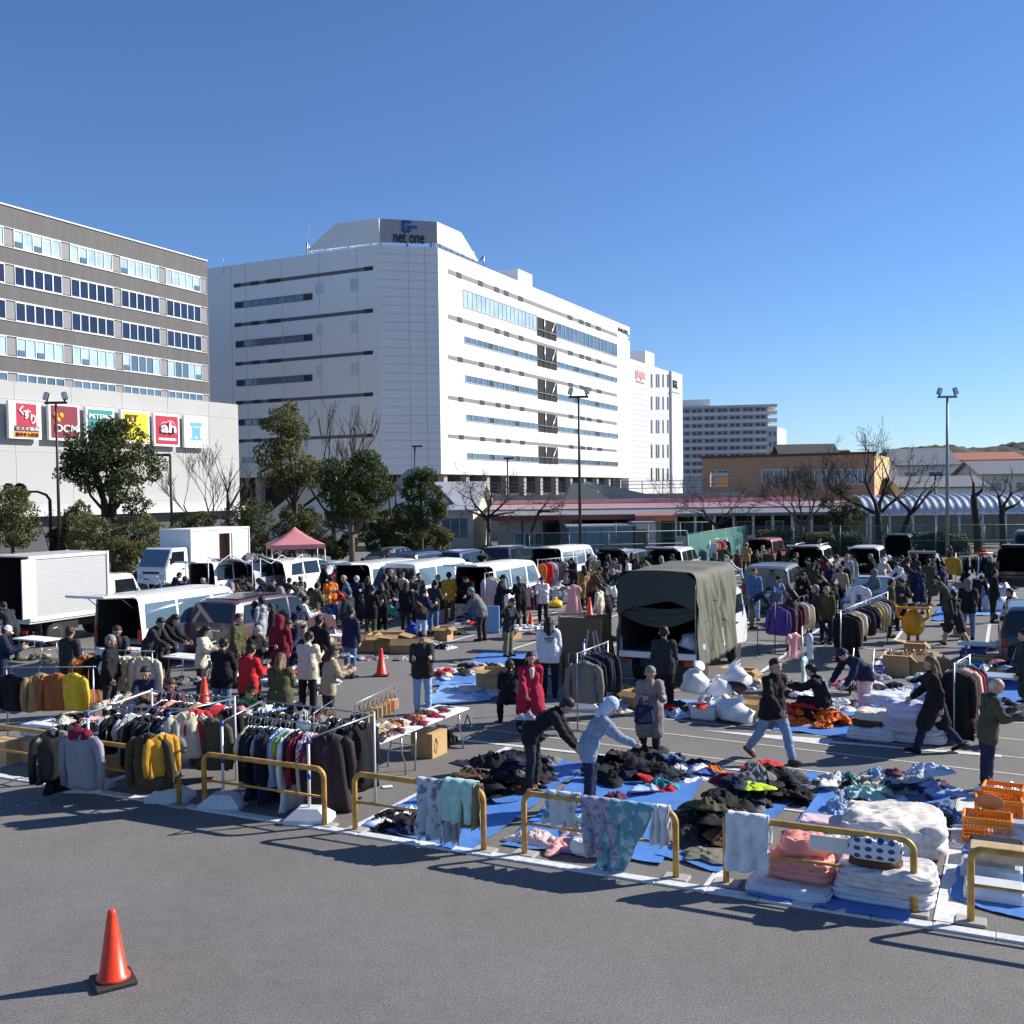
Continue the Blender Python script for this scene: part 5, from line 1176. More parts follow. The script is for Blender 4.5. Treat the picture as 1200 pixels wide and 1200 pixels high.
def tarp(label, c4, nx=22, ny=30, m=None, seed=1, edge=.03, amp=.018, group='blue sheets spread on the ground', name='ground_sheet'):
    """wrinkled sheet between four ground corners (front-left, front-right, back-right, back-left)"""
    a, b2, c, d = [Vector(p) for p in c4]; mb = MB()
    def fn(s, t):
        p = (a * (1 - s) + b2 * s) * (1 - t) + (d * (1 - s) + c * s) * t
        e = min(s, 1 - s, t, 1 - t); k = max(0, 1 - e * 14)
        w_ = NZ((p.x * 2.2 + seed, p.y * 2.2, 1)) * .5 + (1 - 2 * abs(NZ((p.x * 5 + seed, p.y * 5, 3)))) * .4
        out = Vector((NZ((p.x * 3, p.y * 3, seed)), NZ((p.x * 3, p.y * 3, seed + 9)), 0)) * .05 * k
        return p + out + Z * (.016 + amp * max(0, w_) + edge * k * max(0, NZ((p.x * 4 + seed, p.y * 4, 7)) + .25))
    mb.grid(nx, ny, fn); o = mb.build(name, m or M_tarp); tag(o, label, 'tarpaulin', group, pos='w'); return o
def thick(me, t):
    bm = bmesh.new(); bm.from_mesh(me); bm.normal_update(); a = list(bm.verts); e0 = [e for e in bm.edges if e.is_boundary]; fs = list(bm.faces); mp = {}
    for v in a: mp[v] = bm.verts.new(v.co - v.normal * t)
    for f in fs: bm.faces.new([mp[v] for v in reversed(f.verts)])
    for e in e0: p, q = e.verts; bm.faces.new([p, q, mp[q], mp[p]])
    bmesh.ops.recalc_face_normals(bm, faces=bm.faces); bm.to_mesh(me); bm.free()
    for p in me.polygons: p.use_smooth = True
    return me
def draped(label, P, D, w_, front, backd, col, name='draped_cloth', cat='clothing', m=None, seed=1, zr=.82, r=.05, skew=0.0, flare=1.0):
    """cloth hung over a rail: P on the rail, D along it; hangs 'front' m down the camera side and 'backd' m behind"""
    D = Vector(D).normalized(); n = D.cross(Z); tot = front + backd + math.pi * r; mb = MB()
    def fn(s, t):
        L = t * tot
        if L < front: y, z = r, zr - (front - L)
        elif L < front + math.pi * r: a = (L - front) / r; y, z = r * math.cos(a), zr + r * math.sin(a)
        else: y, z = -r, zr - (L - front - math.pi * r)
        dn = max(0, zr - z); hang_ = (dn / max(front, .1)); wv = (.03 + .08 * hang_) * (abs(math.sin(s * 8.5 + seed + t * 1.5)) - .5) + .07 * hang_ * NZ((s * 5 + seed, t * 4, 2))
        x = (s - .5) * w_ * (.86 + .02 * hang_ + (flare - 1) * hang_) + skew * dn + .04 * NZ((s * 3, t * 5, seed)); zz = z + .05 * hang_ * NZ((s * 4, seed, 1))
        p = Vector((P[0], P[1], 0)) + D * x + n * (y + (wv + .03 * hang_) * (1 if y >= 0 else -1)); return Vector((p.x, p.y, max(.03, zz)))
    mb.grid(26, 40, fn); me0 = thick(mb.mesh(name, m or cm(col)), .01)
    for p in me0.polygons: p.use_smooth = True
    o = inst(name, me0); tag(o, label, cat, None, pos='w'); return o
def cone(p, label, s=1.0, rz=0):
    t = thing('traffic_cone', label, 'traffic cone', p, rz, 'orange traffic cones'); mb = MB(); mb.lathe([(.15, .04), (.155, .055), (.15, .075), (.13, .085), (.04, .67), (.036, .69), (.02, .7)], 28); mb.build('cone', mat('cone_orange', (.78, .05, .012), .38, var=.14, vs=9), t)
    mb = MB(); mb.box((0, 0, .022), (.38, .38, .044), bev=.012); mb.build('base', mat('cone_base_rubber', (.035, .028, .026), .7), t); return t
# ================================================================ GENERATORS: VEHICLES
M_plate = mat('number_plate', (.7, .7, .68), .5); M_plateY = mat('yellow_plate', (.7, .5, .05), .5)
M_rim = mat('wheel_rim', (.45, .46, .47), .3, .8); M_gap = mat('panel_gap', (.03, .03, .03), .8)
def wheel(parent, x, y, r, w_, front=False):
    s = 1 if x > 0 else -1; M_ = MR(R(90) * s, 4, 'Y'); mb = MB()
    mb.lathe([(r * .62, -w_ / 2), (r * .94, -w_ / 2), (r, -w_ * .35), (r, w_ * .35), (r * .94, w_ / 2), (r * .64, w_ / 2)], 22, M=M_); t = mb.build('wheel', M_rubber, parent, (x, y, r))
    mb = MB(); mb.lathe([(r * .1, -w_ * .1), (r * .6, -w_ * .1), (r * .64, w_ / 2 + .004), (r * .56, w_ * .42), (r * .3, w_ * .3), (r * .2, w_ * .42), (.03, w_ * .44)], 20, M=M_); mb.build('rim', M_rim, t)
def vehicle(name, label, cat, loc, rz, S, pm, group='vehicles parked at the stalls', open_rear=0, plate=None, roofm=None, trim=None, cargo=(), rack_=0, side_open=None):
    L, Wd = S['L'], S['W']; top = S['top']; belt = S['belt']; H_ = max(z for y, z in top); wb = Wd / 2; wr = wb * S.get('tumble', .84); z0 = S.get('sill', .24); rw = S.get('rw', .31); wy = S['wy']
    t = thing(name, label, cat, loc, rz, group)
    ys = set(y for y, z in top)
    for c in wy:
        for k in range(9): ys.add(c + (rw + .06) * math.cos(math.pi * k / 8))
        ys.add(c - rw - .061); ys.add(c + rw + .061)
    y = 0
    while y < L: ys.add(round(y, 3)); y += .35
    ys = sorted(v for v in ys if 0 <= v <= L)
    def ztop(y):
        for (a, za), (b, zb) in zip(top, top[1:]):
            if a <= y <= b: return za + (zb - za) * ((y - a) / max(1e-6, b - a))
        return top[-1][1]
    def hw(z): return wb if z <= belt else wb + (wr - wb) * (z - belt) / (H_ - belt)
    def plan(y): return 1 - .1 * max(0, (y - L + .5) / .5) ** 2 - (.04 * max(0, (.3 - y) / .3) ** 2 if not open_rear else 0)
    rings = []
    for y in ys:
        zb = z0
        for c in wy:
            if abs(y - c) < rw + .0605: zb = max(zb, rw + math.sqrt(max(0, (rw + .06) ** 2 - (y - c) ** 2)))
        zt_ = max(ztop(y), zb + .02); b1 = min(belt, zt_ - .06); m1 = max(zb + .01, min(zb + .1, b1 - .02)); p = plan(y)
        half = [(0, zb), (wb - .1, zb), (wb - .015, max(zb + .012, m1 - .04)), (wb, m1 + .01), (wb + .012, max(m1 + .02, (m1 + b1) / 2 + .06)), (wb - .004, b1), (hw(zt_ - .09), max(b1 + .005, zt_ - .09)), (hw(zt_) - .05, zt_ - .022), (hw(zt_) - .16, zt_ - .004), (0, zt_ + .014)]
        rings.append([(x * p, y, z) for x, z in half] + [(-x * p, y, z) for x, z in half[-2:0:-1]])
    n = len(rings[0]); vs = [q for r_ in rings for q in r_]; fs = []; ms = []
    for i in range(len(rings) - 1):
        for j in range(n): fs.append((i * n + j, i * n + (j + 1) % n, (i + 1) * n + (j + 1) % n, (i + 1) * n + j))
    if not open_rear: fs.append(tuple(range(n)))
    fs.append(tuple(range((len(rings) - 1) * n, len(rings) * n))[::-1])
    mb = MB(); mb.add(vs, fs, True)
    if open_rear:      # sill and lower rear panel stay
        mb.box((0, .03, z0 + .16), (Wd - .08, .06, .32))
    body = mb.build('body', pm, t)
    bm = bmesh.new(); bm.from_mesh(body.data); bmesh.ops.recalc_face_normals(bm, faces=bm.faces)
    for e in bm.edges:
        if len(e.link_faces) == 2 and e.calc_face_angle(0) > R(38): e.smooth = False
    bm.to_mesh(body.data); bm.free()
    if roofm:
        mb = MB(); k = [y for y in ys if S['roof'][0] <= y <= S['roof'][1]]
        mb.grid(len(k) - 1, 6, lambda s, q: ((q * 2 - 1) * (wr - .1), k[int(round(s * (len(k) - 1)))], ztop(k[int(round(s * (len(k) - 1)))]) + .018 + .004 * (1 - (q * 2 - 1) ** 2))); mb.build('roof_panel', roofm, t)
    # glass
    for poly in S['side']:
        for s in (-1, 1):
            if side_open and s == side_open[0] and poly is S['side'][side_open[1]]: continue
            pts = []; ipts = []
            for (y, q) in poly:
                z = belt + (H_ - belt) * q; pts.append((s * (hw(z) + .012), y, z))
            c = sum((Vector(p) for p in pts), Vector()) / len(pts); vs = pts + [tuple(Vector(p) - Vector((s * .02, 0, 0))) for p in pts]; m_ = len(pts)
            fs = [tuple(range(m_)), tuple(range(m_, 2 * m_))[::-1]] + [(i, (i + 1) % m_, (i + 1) % m_ + m_, i + m_) for i in range(m_)]
            mb = MB(); mb.add(vs, fs); o = mb.build('side_window', S.get('glass', M_glass), t)
    def cross(nm, ya, za, yb, zb, k0=.07, m=None, off=.014):
        d = Vector((0, yb - ya, zb - za)).normalized(); nn = Vector((0, d.z, -d.y)) * (-1 if yb < ya or S.get('rear_flag') else 1)
        if ya < L / 2 and nm == 'rear_window': nn = Vector((0, -abs(d.z), d.y if d.z < 0 else d.y)); nn = Vector((0, -d.z, d.y))
        else: nn = Vector((0, abs(d.z), abs(d.y)))
        nn.normalize(); a, b = hw(za) - k0, hw(zb) - k0 * 1.2; pa = plan(ya)
        pts = [(-a * pa, ya, za), (a * pa, ya, za), (b, yb, zb), (-b, yb, zb)]; vs = [tuple(Vector(p) + nn * off) for p in pts] + [tuple(Vector(p) - nn * .01) for p in pts]
        mb = MB(); mb.add(vs, [(0, 1, 2, 3), (7, 6, 5, 4), (0, 4, 5, 1), (1, 5, 6, 2), (2, 6, 7, 3), (3, 7, 4, 0)]); return mb.build(nm, m or M_glass, t)
    (ya, za), (yb, zb) = S['shield']; cross('windscreen', ya, za, yb, zb, .08, S.get('shieldm'))
    if not open_rear:
        (ya, za), (yb, zb) = S['rearw']; cross('rear_window', ya, za, yb, zb, .1)
        mb = MB(); mb.box((0, -.016, .78), (.36, .02, .17)); mb.build('number_plate', plate or M_plate, t)
        mb = MB(); mb.box((0, -.012, .92), (Wd * .5, .03, .05), bev=.01); mb.build('rear_trim', trim or M_rim, t)
    else:
        zo = ztop(0); hh = zo - z0 - .32
        mb = MB(); xw = wb - .05; y1 = min(L * .55, 2.6); xt = hw(zo) - .07
        mb.add([(-xw, .02, z0 + .33), (xw, .02, z0 + .33), (xt, .02, zo - .05), (-xt, .02, zo - .05), (-xw, y1, z0 + .33), (xw, y1, z0 + .33), (xt, y1, zo - .05), (-xt, y1, zo - .05)], [(0, 4, 5, 1), (1, 5, 6, 2), (2, 6, 7, 3), (3, 7, 4, 0), (4, 7, 6, 5)])
        mb.build('cargo_bay', M_inside, t)  # dark liner paints the shade over the body colour inside
        # raised tailgate hinged at the roof
        ang = R(S.get('gate', 8)); gl = S.get('gatel', 1.05); M_ = MT((0, .02, zo + .01)) @ MR(-ang, 4, 'X')
        mb = MB(); mb.box((0, -gl / 2, .02), (2 * hw(zo) - .1, gl, .07), M=M_, bev=.03); g = mb.build('tailgate', pm, t)
        mb = MB(); mb.box((0, -gl * .36, .02), (2 * hw(zo) - .34, gl * .5, .078), M=M_); mb.build('tailgate_glass', M_glass, g)
        for s in (-1, 1): mb = MB(); mb.tube([(s * (wr - .1), .05, zo - .35), tuple(M_ @ Vector((s * (wr - .12), -gl * .45, 0)))], .012, 5); mb.build('gas_strut', M_dark, t)
    for s in (-1, 1):
        tz = S.get('tail', (.75, 1.15)); mb = MB(); mb.box((s * (wb - .075), -.004, sum(tz) / 2), (.12, .06, tz[1] - tz[0]), bev=.015); mb.build('tail_lamp', M_red, t)
        hz_ = S.get('head', .75); mb = MB(); mb.box((s * (wb * .9 - .2), L - .06 - S.get('hin', 0), hz_), (.34, .16, .17), bev=.04); mb.build('headlight', M_lamp, t)
        mb = MB(); my = S.get('mir', S['shield'][0][0] - .35); mb.box((s * (wb + .1), my, belt + .1), (.17, .09, .15), bev=.03); mb.build('mirror', pm, t)
        for y in S.get('gaps', ()):
            mb = MB(); mb.box((s * (wb + .006), y, (z0 + belt) / 2 + .1), (.014, .012, belt - z0 - .2)); mb.build('door_gap', M_gap, t)
        for y in S.get('handles', ()):
            mb = MB(); mb.box((s * (wb + .02), y, belt - .12), (.03, .15, .03), bev=.008); mb.build('door_handle', pm, t)
    mb = MB(); mb.box((0, -.02, .42), (Wd - .1, .12, .2), bev=.04); mb.build('rear_bumper', S.get('bump', pm), t)
    mb = MB(); mb.box((0, L - .01, .42), (Wd - .24, .12, .24), bev=.05); mb.build('front_bumper', S.get('bump', pm), t)
    mb = MB(); mb.box((0, L - .03, .6), (Wd * .5, .1, .12), bev=.02); mb.build('grille', M_dark, t)
    for yv in wy:
        for s in (-1, 1): wheel(t, s * (wb - .11), yv, rw, .19)
    if rack_:
        for s in (-1, 1): mb = MB(); mb.tube([(s * (wr - .16), .5, H_ + .0), (s * (wr - .16), .55, H_ + .08), (s * (wr - .16), L * .6, H_ + .08), (s * (wr - .16), L * .62, H_)], .02, 5); mb.build('roof_rail', M_steel, t)
    return t
S_van = dict(L=4.7, W=1.7, top=[(0, 1.93), (.12, 1.97), (.6, 1.985), (3.5, 1.96), (3.7, 1.9), (4.3, 1.12), (4.5, 1.0), (4.64, .85), (4.7, .55)], belt=1.05, tumble=.86, wy=(.95, 3.55), shield=((4.28, 1.15), (3.74, 1.86)), rearw=((0, 1.12), (0.0, 1.78)), roof=(.1, 3.6),
    side=[[(.18, .06), (1.35, .06), (1.35, .76), (.22, .76)], [(1.46, .06), (2.75, .06), (2.75, .76), (1.46, .76)], [(2.92, .06), (3.95, .06), (3.6, .76), (2.92, .76)]], tail=(.7, 1.1), gaps=(1.4, 2.84, 3.8), handles=(2.95,), mir=3.85, gate=4, gatel=1.15)
S_van['glass'] = M_glassb
S_mpv = dict(L=4.75, W=1.78, top=[(0, .85), (.02, 1.1), (.28, 1.66), (.5, 1.73), (1.6, 1.755), (2.5, 1.72), (2.9, 1.62), (3.72, 1.08), (4.4, .9), (4.68, .72), (4.75, .45)], belt=1.04, tumble=.8, wy=(.9, 3.75), shield=((3.68, 1.12), (2.9, 1.6)), rearw=((.035, 1.12), (.27, 1.62)), roof=(.5, 2.5),
    side=[[(.42, .06), (1.28, .06), (1.28, .8), (.58, .74)], [(1.38, .06), (2.38, .06), (2.38, .82), (1.38, .82)], [(2.48, .06), (3.5, .06), (2.85, .76), (2.48, .82)]], tail=(.8, 1.05), gaps=(1.34, 2.43, 3.4), handles=(1.5, 2.6), mir=3.35)
S_mpvo = dict(S_mpv, top=[(0, 1.66), (.3, 1.72)] + S_mpv['top'][4:], gate=14, gatel=1.0)
S_kei = dict(L=3.4, W=1.48, top=[(0, 1.78), (.1, 1.83), (.5, 1.85), (2.4, 1.83), (2.6, 1.76), (3.0, 1.02), (3.3, .86), (3.4, .5)], belt=1.0, tumble=.88, wy=(.6, 2.8), rw=.27, shield=((2.98, 1.06), (2.63, 1.72)), rearw=((0, 1.08), (.0, 1.68)), roof=(.1, 2.4),
    side=[[(.15, .06), (1.1, .06), (1.1, .8), (.18, .8)], [(1.2, .06), (2.0, .06), (2.0, .8), (1.2, .8)], [(2.08, .06), (2.75, .06), (2.52, .76), (2.08, .8)]], tail=(.6, .95), gaps=(1.15, 2.05), handles=(1.3,), gate=4, gatel=1.0)
S_suv = dict(L=4.2, W=1.74, top=[(0, 1.3), (.05, 1.7), (.2, 1.78), (.8, 1.81), (2.3, 1.79), (2.55, 1.7), (3.1, 1.12), (3.95, 1.0), (4.15, .85), (4.2, .5)], belt=1.1, tumble=.86, wy=(.8, 3.35), rw=.35, sill=.34, shield=((3.06, 1.15), (2.58, 1.67)), rearw=((.02, 1.15), (.045, 1.66)), roof=(.2, 2.3),
    side=[[(.2, .08), (.95, .08), (.95, .78), (.24, .78)], [(1.03, .08), (1.95, .08), (1.95, .8), (1.03, .8)], [(2.04, .08), (2.95, .08), (2.52, .74), (2.04, .8)]], gaps=(1.0, 2.0), handles=(1.2, 2.15), gate=10, gatel=.95)
S_suvo = dict(S_suv, top=[(0, 1.72), (.2, 1.78)] + S_suv['top'][3:])
S_car = dict(L=4.25, W=1.7, top=[(0, .7), (.03, .95), (.12, 1.0), (.95, 1.42), (1.5, 1.485), (2.1, 1.47), (2.3, 1.44), (3.15, .98), (3.95, .82), (4.2, .65), (4.25, .4)], belt=.93, tumble=.72, wy=(.75, 3.35), sill=.2, shield=((3.1, 1.01), (2.33, 1.42)), rearw=((.16, 1.03), (.93, 1.4)), roof=(1.0, 2.2),
    side=[[(.62, .06), (1.55, .06), (1.55, .84), (1.15, .8)], [(1.63, .06), (2.85, .06), (2.25, .84), (1.63, .86)]], tail=(.7, .9), gaps=(1.6, 2.75), handles=(1.75,), mir=2.6, head=.66, shieldm=M_glassb)
S_caro = dict(S_car, top=[(0, 1.42), (.3, 1.46)] + S_car['top'][4:], gate=16, gatel=.9)
P_white = M_wpaint; P_silver = paint('silver_paint', (.42, .44, .46), .25); P_black = paint('black_paint', (.012, .012, .014), .2); P_mauve = paint('mauve_paint', (.1, .055, .058), .28); P_navy = paint('navy_paint', (.03, .05, .12), .25); P_green = paint('dull_green_paint', (.1, .12, .11), .4); P_red = paint('brick_red_paint', (.28, .06, .045), .4); P_grey = paint('grey_paint', (.12, .13, .14), .3); P_dgreen = paint('blue_green_paint', (.03, .055, .06), .35)

def truck(label, loc, rz, paintm, Lc, Wc, zc0, zc1, cabH, boxm, open_=False, canvas=None, doors=(), sidedoor=None, rail=False, frontcab=True):
    """cab-over truck, origin at the rear, +y forward"""
    Lk_ = 1.65; L = Lc + Lk_; t = thing('box_truck' if not canvas else 'canvas_truck', label, 'truck', loc, rz, 'vehicles parked at the stalls'); W2 = Wc / 2
    # cab
    wc = W2 * .96; prof = [(Lc + .06, .55), (Lc + .06, cabH - .05), (Lc + .14, cabH), (Lc + 1.0, cabH), (Lc + 1.15, cabH - .06), (L - .08, 1.2), (L, 1.05), (L, .5), (Lc + 1.4, .42)]
    mb = MB(); mb.add([(s * (wc - (.06 if z > 1.3 else 0)), y, z) for s in (-1, 1) for (y, z) in prof], [tuple(range(9)), tuple(range(9, 18))[::-1]] + [(i, (i + 1) % 9, (i + 1) % 9 + 9, i + 9) for i in range(9)])
    cab = mb.build('cab', paintm, t)
    bm = bmesh.new(); bm.from_mesh(cab.data); bmesh.ops.recalc_face_normals(bm, faces=bm.faces); bmesh.ops.bevel(bm, geom=bm.edges[:], offset=.04, segments=2, affect='EDGES'); bm.to_mesh(cab.data); bm.free()
    a, b = Vector((0, L - .06, 1.24)), Vector((0, Lc + 1.17, cabH - .1)); d = (b - a).normalized(); nn = Vector((0, d.z, -d.y)); x1, x2 = wc - .1, wc - .14
    mb = MB(); pts = [(-x1, a.y, a.z), (x1, a.y, a.z), (x2, b.y, b.z), (-x2, b.y, b.z)]; vs = [tuple(Vector(p) + nn * .02) for p in pts] + [tuple(Vector(p) - nn * .03) for p in pts]
    mb.add(vs, [(0, 1, 2, 3), (7, 6, 5, 4), (0, 4, 5, 1), (1, 5, 6, 2), (2, 6, 7, 3), (3, 7, 4, 0)]); mb.build('windscreen', M_glassb, cab)
    for s in (-1, 1):
        mb = MB(); x = s * (wc - .045); pl = [(Lc + .35, 1.28), (L - .3, 1.28), (Lc + 1.12, cabH - .18), (Lc + .35, cabH - .18)]
        vs = [(x + s * .012, y, z) for y, z in pl] + [(x - s * .02, y, z) for y, z in pl]; mb.add(vs, [(0, 1, 2, 3), (7, 6, 5, 4), (0, 4, 5, 1), (1, 5, 6, 2), (2, 6, 7, 3), (3, 7, 4, 0)]); mb.build('side_window', M_glass, cab)
        mb = MB(); mb.box((s * (wc - .22), L + .01, .78), (.34, .06, .2), bev=.03); mb.build('headlight', M_lamp, cab)
        mb = MB(); mb.box((s * (wc + .16), L - .22, 1.5), (.14, .07, .3), bev=.03); mb.tube([(s * (wc - .06), L - .25, 1.62), (s * (wc + .14), L - .24, 1.62)], .014, 5); mb.build('mirror', M_dark, cab)
        mb = MB(); mb.box((s * (wc + .004), Lc + .3, 1.0), (.012, .012, 1.0)); mb.build('door_gap', M_gap, cab)
        mb = MB(); mb.box((s * (wc + .012), Lc + .45, 1.1), (.03, .14, .04)); mb.build('door_handle', M_dark, cab)
    mb = MB(); mb.box((0, L + .0, .52), (Wc - .14, .12, .24), bev=.04); mb.build('front_bumper', paintm if not canvas else M_rim, cab)
    mb = MB(); mb.box((0, L + .0, .95), (Wc * .55, .04, .12), bev=.01); mb.build('grille', M_dark, cab)
    mb = MB(); mb.box((0, L / 2 - .2, .58), (Wc * .45, L - .5, .18)); mb.build('chassis', M_dark, t)
    for y in (1.0, Lc + .75):
        for s in (-1, 1): wheel(t, s * (W2 - .2), y, .36, .24)
    th = .05
    if not canvas:
        bx = MB()
        if sidedoor:
            y0_, y1_ = sidedoor; zt_ = zc1 - .25
            bx.box((W2 - th / 2, y0_ / 2, (zc0 + zc1) / 2), (th, y0_, zc1 - zc0)); bx.box((W2 - th / 2, (y1_ + Lc) / 2, (zc0 + zc1) / 2), (th, Lc - y1_, zc1 - zc0)); bx.box((W2 - th / 2, (y0_ + y1_) / 2, (zt_ + zc1) / 2), (th, y1_ - y0_, zc1 - zt_))
        else: bx.box((W2 - th / 2, Lc / 2, (zc0 + zc1) / 2), (th, Lc, zc1 - zc0))
        bx.box((-W2 + th / 2, Lc / 2, (zc0 + zc1) / 2), (th, Lc, zc1 - zc0)); bx.box((0, Lc - th / 2, (zc0 + zc1) / 2), (Wc - 2 * th, th, zc1 - zc0)); bx.box((0, Lc / 2, zc1 + .02), (Wc, Lc, .04)); bx.box((0, Lc / 2, zc0 - .06), (Wc, Lc, .12))
        cb = bx.build('cargo_box', boxm, t)
        mb = MB()
        for s in (-1, 1):
            for y in (.04, Lc - .04): mb.box((s * (W2 + .004), y, (zc0 + zc1) / 2), (.07, .09, zc1 - zc0 + .1), bev=.01)
            mb.box((s * (W2 + .006), Lc / 2, zc1 - .02), (.05, Lc - .2, .1), bev=.01); mb.box((s * (W2 + .006), Lc / 2, zc0), (.05, Lc - .2, .12), bev=.01)
        mb.build('edge_trim', M_white, cb)
        if open_:
            mb = MB(); e = th + .012; mb.add([(-W2 + e, .03, zc0 + .02), (W2 - e, .03, zc0 + .02), (W2 - e, .03, zc1 - .02), (-W2 + e, .03, zc1 - .02), (-W2 + e, Lc - .1, zc0 + .02), (W2 - e, Lc - .1, zc0 + .02), (W2 - e, Lc - .1, zc1 - .02), (-W2 + e, Lc - .1, zc1 - .02)], [(0, 4, 5, 1), (1, 5, 6, 2), (2, 6, 7, 3), (3, 7, 4, 0), (4, 7, 6, 5)]); mb.build('box_shade_liner', M_inside, cb)  # shade of the open box painted as a dark liner
            mb = MB(); mb.box((W2 + .03, -.02, (zc0 + zc1) / 2), (.04, .5, zc1 - zc0 - .1), bev=.01); mb.build('rear_door', M_white, cb)
        else:
            for s in (-1, 1): mb = MB(); mb.box((s * W2 / 2, -.02, (zc0 + zc1) / 2), (W2 - .03, .04, zc1 - zc0 - .06), bev=.01); mb.build('rear_door', boxm, cb)
        if sidedoor:
            mb = MB(); mb.box((W2 - .5, (y0_ + y1_) / 2, (zc0 + zt_) / 2), (.02, y1_ - y0_ + .6, zt_ - zc0)); mb.build('plywood_lining', M_wood, cb)
            mb = MB(); mb.box((W2 + .03, y0_ - .52, (zc0 + zt_) / 2), (.04, y1_ - y0_, zt_ - zc0), bev=.01); mb.build('sliding_door', boxm, cb)
        for s in (-1, 1):
            mb = MB(); mb.box((s * (W2 - .1), Lc * .45, .62), (.03, Lc * .32, .28)); mb.build('side_guard', M_dark, t)
            mb = MB(); mb.box((s * (W2 - .16), -.05, .55), (.2, .05, .12)); mb.build('tail_lamp', M_red, t)
            mb = MB(); mb.box((s * (W2 - .2), .45, .5), (.3, .02, .5)); mb.build('mud_flap', M_dark, t)
    else:
        bx = MB(); bx.box((0, Lc / 2, zc0 - .08), (Wc, Lc, .14)); bx.box((0, Lc - .03, zc0 + .2), (Wc, .06, .4)); 
        for s in (-1, 1): bx.box((s * (W2 - .02), Lc / 2, zc0 + .16), (.04, Lc - .1, .32))
        bed = bx.build('load_bed', paintm, t)
        for y in (.06, Lc * .5, Lc - .08):
            mb = MB(); mb.tube([(-W2 + .02, y, zc0), (-W2 + .03, y, zc1 - .2), (-W2 + .25, y, zc1 - .03), (W2 - .25, y, zc1 - .03), (W2 - .03, y, zc1 - .2), (W2 - .02, y, zc0)], .02, 6); mb.build('hoop', M_steel, bed)
        rg = random.Random(5)
        def cv(s, q):          # around the hoop from one side to the other, q along the length
            path = [(-W2 - .01, zc0 - .35), (-W2 - .015, zc0 + .6), (-W2 - .005, zc1 - .1), (-W2 + .1, zc1), (0, zc1 + .03), (W2 - .1, zc1), (W2 + .005, zc1 - .1), (W2 + .015, zc0 + .6), (W2 + .01, zc0 - .35)]
            ln = [0.0]
            for a_, b_ in zip(path, path[1:]): ln.append(ln[-1] + math.hypot(b_[0] - a_[0], b_[1] - a_[1]))
            d_ = s * ln[-1]; i = max(k for k in range(len(ln) - 1) if ln[k] <= d_ + 1e-9); f = (d_ - ln[i]) / (ln[i + 1] - ln[i]); x = path[i][0] * (1 - f) + path[i + 1][0] * f; z = path[i][1] * (1 - f) + path[i + 1][1] * f
            y = q * Lc; sag_ = .04 * math.sin(q * math.pi * 2) ** 2; side = min(1, max(0, (zc1 - .1 - z) / .5))
            w_ = .035 * NZ((x * 2, y * 4.5 + z * 2.2, z * .7)) + .04 * (1 - 2 * abs(NZ((y * 3.2 + z * 1.6, 4, z * .5)))) ; w_ *= .3 + side
            sg = 1 if x > 0 else -1
            if side > 0: x += sg * w_
            else: z -= sag_ - w_ * .5
            if s in (0, 1): z += .05 * NZ((y * 3, 2, 2))
            return (x, y, z)
        mb = MB(); mb.grid(72, 60, cv); cvo = mb.build('canvas_cover', canvas, t)
        thick(cvo.data, .015)
        # rolled-up rear valance, front wall, dark liner for the shade inside
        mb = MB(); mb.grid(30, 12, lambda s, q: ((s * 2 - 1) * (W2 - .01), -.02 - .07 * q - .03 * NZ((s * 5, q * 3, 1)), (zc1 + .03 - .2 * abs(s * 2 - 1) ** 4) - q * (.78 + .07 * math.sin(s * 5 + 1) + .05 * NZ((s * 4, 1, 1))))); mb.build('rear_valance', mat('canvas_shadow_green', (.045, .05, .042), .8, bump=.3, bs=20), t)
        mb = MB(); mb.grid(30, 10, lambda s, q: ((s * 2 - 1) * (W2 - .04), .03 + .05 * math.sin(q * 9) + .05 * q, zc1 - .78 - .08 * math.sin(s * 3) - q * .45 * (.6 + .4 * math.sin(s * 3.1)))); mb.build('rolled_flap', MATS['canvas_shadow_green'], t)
        mb = MB(); mb.grid(10, 10, lambda s, q: ((s * 2 - 1) * (W2 - .02), Lc - .02, zc0 + (zc1 - zc0 - .02) * q)); mb.build('front_canvas', canvas, t)
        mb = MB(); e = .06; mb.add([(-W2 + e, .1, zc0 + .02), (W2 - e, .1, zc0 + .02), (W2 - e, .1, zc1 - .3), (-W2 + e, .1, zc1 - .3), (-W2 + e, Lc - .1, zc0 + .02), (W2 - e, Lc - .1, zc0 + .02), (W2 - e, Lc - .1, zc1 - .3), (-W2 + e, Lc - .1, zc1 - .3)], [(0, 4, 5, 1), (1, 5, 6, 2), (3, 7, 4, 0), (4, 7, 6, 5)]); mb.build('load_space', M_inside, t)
        mb = MB()
        for (s0, q0, s1, q1) in ((.84, .18, .78, .86), (.9, .3, .68, .55), (.9, .8, .72, .3), (.96, .35, .8, .35), (.95, .62, .7, .62)):
            mb = MB(); pts = []
            for k in range(9):
                f = k / 8; p_ = Vector(cv(s0 + (s1 - s0) * f, q0 + (q1 - q0) * f)); pts.append(p_ + Vector((.02, 0, .012)))
            mb.tube(pts, .005, 4); mb.build('wrinkle_shade_line', MATS['canvas_shadow_green'], t)  # shade of the canvas wrinkles drawn as thin dark tubes
        for s in (-1, 1): mb = MB(); mb.box((s * (W2 - .16), -.05, .62), (.2, .05, .12)); mb.build('tail_lamp', M_red, t)
    return t
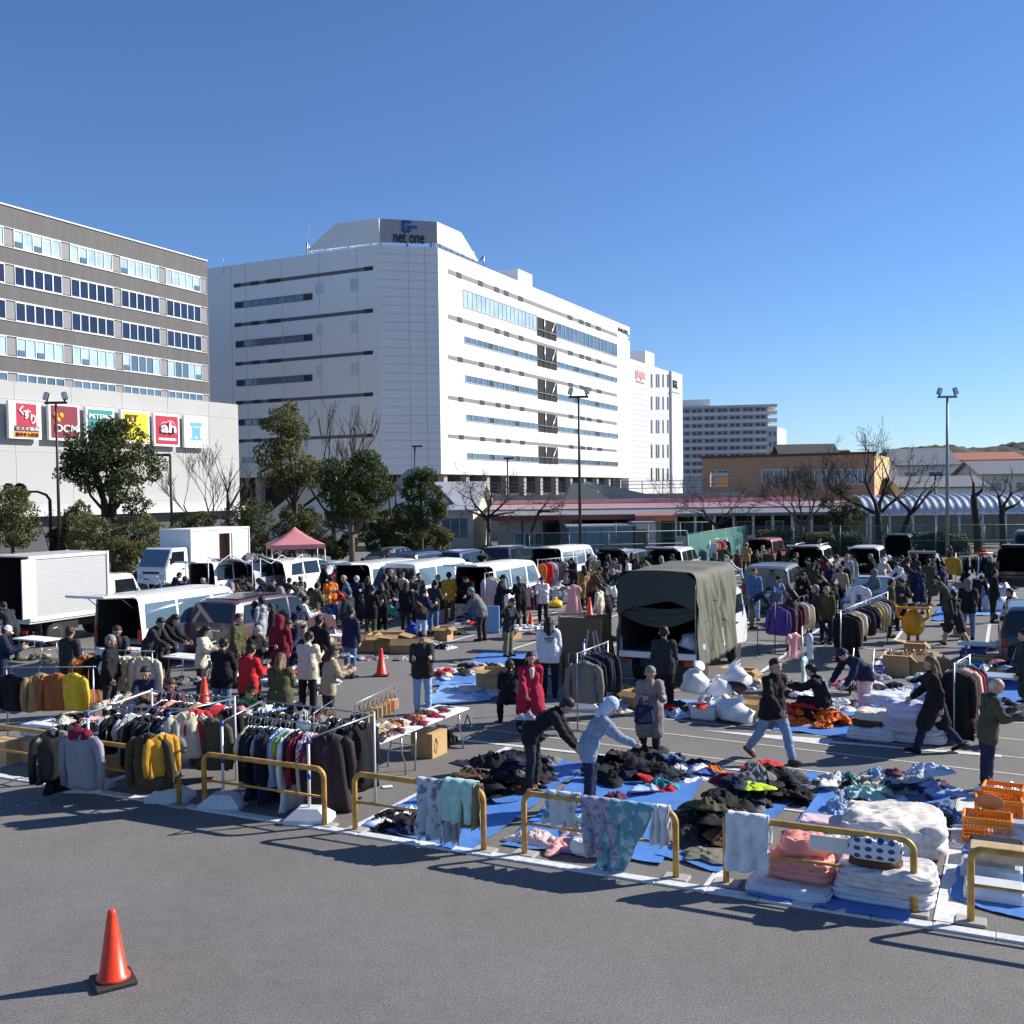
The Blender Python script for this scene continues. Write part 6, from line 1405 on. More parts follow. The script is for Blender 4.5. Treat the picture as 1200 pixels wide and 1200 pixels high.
# ================================================================ FRONT ROW: BARRIERS, SHEETS, HEAPS
def barrier(u0, u1, v, label, dark=False):
    c = W((u0 + u1) / 2, v); L = u1 - u0; t = thing('hoop_barrier', label, 'barrier', c, RU, 'yellow hoop barriers along the kerb'); h, r = .8, .13
    def arc(s): return [(s * (L / 2 - r + r * math.sin(a)), 0, h - r + r * math.cos(a)) for a in [k * math.pi / 12 for k in range(7)]]
    pts = [(-L / 2, 0, 0)] + arc(-1)[::-1] + arc(1) + [(L / 2, 0, 0)]
    mb = MB(); mb.tube(pts, .038, 10); mb.build('hoop', M_yel, t)
    mb = MB(); mb.tube([(-L / 2 + .03, 0, .41), (L / 2 - .03, 0, .41)], .019, 8); mb.build('cross_rail', M_yel, t)
    for s in (-1, 1): mb = MB(); mb.box((s * L / 2, .02, .012), (.3, .22, .04), bev=.008); mb.build('footing', M_conc, t)
    return t
barrier(-10.4, -8.35, -.05, 'yellow hoop barrier in front of the table at the left picture edge'); barrier(-7.66, -5.57, -.2, 'weathered yellow hoop barrier behind the grey jacket and weighted poles')
barrier(-5.19, -3.02, -.08, 'yellow hoop barrier across the long row of hanging shirts'); barrier(-2.51, -.53, -.08, 'yellow hoop barrier with a pale green cloth over its right half')
barrier(0, 1.98, .02, 'yellow hoop barrier with teal floral fabric trailing from it'); barrier(2.56, 4.6, .1, 'yellow hoop barrier with a white cloth on its left corner'); barrier(5.16, 7.2, .1, 'yellow hoop barrier in front of the orange crates at right')
def T4(*p): return [at(*q) for q in p]
tarp('blue sheet under the black heap behind the pale green cloth', T4((424, 968), (548, 1003), (690, 898), (590, 880)), seed=1)
tarp('blue sheet under the pink bedding and the red garment', T4((590, 992), (775, 1014), (832, 897), (684, 904)), seed=2)
tarp('blue sheet under the black heap with the lime vest', T4((768, 1004), (842, 1024), (962, 908), (872, 902)), seed=3)
tarp('blue sheet under the white quilts and coral puffy duvet', T4((872, 1052), (1064, 1084), (1116, 932), (972, 912)), seed=4, edge=.07)
tarp('blue sheet under the packed white boxes at right', T4((1112, 1056), (1236, 1088), (1275, 965), (1134, 985)), seed=5)
tarp('blue sheet with sparse clothes behind the bag table', T4((500, 806), (574, 800), (652, 765), (566, 766)), seed=6); tarp('pale blue sheet in front of the handbag table', T4((495, 828), (575, 822), (600, 802), (520, 800)), seed=16, m=M_tarpl)
tarp('small bright blue sheet behind the white sweatshirt', T4((640, 792), (674, 794), (690, 770), (655, 767)), seed=7)
tarp('pale sheet before the canvas truck with a tub of red bits', T4((762, 840), (882, 846), (890, 824), (778, 820)), seed=8, m=M_tarpl)
tarp('blue sheet between the orange bundles and the quilts', T4((905, 856), (1012, 868), (1020, 836), (915, 832)), seed=9)
tarp('pale blue sheet under a white sack near the walking couple', T4((1142, 722), (1192, 722), (1196, 706), (1150, 706)), seed=10, m=M_tarpl)
tarp('blue sheet in the sun left of the walking couple', T4((1092, 728), (1122, 728), (1128, 712), (1100, 712)), seed=11); tarp('deep blue sheet beside the stacked tubs at right', T4((1120, 842), (1215, 846), (1220, 800), (1130, 800)), seed=12)
tarp('blue sheet under the futon stacks', T4((992, 868), (1105, 874), (1110, 830), (1010, 826)), seed=13)
def printm(k, base, spot, sc): 
    m = mat(k, base, .85); N, Lk, b = nd(m); tc = N.new('ShaderNodeTexCoord'); n = N.new('ShaderNodeTexNoise'); n.inputs['Scale'].default_value = sc; n.inputs['Detail'].default_value = 3; Lk.new(tc.outputs['Object'], n.inputs['Vector']); cr = N.new('ShaderNodeMapRange'); cr.inputs[1].default_value = .52; cr.inputs[2].default_value = .58; Lk.new(n.outputs[0], cr.inputs[0]); mx = N.new('ShaderNodeMix'); mx.data_type = 'RGBA'; mx.inputs[6].default_value = (*base, 1); mx.inputs[7].default_value = (*spot, 1); Lk.new(cr.outputs[0], mx.inputs[0]); Lk.new(mx.outputs[2], b.inputs['Base Color']); return m
pile(at(585, 915), .62, 1.35, 36, ['black', 'black', 'navy', 'charcoal', 'black', 'brown', 'grey', 'navy', 'charcoal'], 'behind the pale green cloth', 'garments heaped on the first blue sheet', .36, .46, seed=1)
pile(at(480, 968), .42, .4, 9, ['black', 'charcoal', 'white', 'black', 'navy'], 'inside the pale green cloth barrier', 'garments in the front corner of the first sheet', .26, .16, seed=2)
pile(at(608, 893), .22, .22, 2, ['palepink'], 'topping the first black heap', 'garments heaped on the first blue sheet', .32, .1, seed=3)
pile(at(745, 905) + Z * 0, .62, .75, 26, ['black', 'black', 'charcoal', 'navy', 'charcoal'], 'by the stooping pale blue jacket', 'garments heaped on the second blue sheet', .34, .42, seed=4)
pile(at(800, 903), .42, .6, 20, ['navy', 'denim', 'black', 'white', 'navy', 'orange', 'blue', 'charcoal'], 'at the far corner of the second sheet', 'garments heaped on the second blue sheet', .26, .24, seed=5)
pile(at(765, 925), .3, .25, 5, ['red', 'crimson', 'teal', 'lightblue'], 'at the near edge of the second sheet', 'garments heaped on the second blue sheet', .25, .08, seed=6)
pile(at(753, 884), .3, .2, 3, ['silver', 'white', 'denim'], 'beside the mauve coated woman', 'garments heaped on the second blue sheet', .28, .1, seed=7)
pile(at(842, 972), .48, .62, 26, ['black', 'charcoal', 'black', 'brown', 'charcoal', 'black', 'olive'], 'left of the white draped cloth', 'garments heaped on the third blue sheet', .35, .46, seed=8)
pile(at(895, 928), .5, .9, 30, ['black', 'navy', 'black', 'charcoal', 'black', 'grey', 'maroon', 'charcoal'], 'with the lime vest', 'garments heaped on the third blue sheet', .36, .46, seed=9)
M_camo = mat('camouflage_cloth', (.16, .16, .12), .9, var=.5, vs=14)
M_hi = mat('fluorescent_lime', (.55, .8, .02), .7)
def lump(px, py, s, col, label, z=.2, k=0, group=None, flat=.6, m=None, name='garment', cat='clothing'):
    p = at(px, py, z); o = inst(name, CRM[k % 7], [m or cm(col)], None, p, (0, 0, k * 1.3), (s, s * .8, s * flat)); tag(o, label, cat, group); return o
lump(878, 922, .3, 0, 'fluorescent lime safety vest lying on the black heap', .3, 2, m=M_hi); lump(852, 938, .2, 'lime', 'lime green garment poking out of the black heap', .26, 4, m=mat('apple_green', (.2, .55, .05), .8))
lump(893, 898, .34, 'red', 'red jacket at the far end of the lime vest heap', .3, 1); lump(870, 915, .28, 'navy', 'navy bundle on top of the black heap with the lime vest', .34, 3); lump(822, 1000, .34, 0, 'camouflage patterned garment at the near end of the black heap', .05, 5, m=M_camo, flat=.4)
pile(at(1010, 925), .5, .35, 14, ['white', 'mint', 'teal', 'black', 'silver', 'cream'], 'at the far left of the quilt sheet', 'garments heaped on the fourth blue sheet', .3, .18, seed=10)
pile(at(1058, 925), .55, .5, 24, ['denim', 'lavender', 'grey', 'paleblue', 'navy', 'plum', 'silver', 'lightblue'], 'behind the big white quilt', 'garments heaped on the fourth blue sheet', .32, .42, seed=11)
pile(at(1000, 952), .4, .45, 15, ['lightblue', 'black', 'paleblue', 'white', 'navy', 'cream', 'black'], 'left of the big white quilt', 'garments heaped on the fourth blue sheet', .27, .16, seed=12); pile(at(1088, 955), .3, .35, 6, ['black', 'navy', 'charcoal', 'denim'], 'right of the big white quilt', 'garments heaped on the fourth blue sheet', .27, .14, seed=13)
FM = [folded_mesh(1, 1.15, .95, .42, 2), folded_mesh(2, .95, .62, .3, 3), folded_mesh(3, .8, .5, .2, 2), folded_mesh(4, .55, .42, .2, 1), folded_mesh(5, .5, .3, .3, 1)]
M_quilt = printm('white_quilt', (.7, .66, .59), (.6, .53, .45), 16); M_fut = mat('white_futon', (.62, .64, .68), .9, var=.06, vs=4, bump=.4, bs=10); M_flor = mat('faint_floral_cotton', (.6, .56, .54), .9, var=.25, vs=12)
def fold(px, py, k, m, label, z=0.0, sc=1, rz=0, cat='bedding', name='folded_bedding', group='bedding on the sheets'):
    p = at(px, py, z); o = inst(name, FM[k], [m], None, p, (0, 0, RU + R(rz)), sc); tag(o, label, cat, group); return o
fold(1035, 1052, 1, M_fut, 'thick white futon lying at the front edge of the quilt sheet', 0, (1.15, 1.1, .8)); fold(1040, 1036, 1, M_flor, 'white floral futon in the middle of the quilt stack', .22, (1.1, 1.1, .8), 3); fold(1048, 992, 0, M_quilt, 'big puffy white quilt mound on the fourth sheet', .0, (1.1, 1.25, 1.1), 4)
fold(925, 1045, 1, M_fut, 'flat white futon beneath the coral duvet', 0, (1.0, .9, .45)); fold(938, 1026, 1, mat('coral_nylon', (.72, .27, .22), .6, var=.06, bump=.4, bs=12), 'coral pink puffy duvet folded behind the barrier', .13, (.82, .85, .95), -4); fold(945, 1000, 3, MATS['coral_nylon'], 'coral pink pillow on top of the coral duvet', .4, (1.0, .9, 1.1), 20); fold(988, 1004, 3, M_fut, 'white pillow wedged between coral duvet and dotted cushion', .3, (.7, .7, 1.4), 10)
fold(970, 968, 2, mat('pale_pink_cotton', (.68, .52, .54), .9, var=.08, bump=.3), 'pale pink folded blanket behind the white barrier cloth', .12, (.9, .8, .5))
# polka dot cushion and brown folded blanket
M_dots = mat('polka_dot_cotton', (.68, .7, .72), .85); N, Lk, b = nd(M_dots); tc = N.new('ShaderNodeTexCoord'); sp = N.new('ShaderNodeVectorMath'); sp.operation = 'SCALE'; sp.inputs['Scale'].default_value = 9.5; Lk.new(tc.outputs['Object'], sp.inputs[0]); fr = N.new('ShaderNodeVectorMath'); fr.operation = 'FRACTION'; Lk.new(sp.outputs[0], fr.inputs[0]); sx = N.new('ShaderNodeSeparateXYZ'); Lk.new(fr.outputs[0], sx.inputs[0]); cx_ = N.new('ShaderNodeCombineXYZ'); Lk.new(sx.outputs[0], cx_.inputs[0]); Lk.new(sx.outputs[2], cx_.inputs[1]); ds = N.new('ShaderNodeVectorMath'); ds.operation = 'DISTANCE'; ds.inputs[1].default_value = (.5, .5, 0); Lk.new(cx_.outputs[0], ds.inputs[0]); ls = N.new('ShaderNodeMath'); ls.operation = 'LESS_THAN'; ls.inputs[1].default_value = .31; Lk.new(ds.outputs[1], ls.inputs[0]); mxd = N.new('ShaderNodeMix'); mxd.data_type = 'RGBA'; mxd.inputs[6].default_value = (.68, .7, .72, 1); mxd.inputs[7].default_value = (.05, .08, .2, 1); Lk.new(ls.outputs[0], mxd.inputs[0]); Lk.new(mxd.outputs[2], b.inputs['Base Color'])
fold(1026, 1005, 4, M_dots, 'white cushion with navy polka dots on the brown blanket', .56, (1.12, .9, .8), 0, name='cushion', cat='cushion'); fold(1026, 1020, 3, cm('brown'), 'dark mauve brown blanket folded under the dotted cushion', .36, (1.0, .85, .9), 0)
mb = MB(); mb.box((0, 0, 0), (.5, .012, .17)); o = mb.build('paper_notice', M_white, None, W(3.75, .16, .62), RU); tag(o, 'blank white paper sheet tied under the barrier rail', 'sheet')
# pink and white bedding under the second barrier, spotted cloth hung inside
for px, py, k, c, s, lab in ((628, 984, 0, 'palepink', .34, 'pale pink crumpled bedding at the left of the second barrier'), (655, 990, 3, 'pink', .28, 'dusty pink bedding roll behind the second barrier'), (672, 975, 5, 'palepink', .25, 'small pale pink cloth behind the second barrier')): lump(px, py, s, c, lab, .02, k, 'bedding on the sheets', .9, name='bedding', cat='bedding')
fold(700, 1000, 3, M_fut, 'white pillow lying behind the second barrier, nearest the kerb', .02, (1.2, .9, 1.0), 8, name='pillow', cat='pillow'); fold(712, 982, 3, M_fut, 'white pillow stacked behind the nearest pillow', .08, (1.1, .9, 1.1), -6, name='pillow', cat='pillow'); fold(697, 965, 2, mat('mint_satin', (.4, .58, .5), .7, bump=.2), 'pale mint folded sheet behind the white pillows', .1, (.6, .7, .6))
M_spot = mat('fruit_print_cotton', (.62, .62, .6), .85); N, Lk, b = nd(M_spot); tc = N.new('ShaderNodeTexCoord'); vo = N.new('ShaderNodeTexVoronoi'); vo.inputs['Scale'].default_value = 8; vo.inputs['Randomness'].default_value = .7; Lk.new(tc.outputs['Object'], vo.inputs['Vector']); ls = N.new('ShaderNodeMath'); ls.operation = 'LESS_THAN'; ls.inputs[1].default_value = .36; Lk.new(vo.outputs['Distance'], ls.inputs[0]); hs = N.new('ShaderNodeHueSaturation'); hs.inputs['Saturation'].default_value = .75; hs.inputs['Value'].default_value = .6; Lk.new(vo.outputs['Color'], hs.inputs['Color']); mxd = N.new('ShaderNodeMix'); mxd.data_type = 'RGBA'; mxd.inputs[6].default_value = (.62, .62, .6, 1); Lk.new(ls.outputs[0], mxd.inputs[0]); Lk.new(hs.outputs[0], mxd.inputs[7]); Lk.new(mxd.outputs[2], b.inputs['Base Color'])
draped('white cloth with bright fruit spots hung inside the second barrier', W(.52, .06), U, .5, .36, .1, 0, m=M_spot, seed=2); lump(720, 936, .16, 'plum', 'dark patterned pouch balanced on the second barrier rail', .78, 1, flat=1.3, name='pouch', cat='pouch')
M_teal = printm('teal_floral_fabric', (.13, .32, .37), (.4, .55, .58), 7); M_lil = printm('lilac_floral_fabric', (.4, .37, .44), (.24, .19, .26), 16); M_wf = printm('white_leaf_print', (.55, .57, .6), (.2, .22, .28), 9)
draped('teal floral fabric trailing from the barrier to the kerb', W(1.45, .02), U, .62, .95, .4, 0, m=M_teal, seed=3, skew=-.35, flare=.75); draped('grey lilac floral fabric over the same rail as the teal fabric', W(1.02, .02), U, .52, .66, .35, 0, m=M_lil, seed=4, skew=.1); draped('white lining cloth hanging at the right end of the teal barrier', W(1.8, .03), U, .24, .42, .4, 'white', seed=5)
draped('white dress with dark leaf print over the green cloth barrier', W(-1.28, -.08), U, .5, .74, .4, 0, m=M_wf, seed=6, skew=-.02); draped('pale mint green cloth bunched over the barrier', W(-.85, -.08), U, .52, .45, .5, 'mint', seed=7, r=.09); draped('dull yellow cloth hanging below the mint green cloth', W(-.66, -.09), U, .28, .5, .3, 'khaki', seed=8, r=.06); draped('pale grey trousers hanging under the mint green cloth', W(-.95, -.08), U, .3, .74, .3, 'silver', seed=9, r=.045)
draped('white shirt draped over the left corner of the quilt barrier', W(2.82, .1), U, .56, .6, .3, 'white', seed=10, r=.06, skew=.0)
# crates, packets at the right
M_crate = mat('orange_plastic', (.78, .26, .015), .4)
def crate(p, d, rz, label, m=None, lattice=True):
    t = thing('plastic_crate', label, 'crate', p, rz, 'plastic crates at the stalls'); x, y, z = d; m = m or M_crate; mb = MB(); mb.box((0, 0, .01), (x, y, .02)); mb.build('bottom', m, t)
    for (cx, cy, L, a) in ((0, -y / 2, x, 0), (0, y / 2, x, 0), (-x / 2, 0, y - .03, 90), (x / 2, 0, y - .03, 90)):
        mb = MB(); M_ = MT((cx, cy, 0)) @ MR(R(a), 4, 'Z')
        mb.box((0, 0, z - .03), (L + .02, .035, .06), M=M_, bev=.008); mb.box((0, 0, .04), (L, .026, .08), M=M_)
        n = max(5, int(L / .045))
        for k in range(n + 1): mb.box((-L / 2 + .012 + (L - .024) * k / n, 0, z / 2), (.013, .018, z - .12), M=M_)
        for k in range(1, 4): mb.box((0, .001, .08 + (z - .14) * k / 4), (L - .03, .012, .012), M=M_)
        mb.build('side', m, t)
    return t
crate(at(1157, 985), (.56, .4, .34), RU, 'orange lattice crate nearest the right barrier'); crate(at(1170, 962), (.56, .4, .34), RU + .1, 'orange lattice crate behind the nearest orange crate'); crate(at(1176, 945, .12), (.5, .36, .3), RU - .1, 'orange crate partly hidden at the back holding a brown lid')
mb = MB(); mb.lathe([(.001, .03), (.16, .02), (.18, 0), (.17, -.01)], 20); o = mb.build('basket_lid', M_wood, None, at(1160, 940, .38), 0); o.rotation_euler = (R(-50), 0, RU); tag(o, 'round brown lid leaning inside the rear orange crate', 'lid')
sack(at(1158, 935), .55, 'white plastic bag behind the orange crates', k=1); sack(at(1184, 933), .4, 'upright white carrier bag with dark print behind the crates', k=2)
def packet(px, py, d, m, label, z=0.0, rz=0, cat='packet'):
    mb = MB(); mb.box((0, 0, d[2] / 2), d, bev=min(d) * .18); o = mb.build('wrapped_packet', m, None, at(px, py, z), RU + R(rz)); tag(o, label, cat, 'wrapped goods on the right sheet'); return o
M_pk = mat('glossy_white_packet', (.66, .68, .7), .25, var=.08, vs=5)
packet(1165, 1052, (.62, .42, .16), M_pk, 'flat white wrapped packet nearest the right barrier'); packet(1162, 1028, (.66, .4, .18), mat('pale_blue_packet', (.5, .56, .58), .25, var=.15, vs=9), 'white and pale blue wrapped packet in the middle', .0); packet(1168, 1008, (.62, .4, .24), cm('black'), 'black folded bedding under the beige packet', 0); packet(1168, 1006, (.6, .38, .14), cm('beige'), 'beige packet on black bedding behind the right barrier', .25); packet(1180, 985, (.5, .3, .12), mat('pink_clear_wrap', (.55, .4, .4), .2, var=.2, vs=8), 'pink tinted clear packet in front of the orange crates', .05, 20); packet(1225, 1020, (.5, .6, .3), M_pk, 'white packet at the right picture edge', 0)
packet(1195, 990, (.3, .3, .3), mat('clear_box', (.4, .42, .45), .15, var=.3, vs=10), 'grey clear plastic box right of the orange crates', 0); mb = MB(); mb.box((0, 0, .01), (.35, .25, .012)); o = mb.build('paper_sheet', M_white, None, at(1128, 1018), RU + .5); tag(o, 'white paper lying on the blue sheet edge at right', 'sheet'); mb = MB(); mb.box((0, 0, .005), (.16, .12, .004)); o = mb.build('paper_scrap', M_white, None, at(454, 922, .01), .3); tag(o, 'white paper scrap lying on the bare asphalt bay', 'litter')
mb = MB(); cone(at(133, 1151), 'orange traffic cone standing alone in the foreground', 1, R(32)); cone(at(447, 792), 'orange cone beside the cardboard boxes and rail'); cone(at(622, 743), 'orange cone near the white crockery table'); cone(at(691, 722), 'orange cone left of the canvas truck'); cone(at(240, 838, .62), 'orange cone tip standing between the hanging jackets')

# ================================================================ LEFT STALL: WEIGHTED POLES, RAILS, HANGING CLOTHES
M_pole = mat('white_pipe', (.72, .73, .75), .35); M_joint = mat('blue_joint', (.03, .08, .4), .4); M_wt = mat('weight_plastic', (.62, .64, .66), .5, var=.06)
def pole(px, py, h, label):
    t = thing('weighted_pole', label, 'pole', at(px, py), RU + R(20), 'white poles with plastic weights'); mb = MB(); mb.tube([(0, 0, .05), (0, 0, h)], .022, 8); mb.build('pipe', M_pole, t)
    for z in (h - .03, h * .55): mb = MB(); mb.tube([(0, 0, z - .05), (0, 0, z + .03)], .03, 8); mb.build('joint', M_joint, t)
    mb = MB(); mb.add([(sx * x, sy * y, z) for (x, y, z) in ((.32, .22, 0), (.31, .22, .07), (.15, .11, .2)) for sx in (-1, 1) for sy in (-1, 1)], [(0, 1, 3, 2)[::-1], (0, 4, 5, 1), (1, 5, 7, 3), (3, 7, 6, 2), (2, 6, 4, 0), (4, 8, 9, 5), (5, 9, 11, 7), (7, 11, 10, 6), (6, 10, 8, 4), (8, 10, 11, 9)]); mb.build('water_weight', M_wt, t)
    mb = MB(); mb.box((.0, -.2, .03), (.22, .02, .05)); mb.build('handle_slot', M_dark, t)
    return at(px, py)
poles = [pole(105, 925, 1.22, 'weighted white pole under the grey jacket with maroon hood'), pole(200, 937, 1.34, 'weighted white pole beside the brown corduroy jacket'), pole(262, 945, 1.28, 'weighted white pole below the olive green jacket'), pole(363, 962, 1.18, 'weighted white pole in front of the dark plum coat')]
def rail(a, b, label, r=.014, m=M_steel):
    a, b = Vector(a), Vector(b); mb = MB(); mb.tube([Vector((0, 0, 0)), b - a], r, 6); o = mb.build('clothes_rail', m or M_pole, None, a); tag(o, label, 'clothes rail', 'clothes rails of the left stall', pos='w'); return o
def up(p, z): return Vector((p.x, p.y, z))
B1 = [W(-7.55, 1.25), W(-5.75, 1.25), W(-5.1, 1.15), W(-3.0, 1.15)]
FR = [p + V * .42 for p in poles]
rail(up(FR[0], 1.27), up(FR[1], 1.29), 'front rail carrying the grey jacket with maroon hood'); rail(up(FR[2], 1.29), up(FR[3], 1.26), 'front rail with the olive jacket and shirts'); rail(up(B1[0], 1.33), up(B1[1], 1.33), 'rear rail behind the grey jacket'); rail(up(B1[2], 1.36), up(B1[3], 1.32), 'rear rail behind the row of shirts')
rail(up(poles[0], 1.21) , up(B1[0], 1.33), 'short cross rail at the left of the hanging stall', m=M_pole); rail(up(poles[1], 1.32), up(B1[1], 1.33), 'short cross rail above the brown corduroy jacket'); rail(up(poles[2], 1.26), up(B1[2], 1.36), 'short cross rail above the orange cone tip'); rail(up(poles[3], 1.17), up(B1[3], 1.32), 'short cross rail over the dark plum coat')
for k, (p, lab) in enumerate(((B1[0], 'thin rear pole at the left end of the hanging stall'), (B1[1], 'thin rear pole behind the cream and red jacket'), (B1[3], 'thin rear pole beside the pink tote bag'))): mb = MB(); mb.tube([(0, 0, 0), (0, 0, 1.36)], .02, 6); o = mb.build('support_pole', M_pole, None, p); tag(o, lab, 'pole')
G1 = 'garments hanging on the left stall rails'
def front(px, py, z, kind, col, label, yaw=0, sc=1.0, m=None, k=0):
    p = at(px, py, z); o = inst('hanging_' + GW[kind], gmesh(kind, k), [m or cm(col), M_steel], None, p, (0, 0, RU + R(yaw)), sc); tag(o, label, GW[kind], G1); return o
o = front(94, 848, 1.22, 'jacket', 'grey', 'light grey padded jacket with a maroon hood hanging in front', 8, 1.2, mat('grey_nylon', (.24, .25, .29), .6, bump=.3, bs=12), 1)
mb = MB(); rc(mb, (-.08, .0, -.14), (.08, 0, -.14), .085, .085); rc(mb, (-.05, .05, -.2), (.05, .05, -.2), .09, .09); me = remeshed(mb, .02, 3); me.materials.append(cm('maroon')); folds(me, .02, 9, 1); inst('hood', me, None, o)
front(174, 851, 1.27, 'jacket', 'brown', 'dark brown corduroy jacket hanging at the front rail end', 14, 1.12, mat('dark_corduroy', (.055, .04, .022), .9, bump=.3), 2); front(189, 853, 1.25, 'jacket', 'mustard', 'mustard quilted lining of a jacket behind the corduroy one', 76, .85, None, 3); front(198, 856, 1.18, 'shirt', 'grey', 'grey shirt hanging low beside the mustard jacket', 78, .85)
front(246, 833, 1.32, 'jacket', 'olive', 'olive brown field jacket hanging left of the row of shirts', 12, 1.1, mat('field_jacket', (.075, .068, .04), .85, bump=.3), 0); front(218, 826, 1.44, 'jacket', 'cream', 'cream and red jacket hanging between the two rails', 55, 1.0, None, 1); front(226, 824, 1.45, 'jacket', 'red', 'bright red jacket beside the cream one', 60, .9, None, 2)
front(62, 846, 1.2, 'jacket', 'black', 'shiny black jacket hanging left of the grey jacket', 74, 1.1, mat('shiny_black_nylon', (.01, .01, .012), .5, bump=.4, bs=9), 3); front(72, 842, 1.22, 'coat', 'black', 'long black coat hanging behind the grey jacket', 75, .95)
o = front(384, 850, 1.28, 'coat', 'plum', 'long dark plum coat hanging at the right end of the rail', 40, 1.12, mat('dark_plum_velvet', (.02, .01, .014), .8, bump=.3, bs=14), 1)
hang_row(up(FR[0], 1.25), up(FR[1], 1.27), [('jacket', 'black'), ('shirt', 'maroon'), ('shirt', 'silver'), ('jacket', 'black'), ('jacket', 'charcoal'), ('jacket', 'black'), ('coat', 'black'), ('jacket', 'navy'), ('jacket', 'charcoal')], 'the front rail behind the grey jacket', G1)
hang_row(up(B1[0], 1.31), up(B1[1], 1.31), [('shirt', 'white'), ('jacket', 'black'), ('sweater', 'coral'), ('coat', 'black'), ('jacket', 'charcoal'), ('shirt', 'black'), ('sweater', 'tan'), ('jacket', 'black'), ('jacket', 'navy'), ('shirt', 'red'), ('jacket', 'black')], 'the rear rail at left', G1)
M_plaid = mat('red_white_gingham', (.4, .1, .14), .85); N, Lk, b = nd(M_plaid); tc = N.new('ShaderNodeTexCoord'); ck = N.new('ShaderNodeTexChecker'); ck.inputs['Scale'].default_value = 26; ck.inputs[1].default_value = (.62, .58, .6, 1); ck.inputs[2].default_value = (.3, .03, .07, 1); Lk.new(tc.outputs['Object'], ck.inputs[0]); Lk.new(ck.outputs[0], b.inputs['Base Color'])
hang_row(up(FR[2], 1.27), up(FR[3], 1.24), [('shirt', 'cream'), ('jacket', 'black'), ('jacket', 'charcoal'), ('coat', 'black'), ('shirt', 'silver'), ('jacket', 'navy'), ('coat', 'navy'), ('sweater', 'black'), ('shirt', 'lightblue'), ('jacket', 'paleblue'), ('shirt', 'lime'), ('coat', 'white'), ('jacket', 'black'), ('sweater', 'maroon'), ('jacket', 'silver'), ('shirt', 'plaid', M_plaid), ('shirt', 'plum'), ('jacket', 'black')], 'the front rail of shirts', G1)
hang_row(up(B1[2], 1.34), up(B1[3], 1.3), [('jacket', 'black'), ('coat', 'charcoal'), ('jacket', 'navy'), ('jacket', 'black'), ('coat', 'black'), ('sweater', 'grey'), ('jacket', 'black'), ('jacket', 'charcoal'), ('jacket', 'navy'), ('coat', 'black')], 'the rear rail behind the shirts', G1)
for px, py, d, z, lab in ((120, 905, (.5, .35, .35), 0, 'cardboard box on the ground under the hanging black jackets'), (160, 895, (.6, .4, .3), 0, 'low cardboard box beneath the brown corduroy jacket')): carton(at(px, py), d, RU, lab, True)
lump(205, 930, .28, 'grey', 'dark crumpled garment on the ground behind the weighted pole', 0, 2, flat=.8)
# far left table, boxes, heaps
table(W(-8.9, 1.0), 1.9, .65, .68, RU, 'folding table at the left picture edge loaded with pink cloth'); table(W(-9.0, 2.6), 1.9, .7, .68, RU, 'second folding table behind the pink cloth with cream furs')
pile(W(-8.9, 1.0, .68), .85, .26, 12, ['cream', 'coral', 'pink', 'black', 'maroon', 'silver', 'palepink', 'charcoal'], 'on the table at the left edge', 'garments heaped on the left tables', .26, .14, seed=21); pile(W(-9.2, 2.6, .68), .9, .3, 11, ['cream', 'white', 'beige', 'silver', 'brown', 'cream'], 'of pale furs on the second left table', 'garments heaped on the left tables', .3, .26, seed=22)
pile(W(-7.6, 2.4, .0), .9, .5, 10, ['charcoal', 'grey', 'black', 'navy', 'silver'], 'on the ground behind the grey jacket', 'garments heaped on the left tables', .3, .3, seed=23)
carton(at(40, 890), (.62, .4, .36), RU, 'closed cardboard box with printed mark under the left table', False, None, True); carton(at(8, 892), (.5, .4, .38), RU, 'cardboard box at the very left under the table', False); packet(45, 862, (.6, .35, .22), M_pk, 'white storage box on the cardboard box at left', .36, cat='box')
t = rack(W(-8.0, 3.5), 1.7, 1.35, RU + R(24), 'thin steel rack with a black top and yellow jacket', M_steel); d_ = Vector((math.cos(RU + R(24)), math.sin(RU + R(24)), 0)); c_ = at(58, 783, 1.33); t.location = (c_.x, c_.y, 0)
for f, kd, col, lab, yw in ((-.75, 'jacket', 'black', 'black top with a white tag hanging at far left', 10), (-.2, 'jacket', 'tan', 'tan leather jacket hanging left of the yellow one', 60), (.12, 'jacket', 'rust', 'rust brown jacket hanging beside the yellow one', 40), (.45, 'jacket', 'yellow', 'bright yellow jacket hanging at far left', 14)): p = c_ + d_ * f; o = inst('hanging_jacket', gmesh(kd, 1), [cm(col), M_steel], None, p, (0, 0, RU + R(yw)), 1.0); tag(o, lab, 'jacket', 'garments on the far left rack')
t = rack(W(-7.6, 6.4), 1.7, 1.4, RU + R(10), 'second steel rack with beige coats behind the yellow jacket', M_steel); d_ = Vector((math.cos(RU + R(10)), math.sin(RU + R(10)), 0)); c_ = at(137, 763, 1.38); t.location = (c_.x, c_.y, 0)
for f, kd, col, lab, yw in ((-.8, 'coat', 'rust', 'rust patterned scarf coat at the left of the beige coats', 70), (-.45, 'jacket', 'black', 'black jacket hanging among the beige coats', 30), (-.05, 'shirt', 'white', 'white shirt hanging beside the beige coats', 60), (.2, 'jacket', 'cream', 'cream coat hanging left of the last beige coat', 60), (.5, 'jacket', 'beige', 'pale beige coat at the end of the rack', 40), (.68, 'jacket', 'cream', 'cream jacket last on the beige coat rack', 30)): p = c_ + d_ * f; o = inst('hanging_' + GW[kd], gmesh(kd, 2), [cm(col), M_steel], None, p, (0, 0, RU + R(yw)), 1.0); tag(o, lab, GW[kd], 'garments on the beige coat rack')
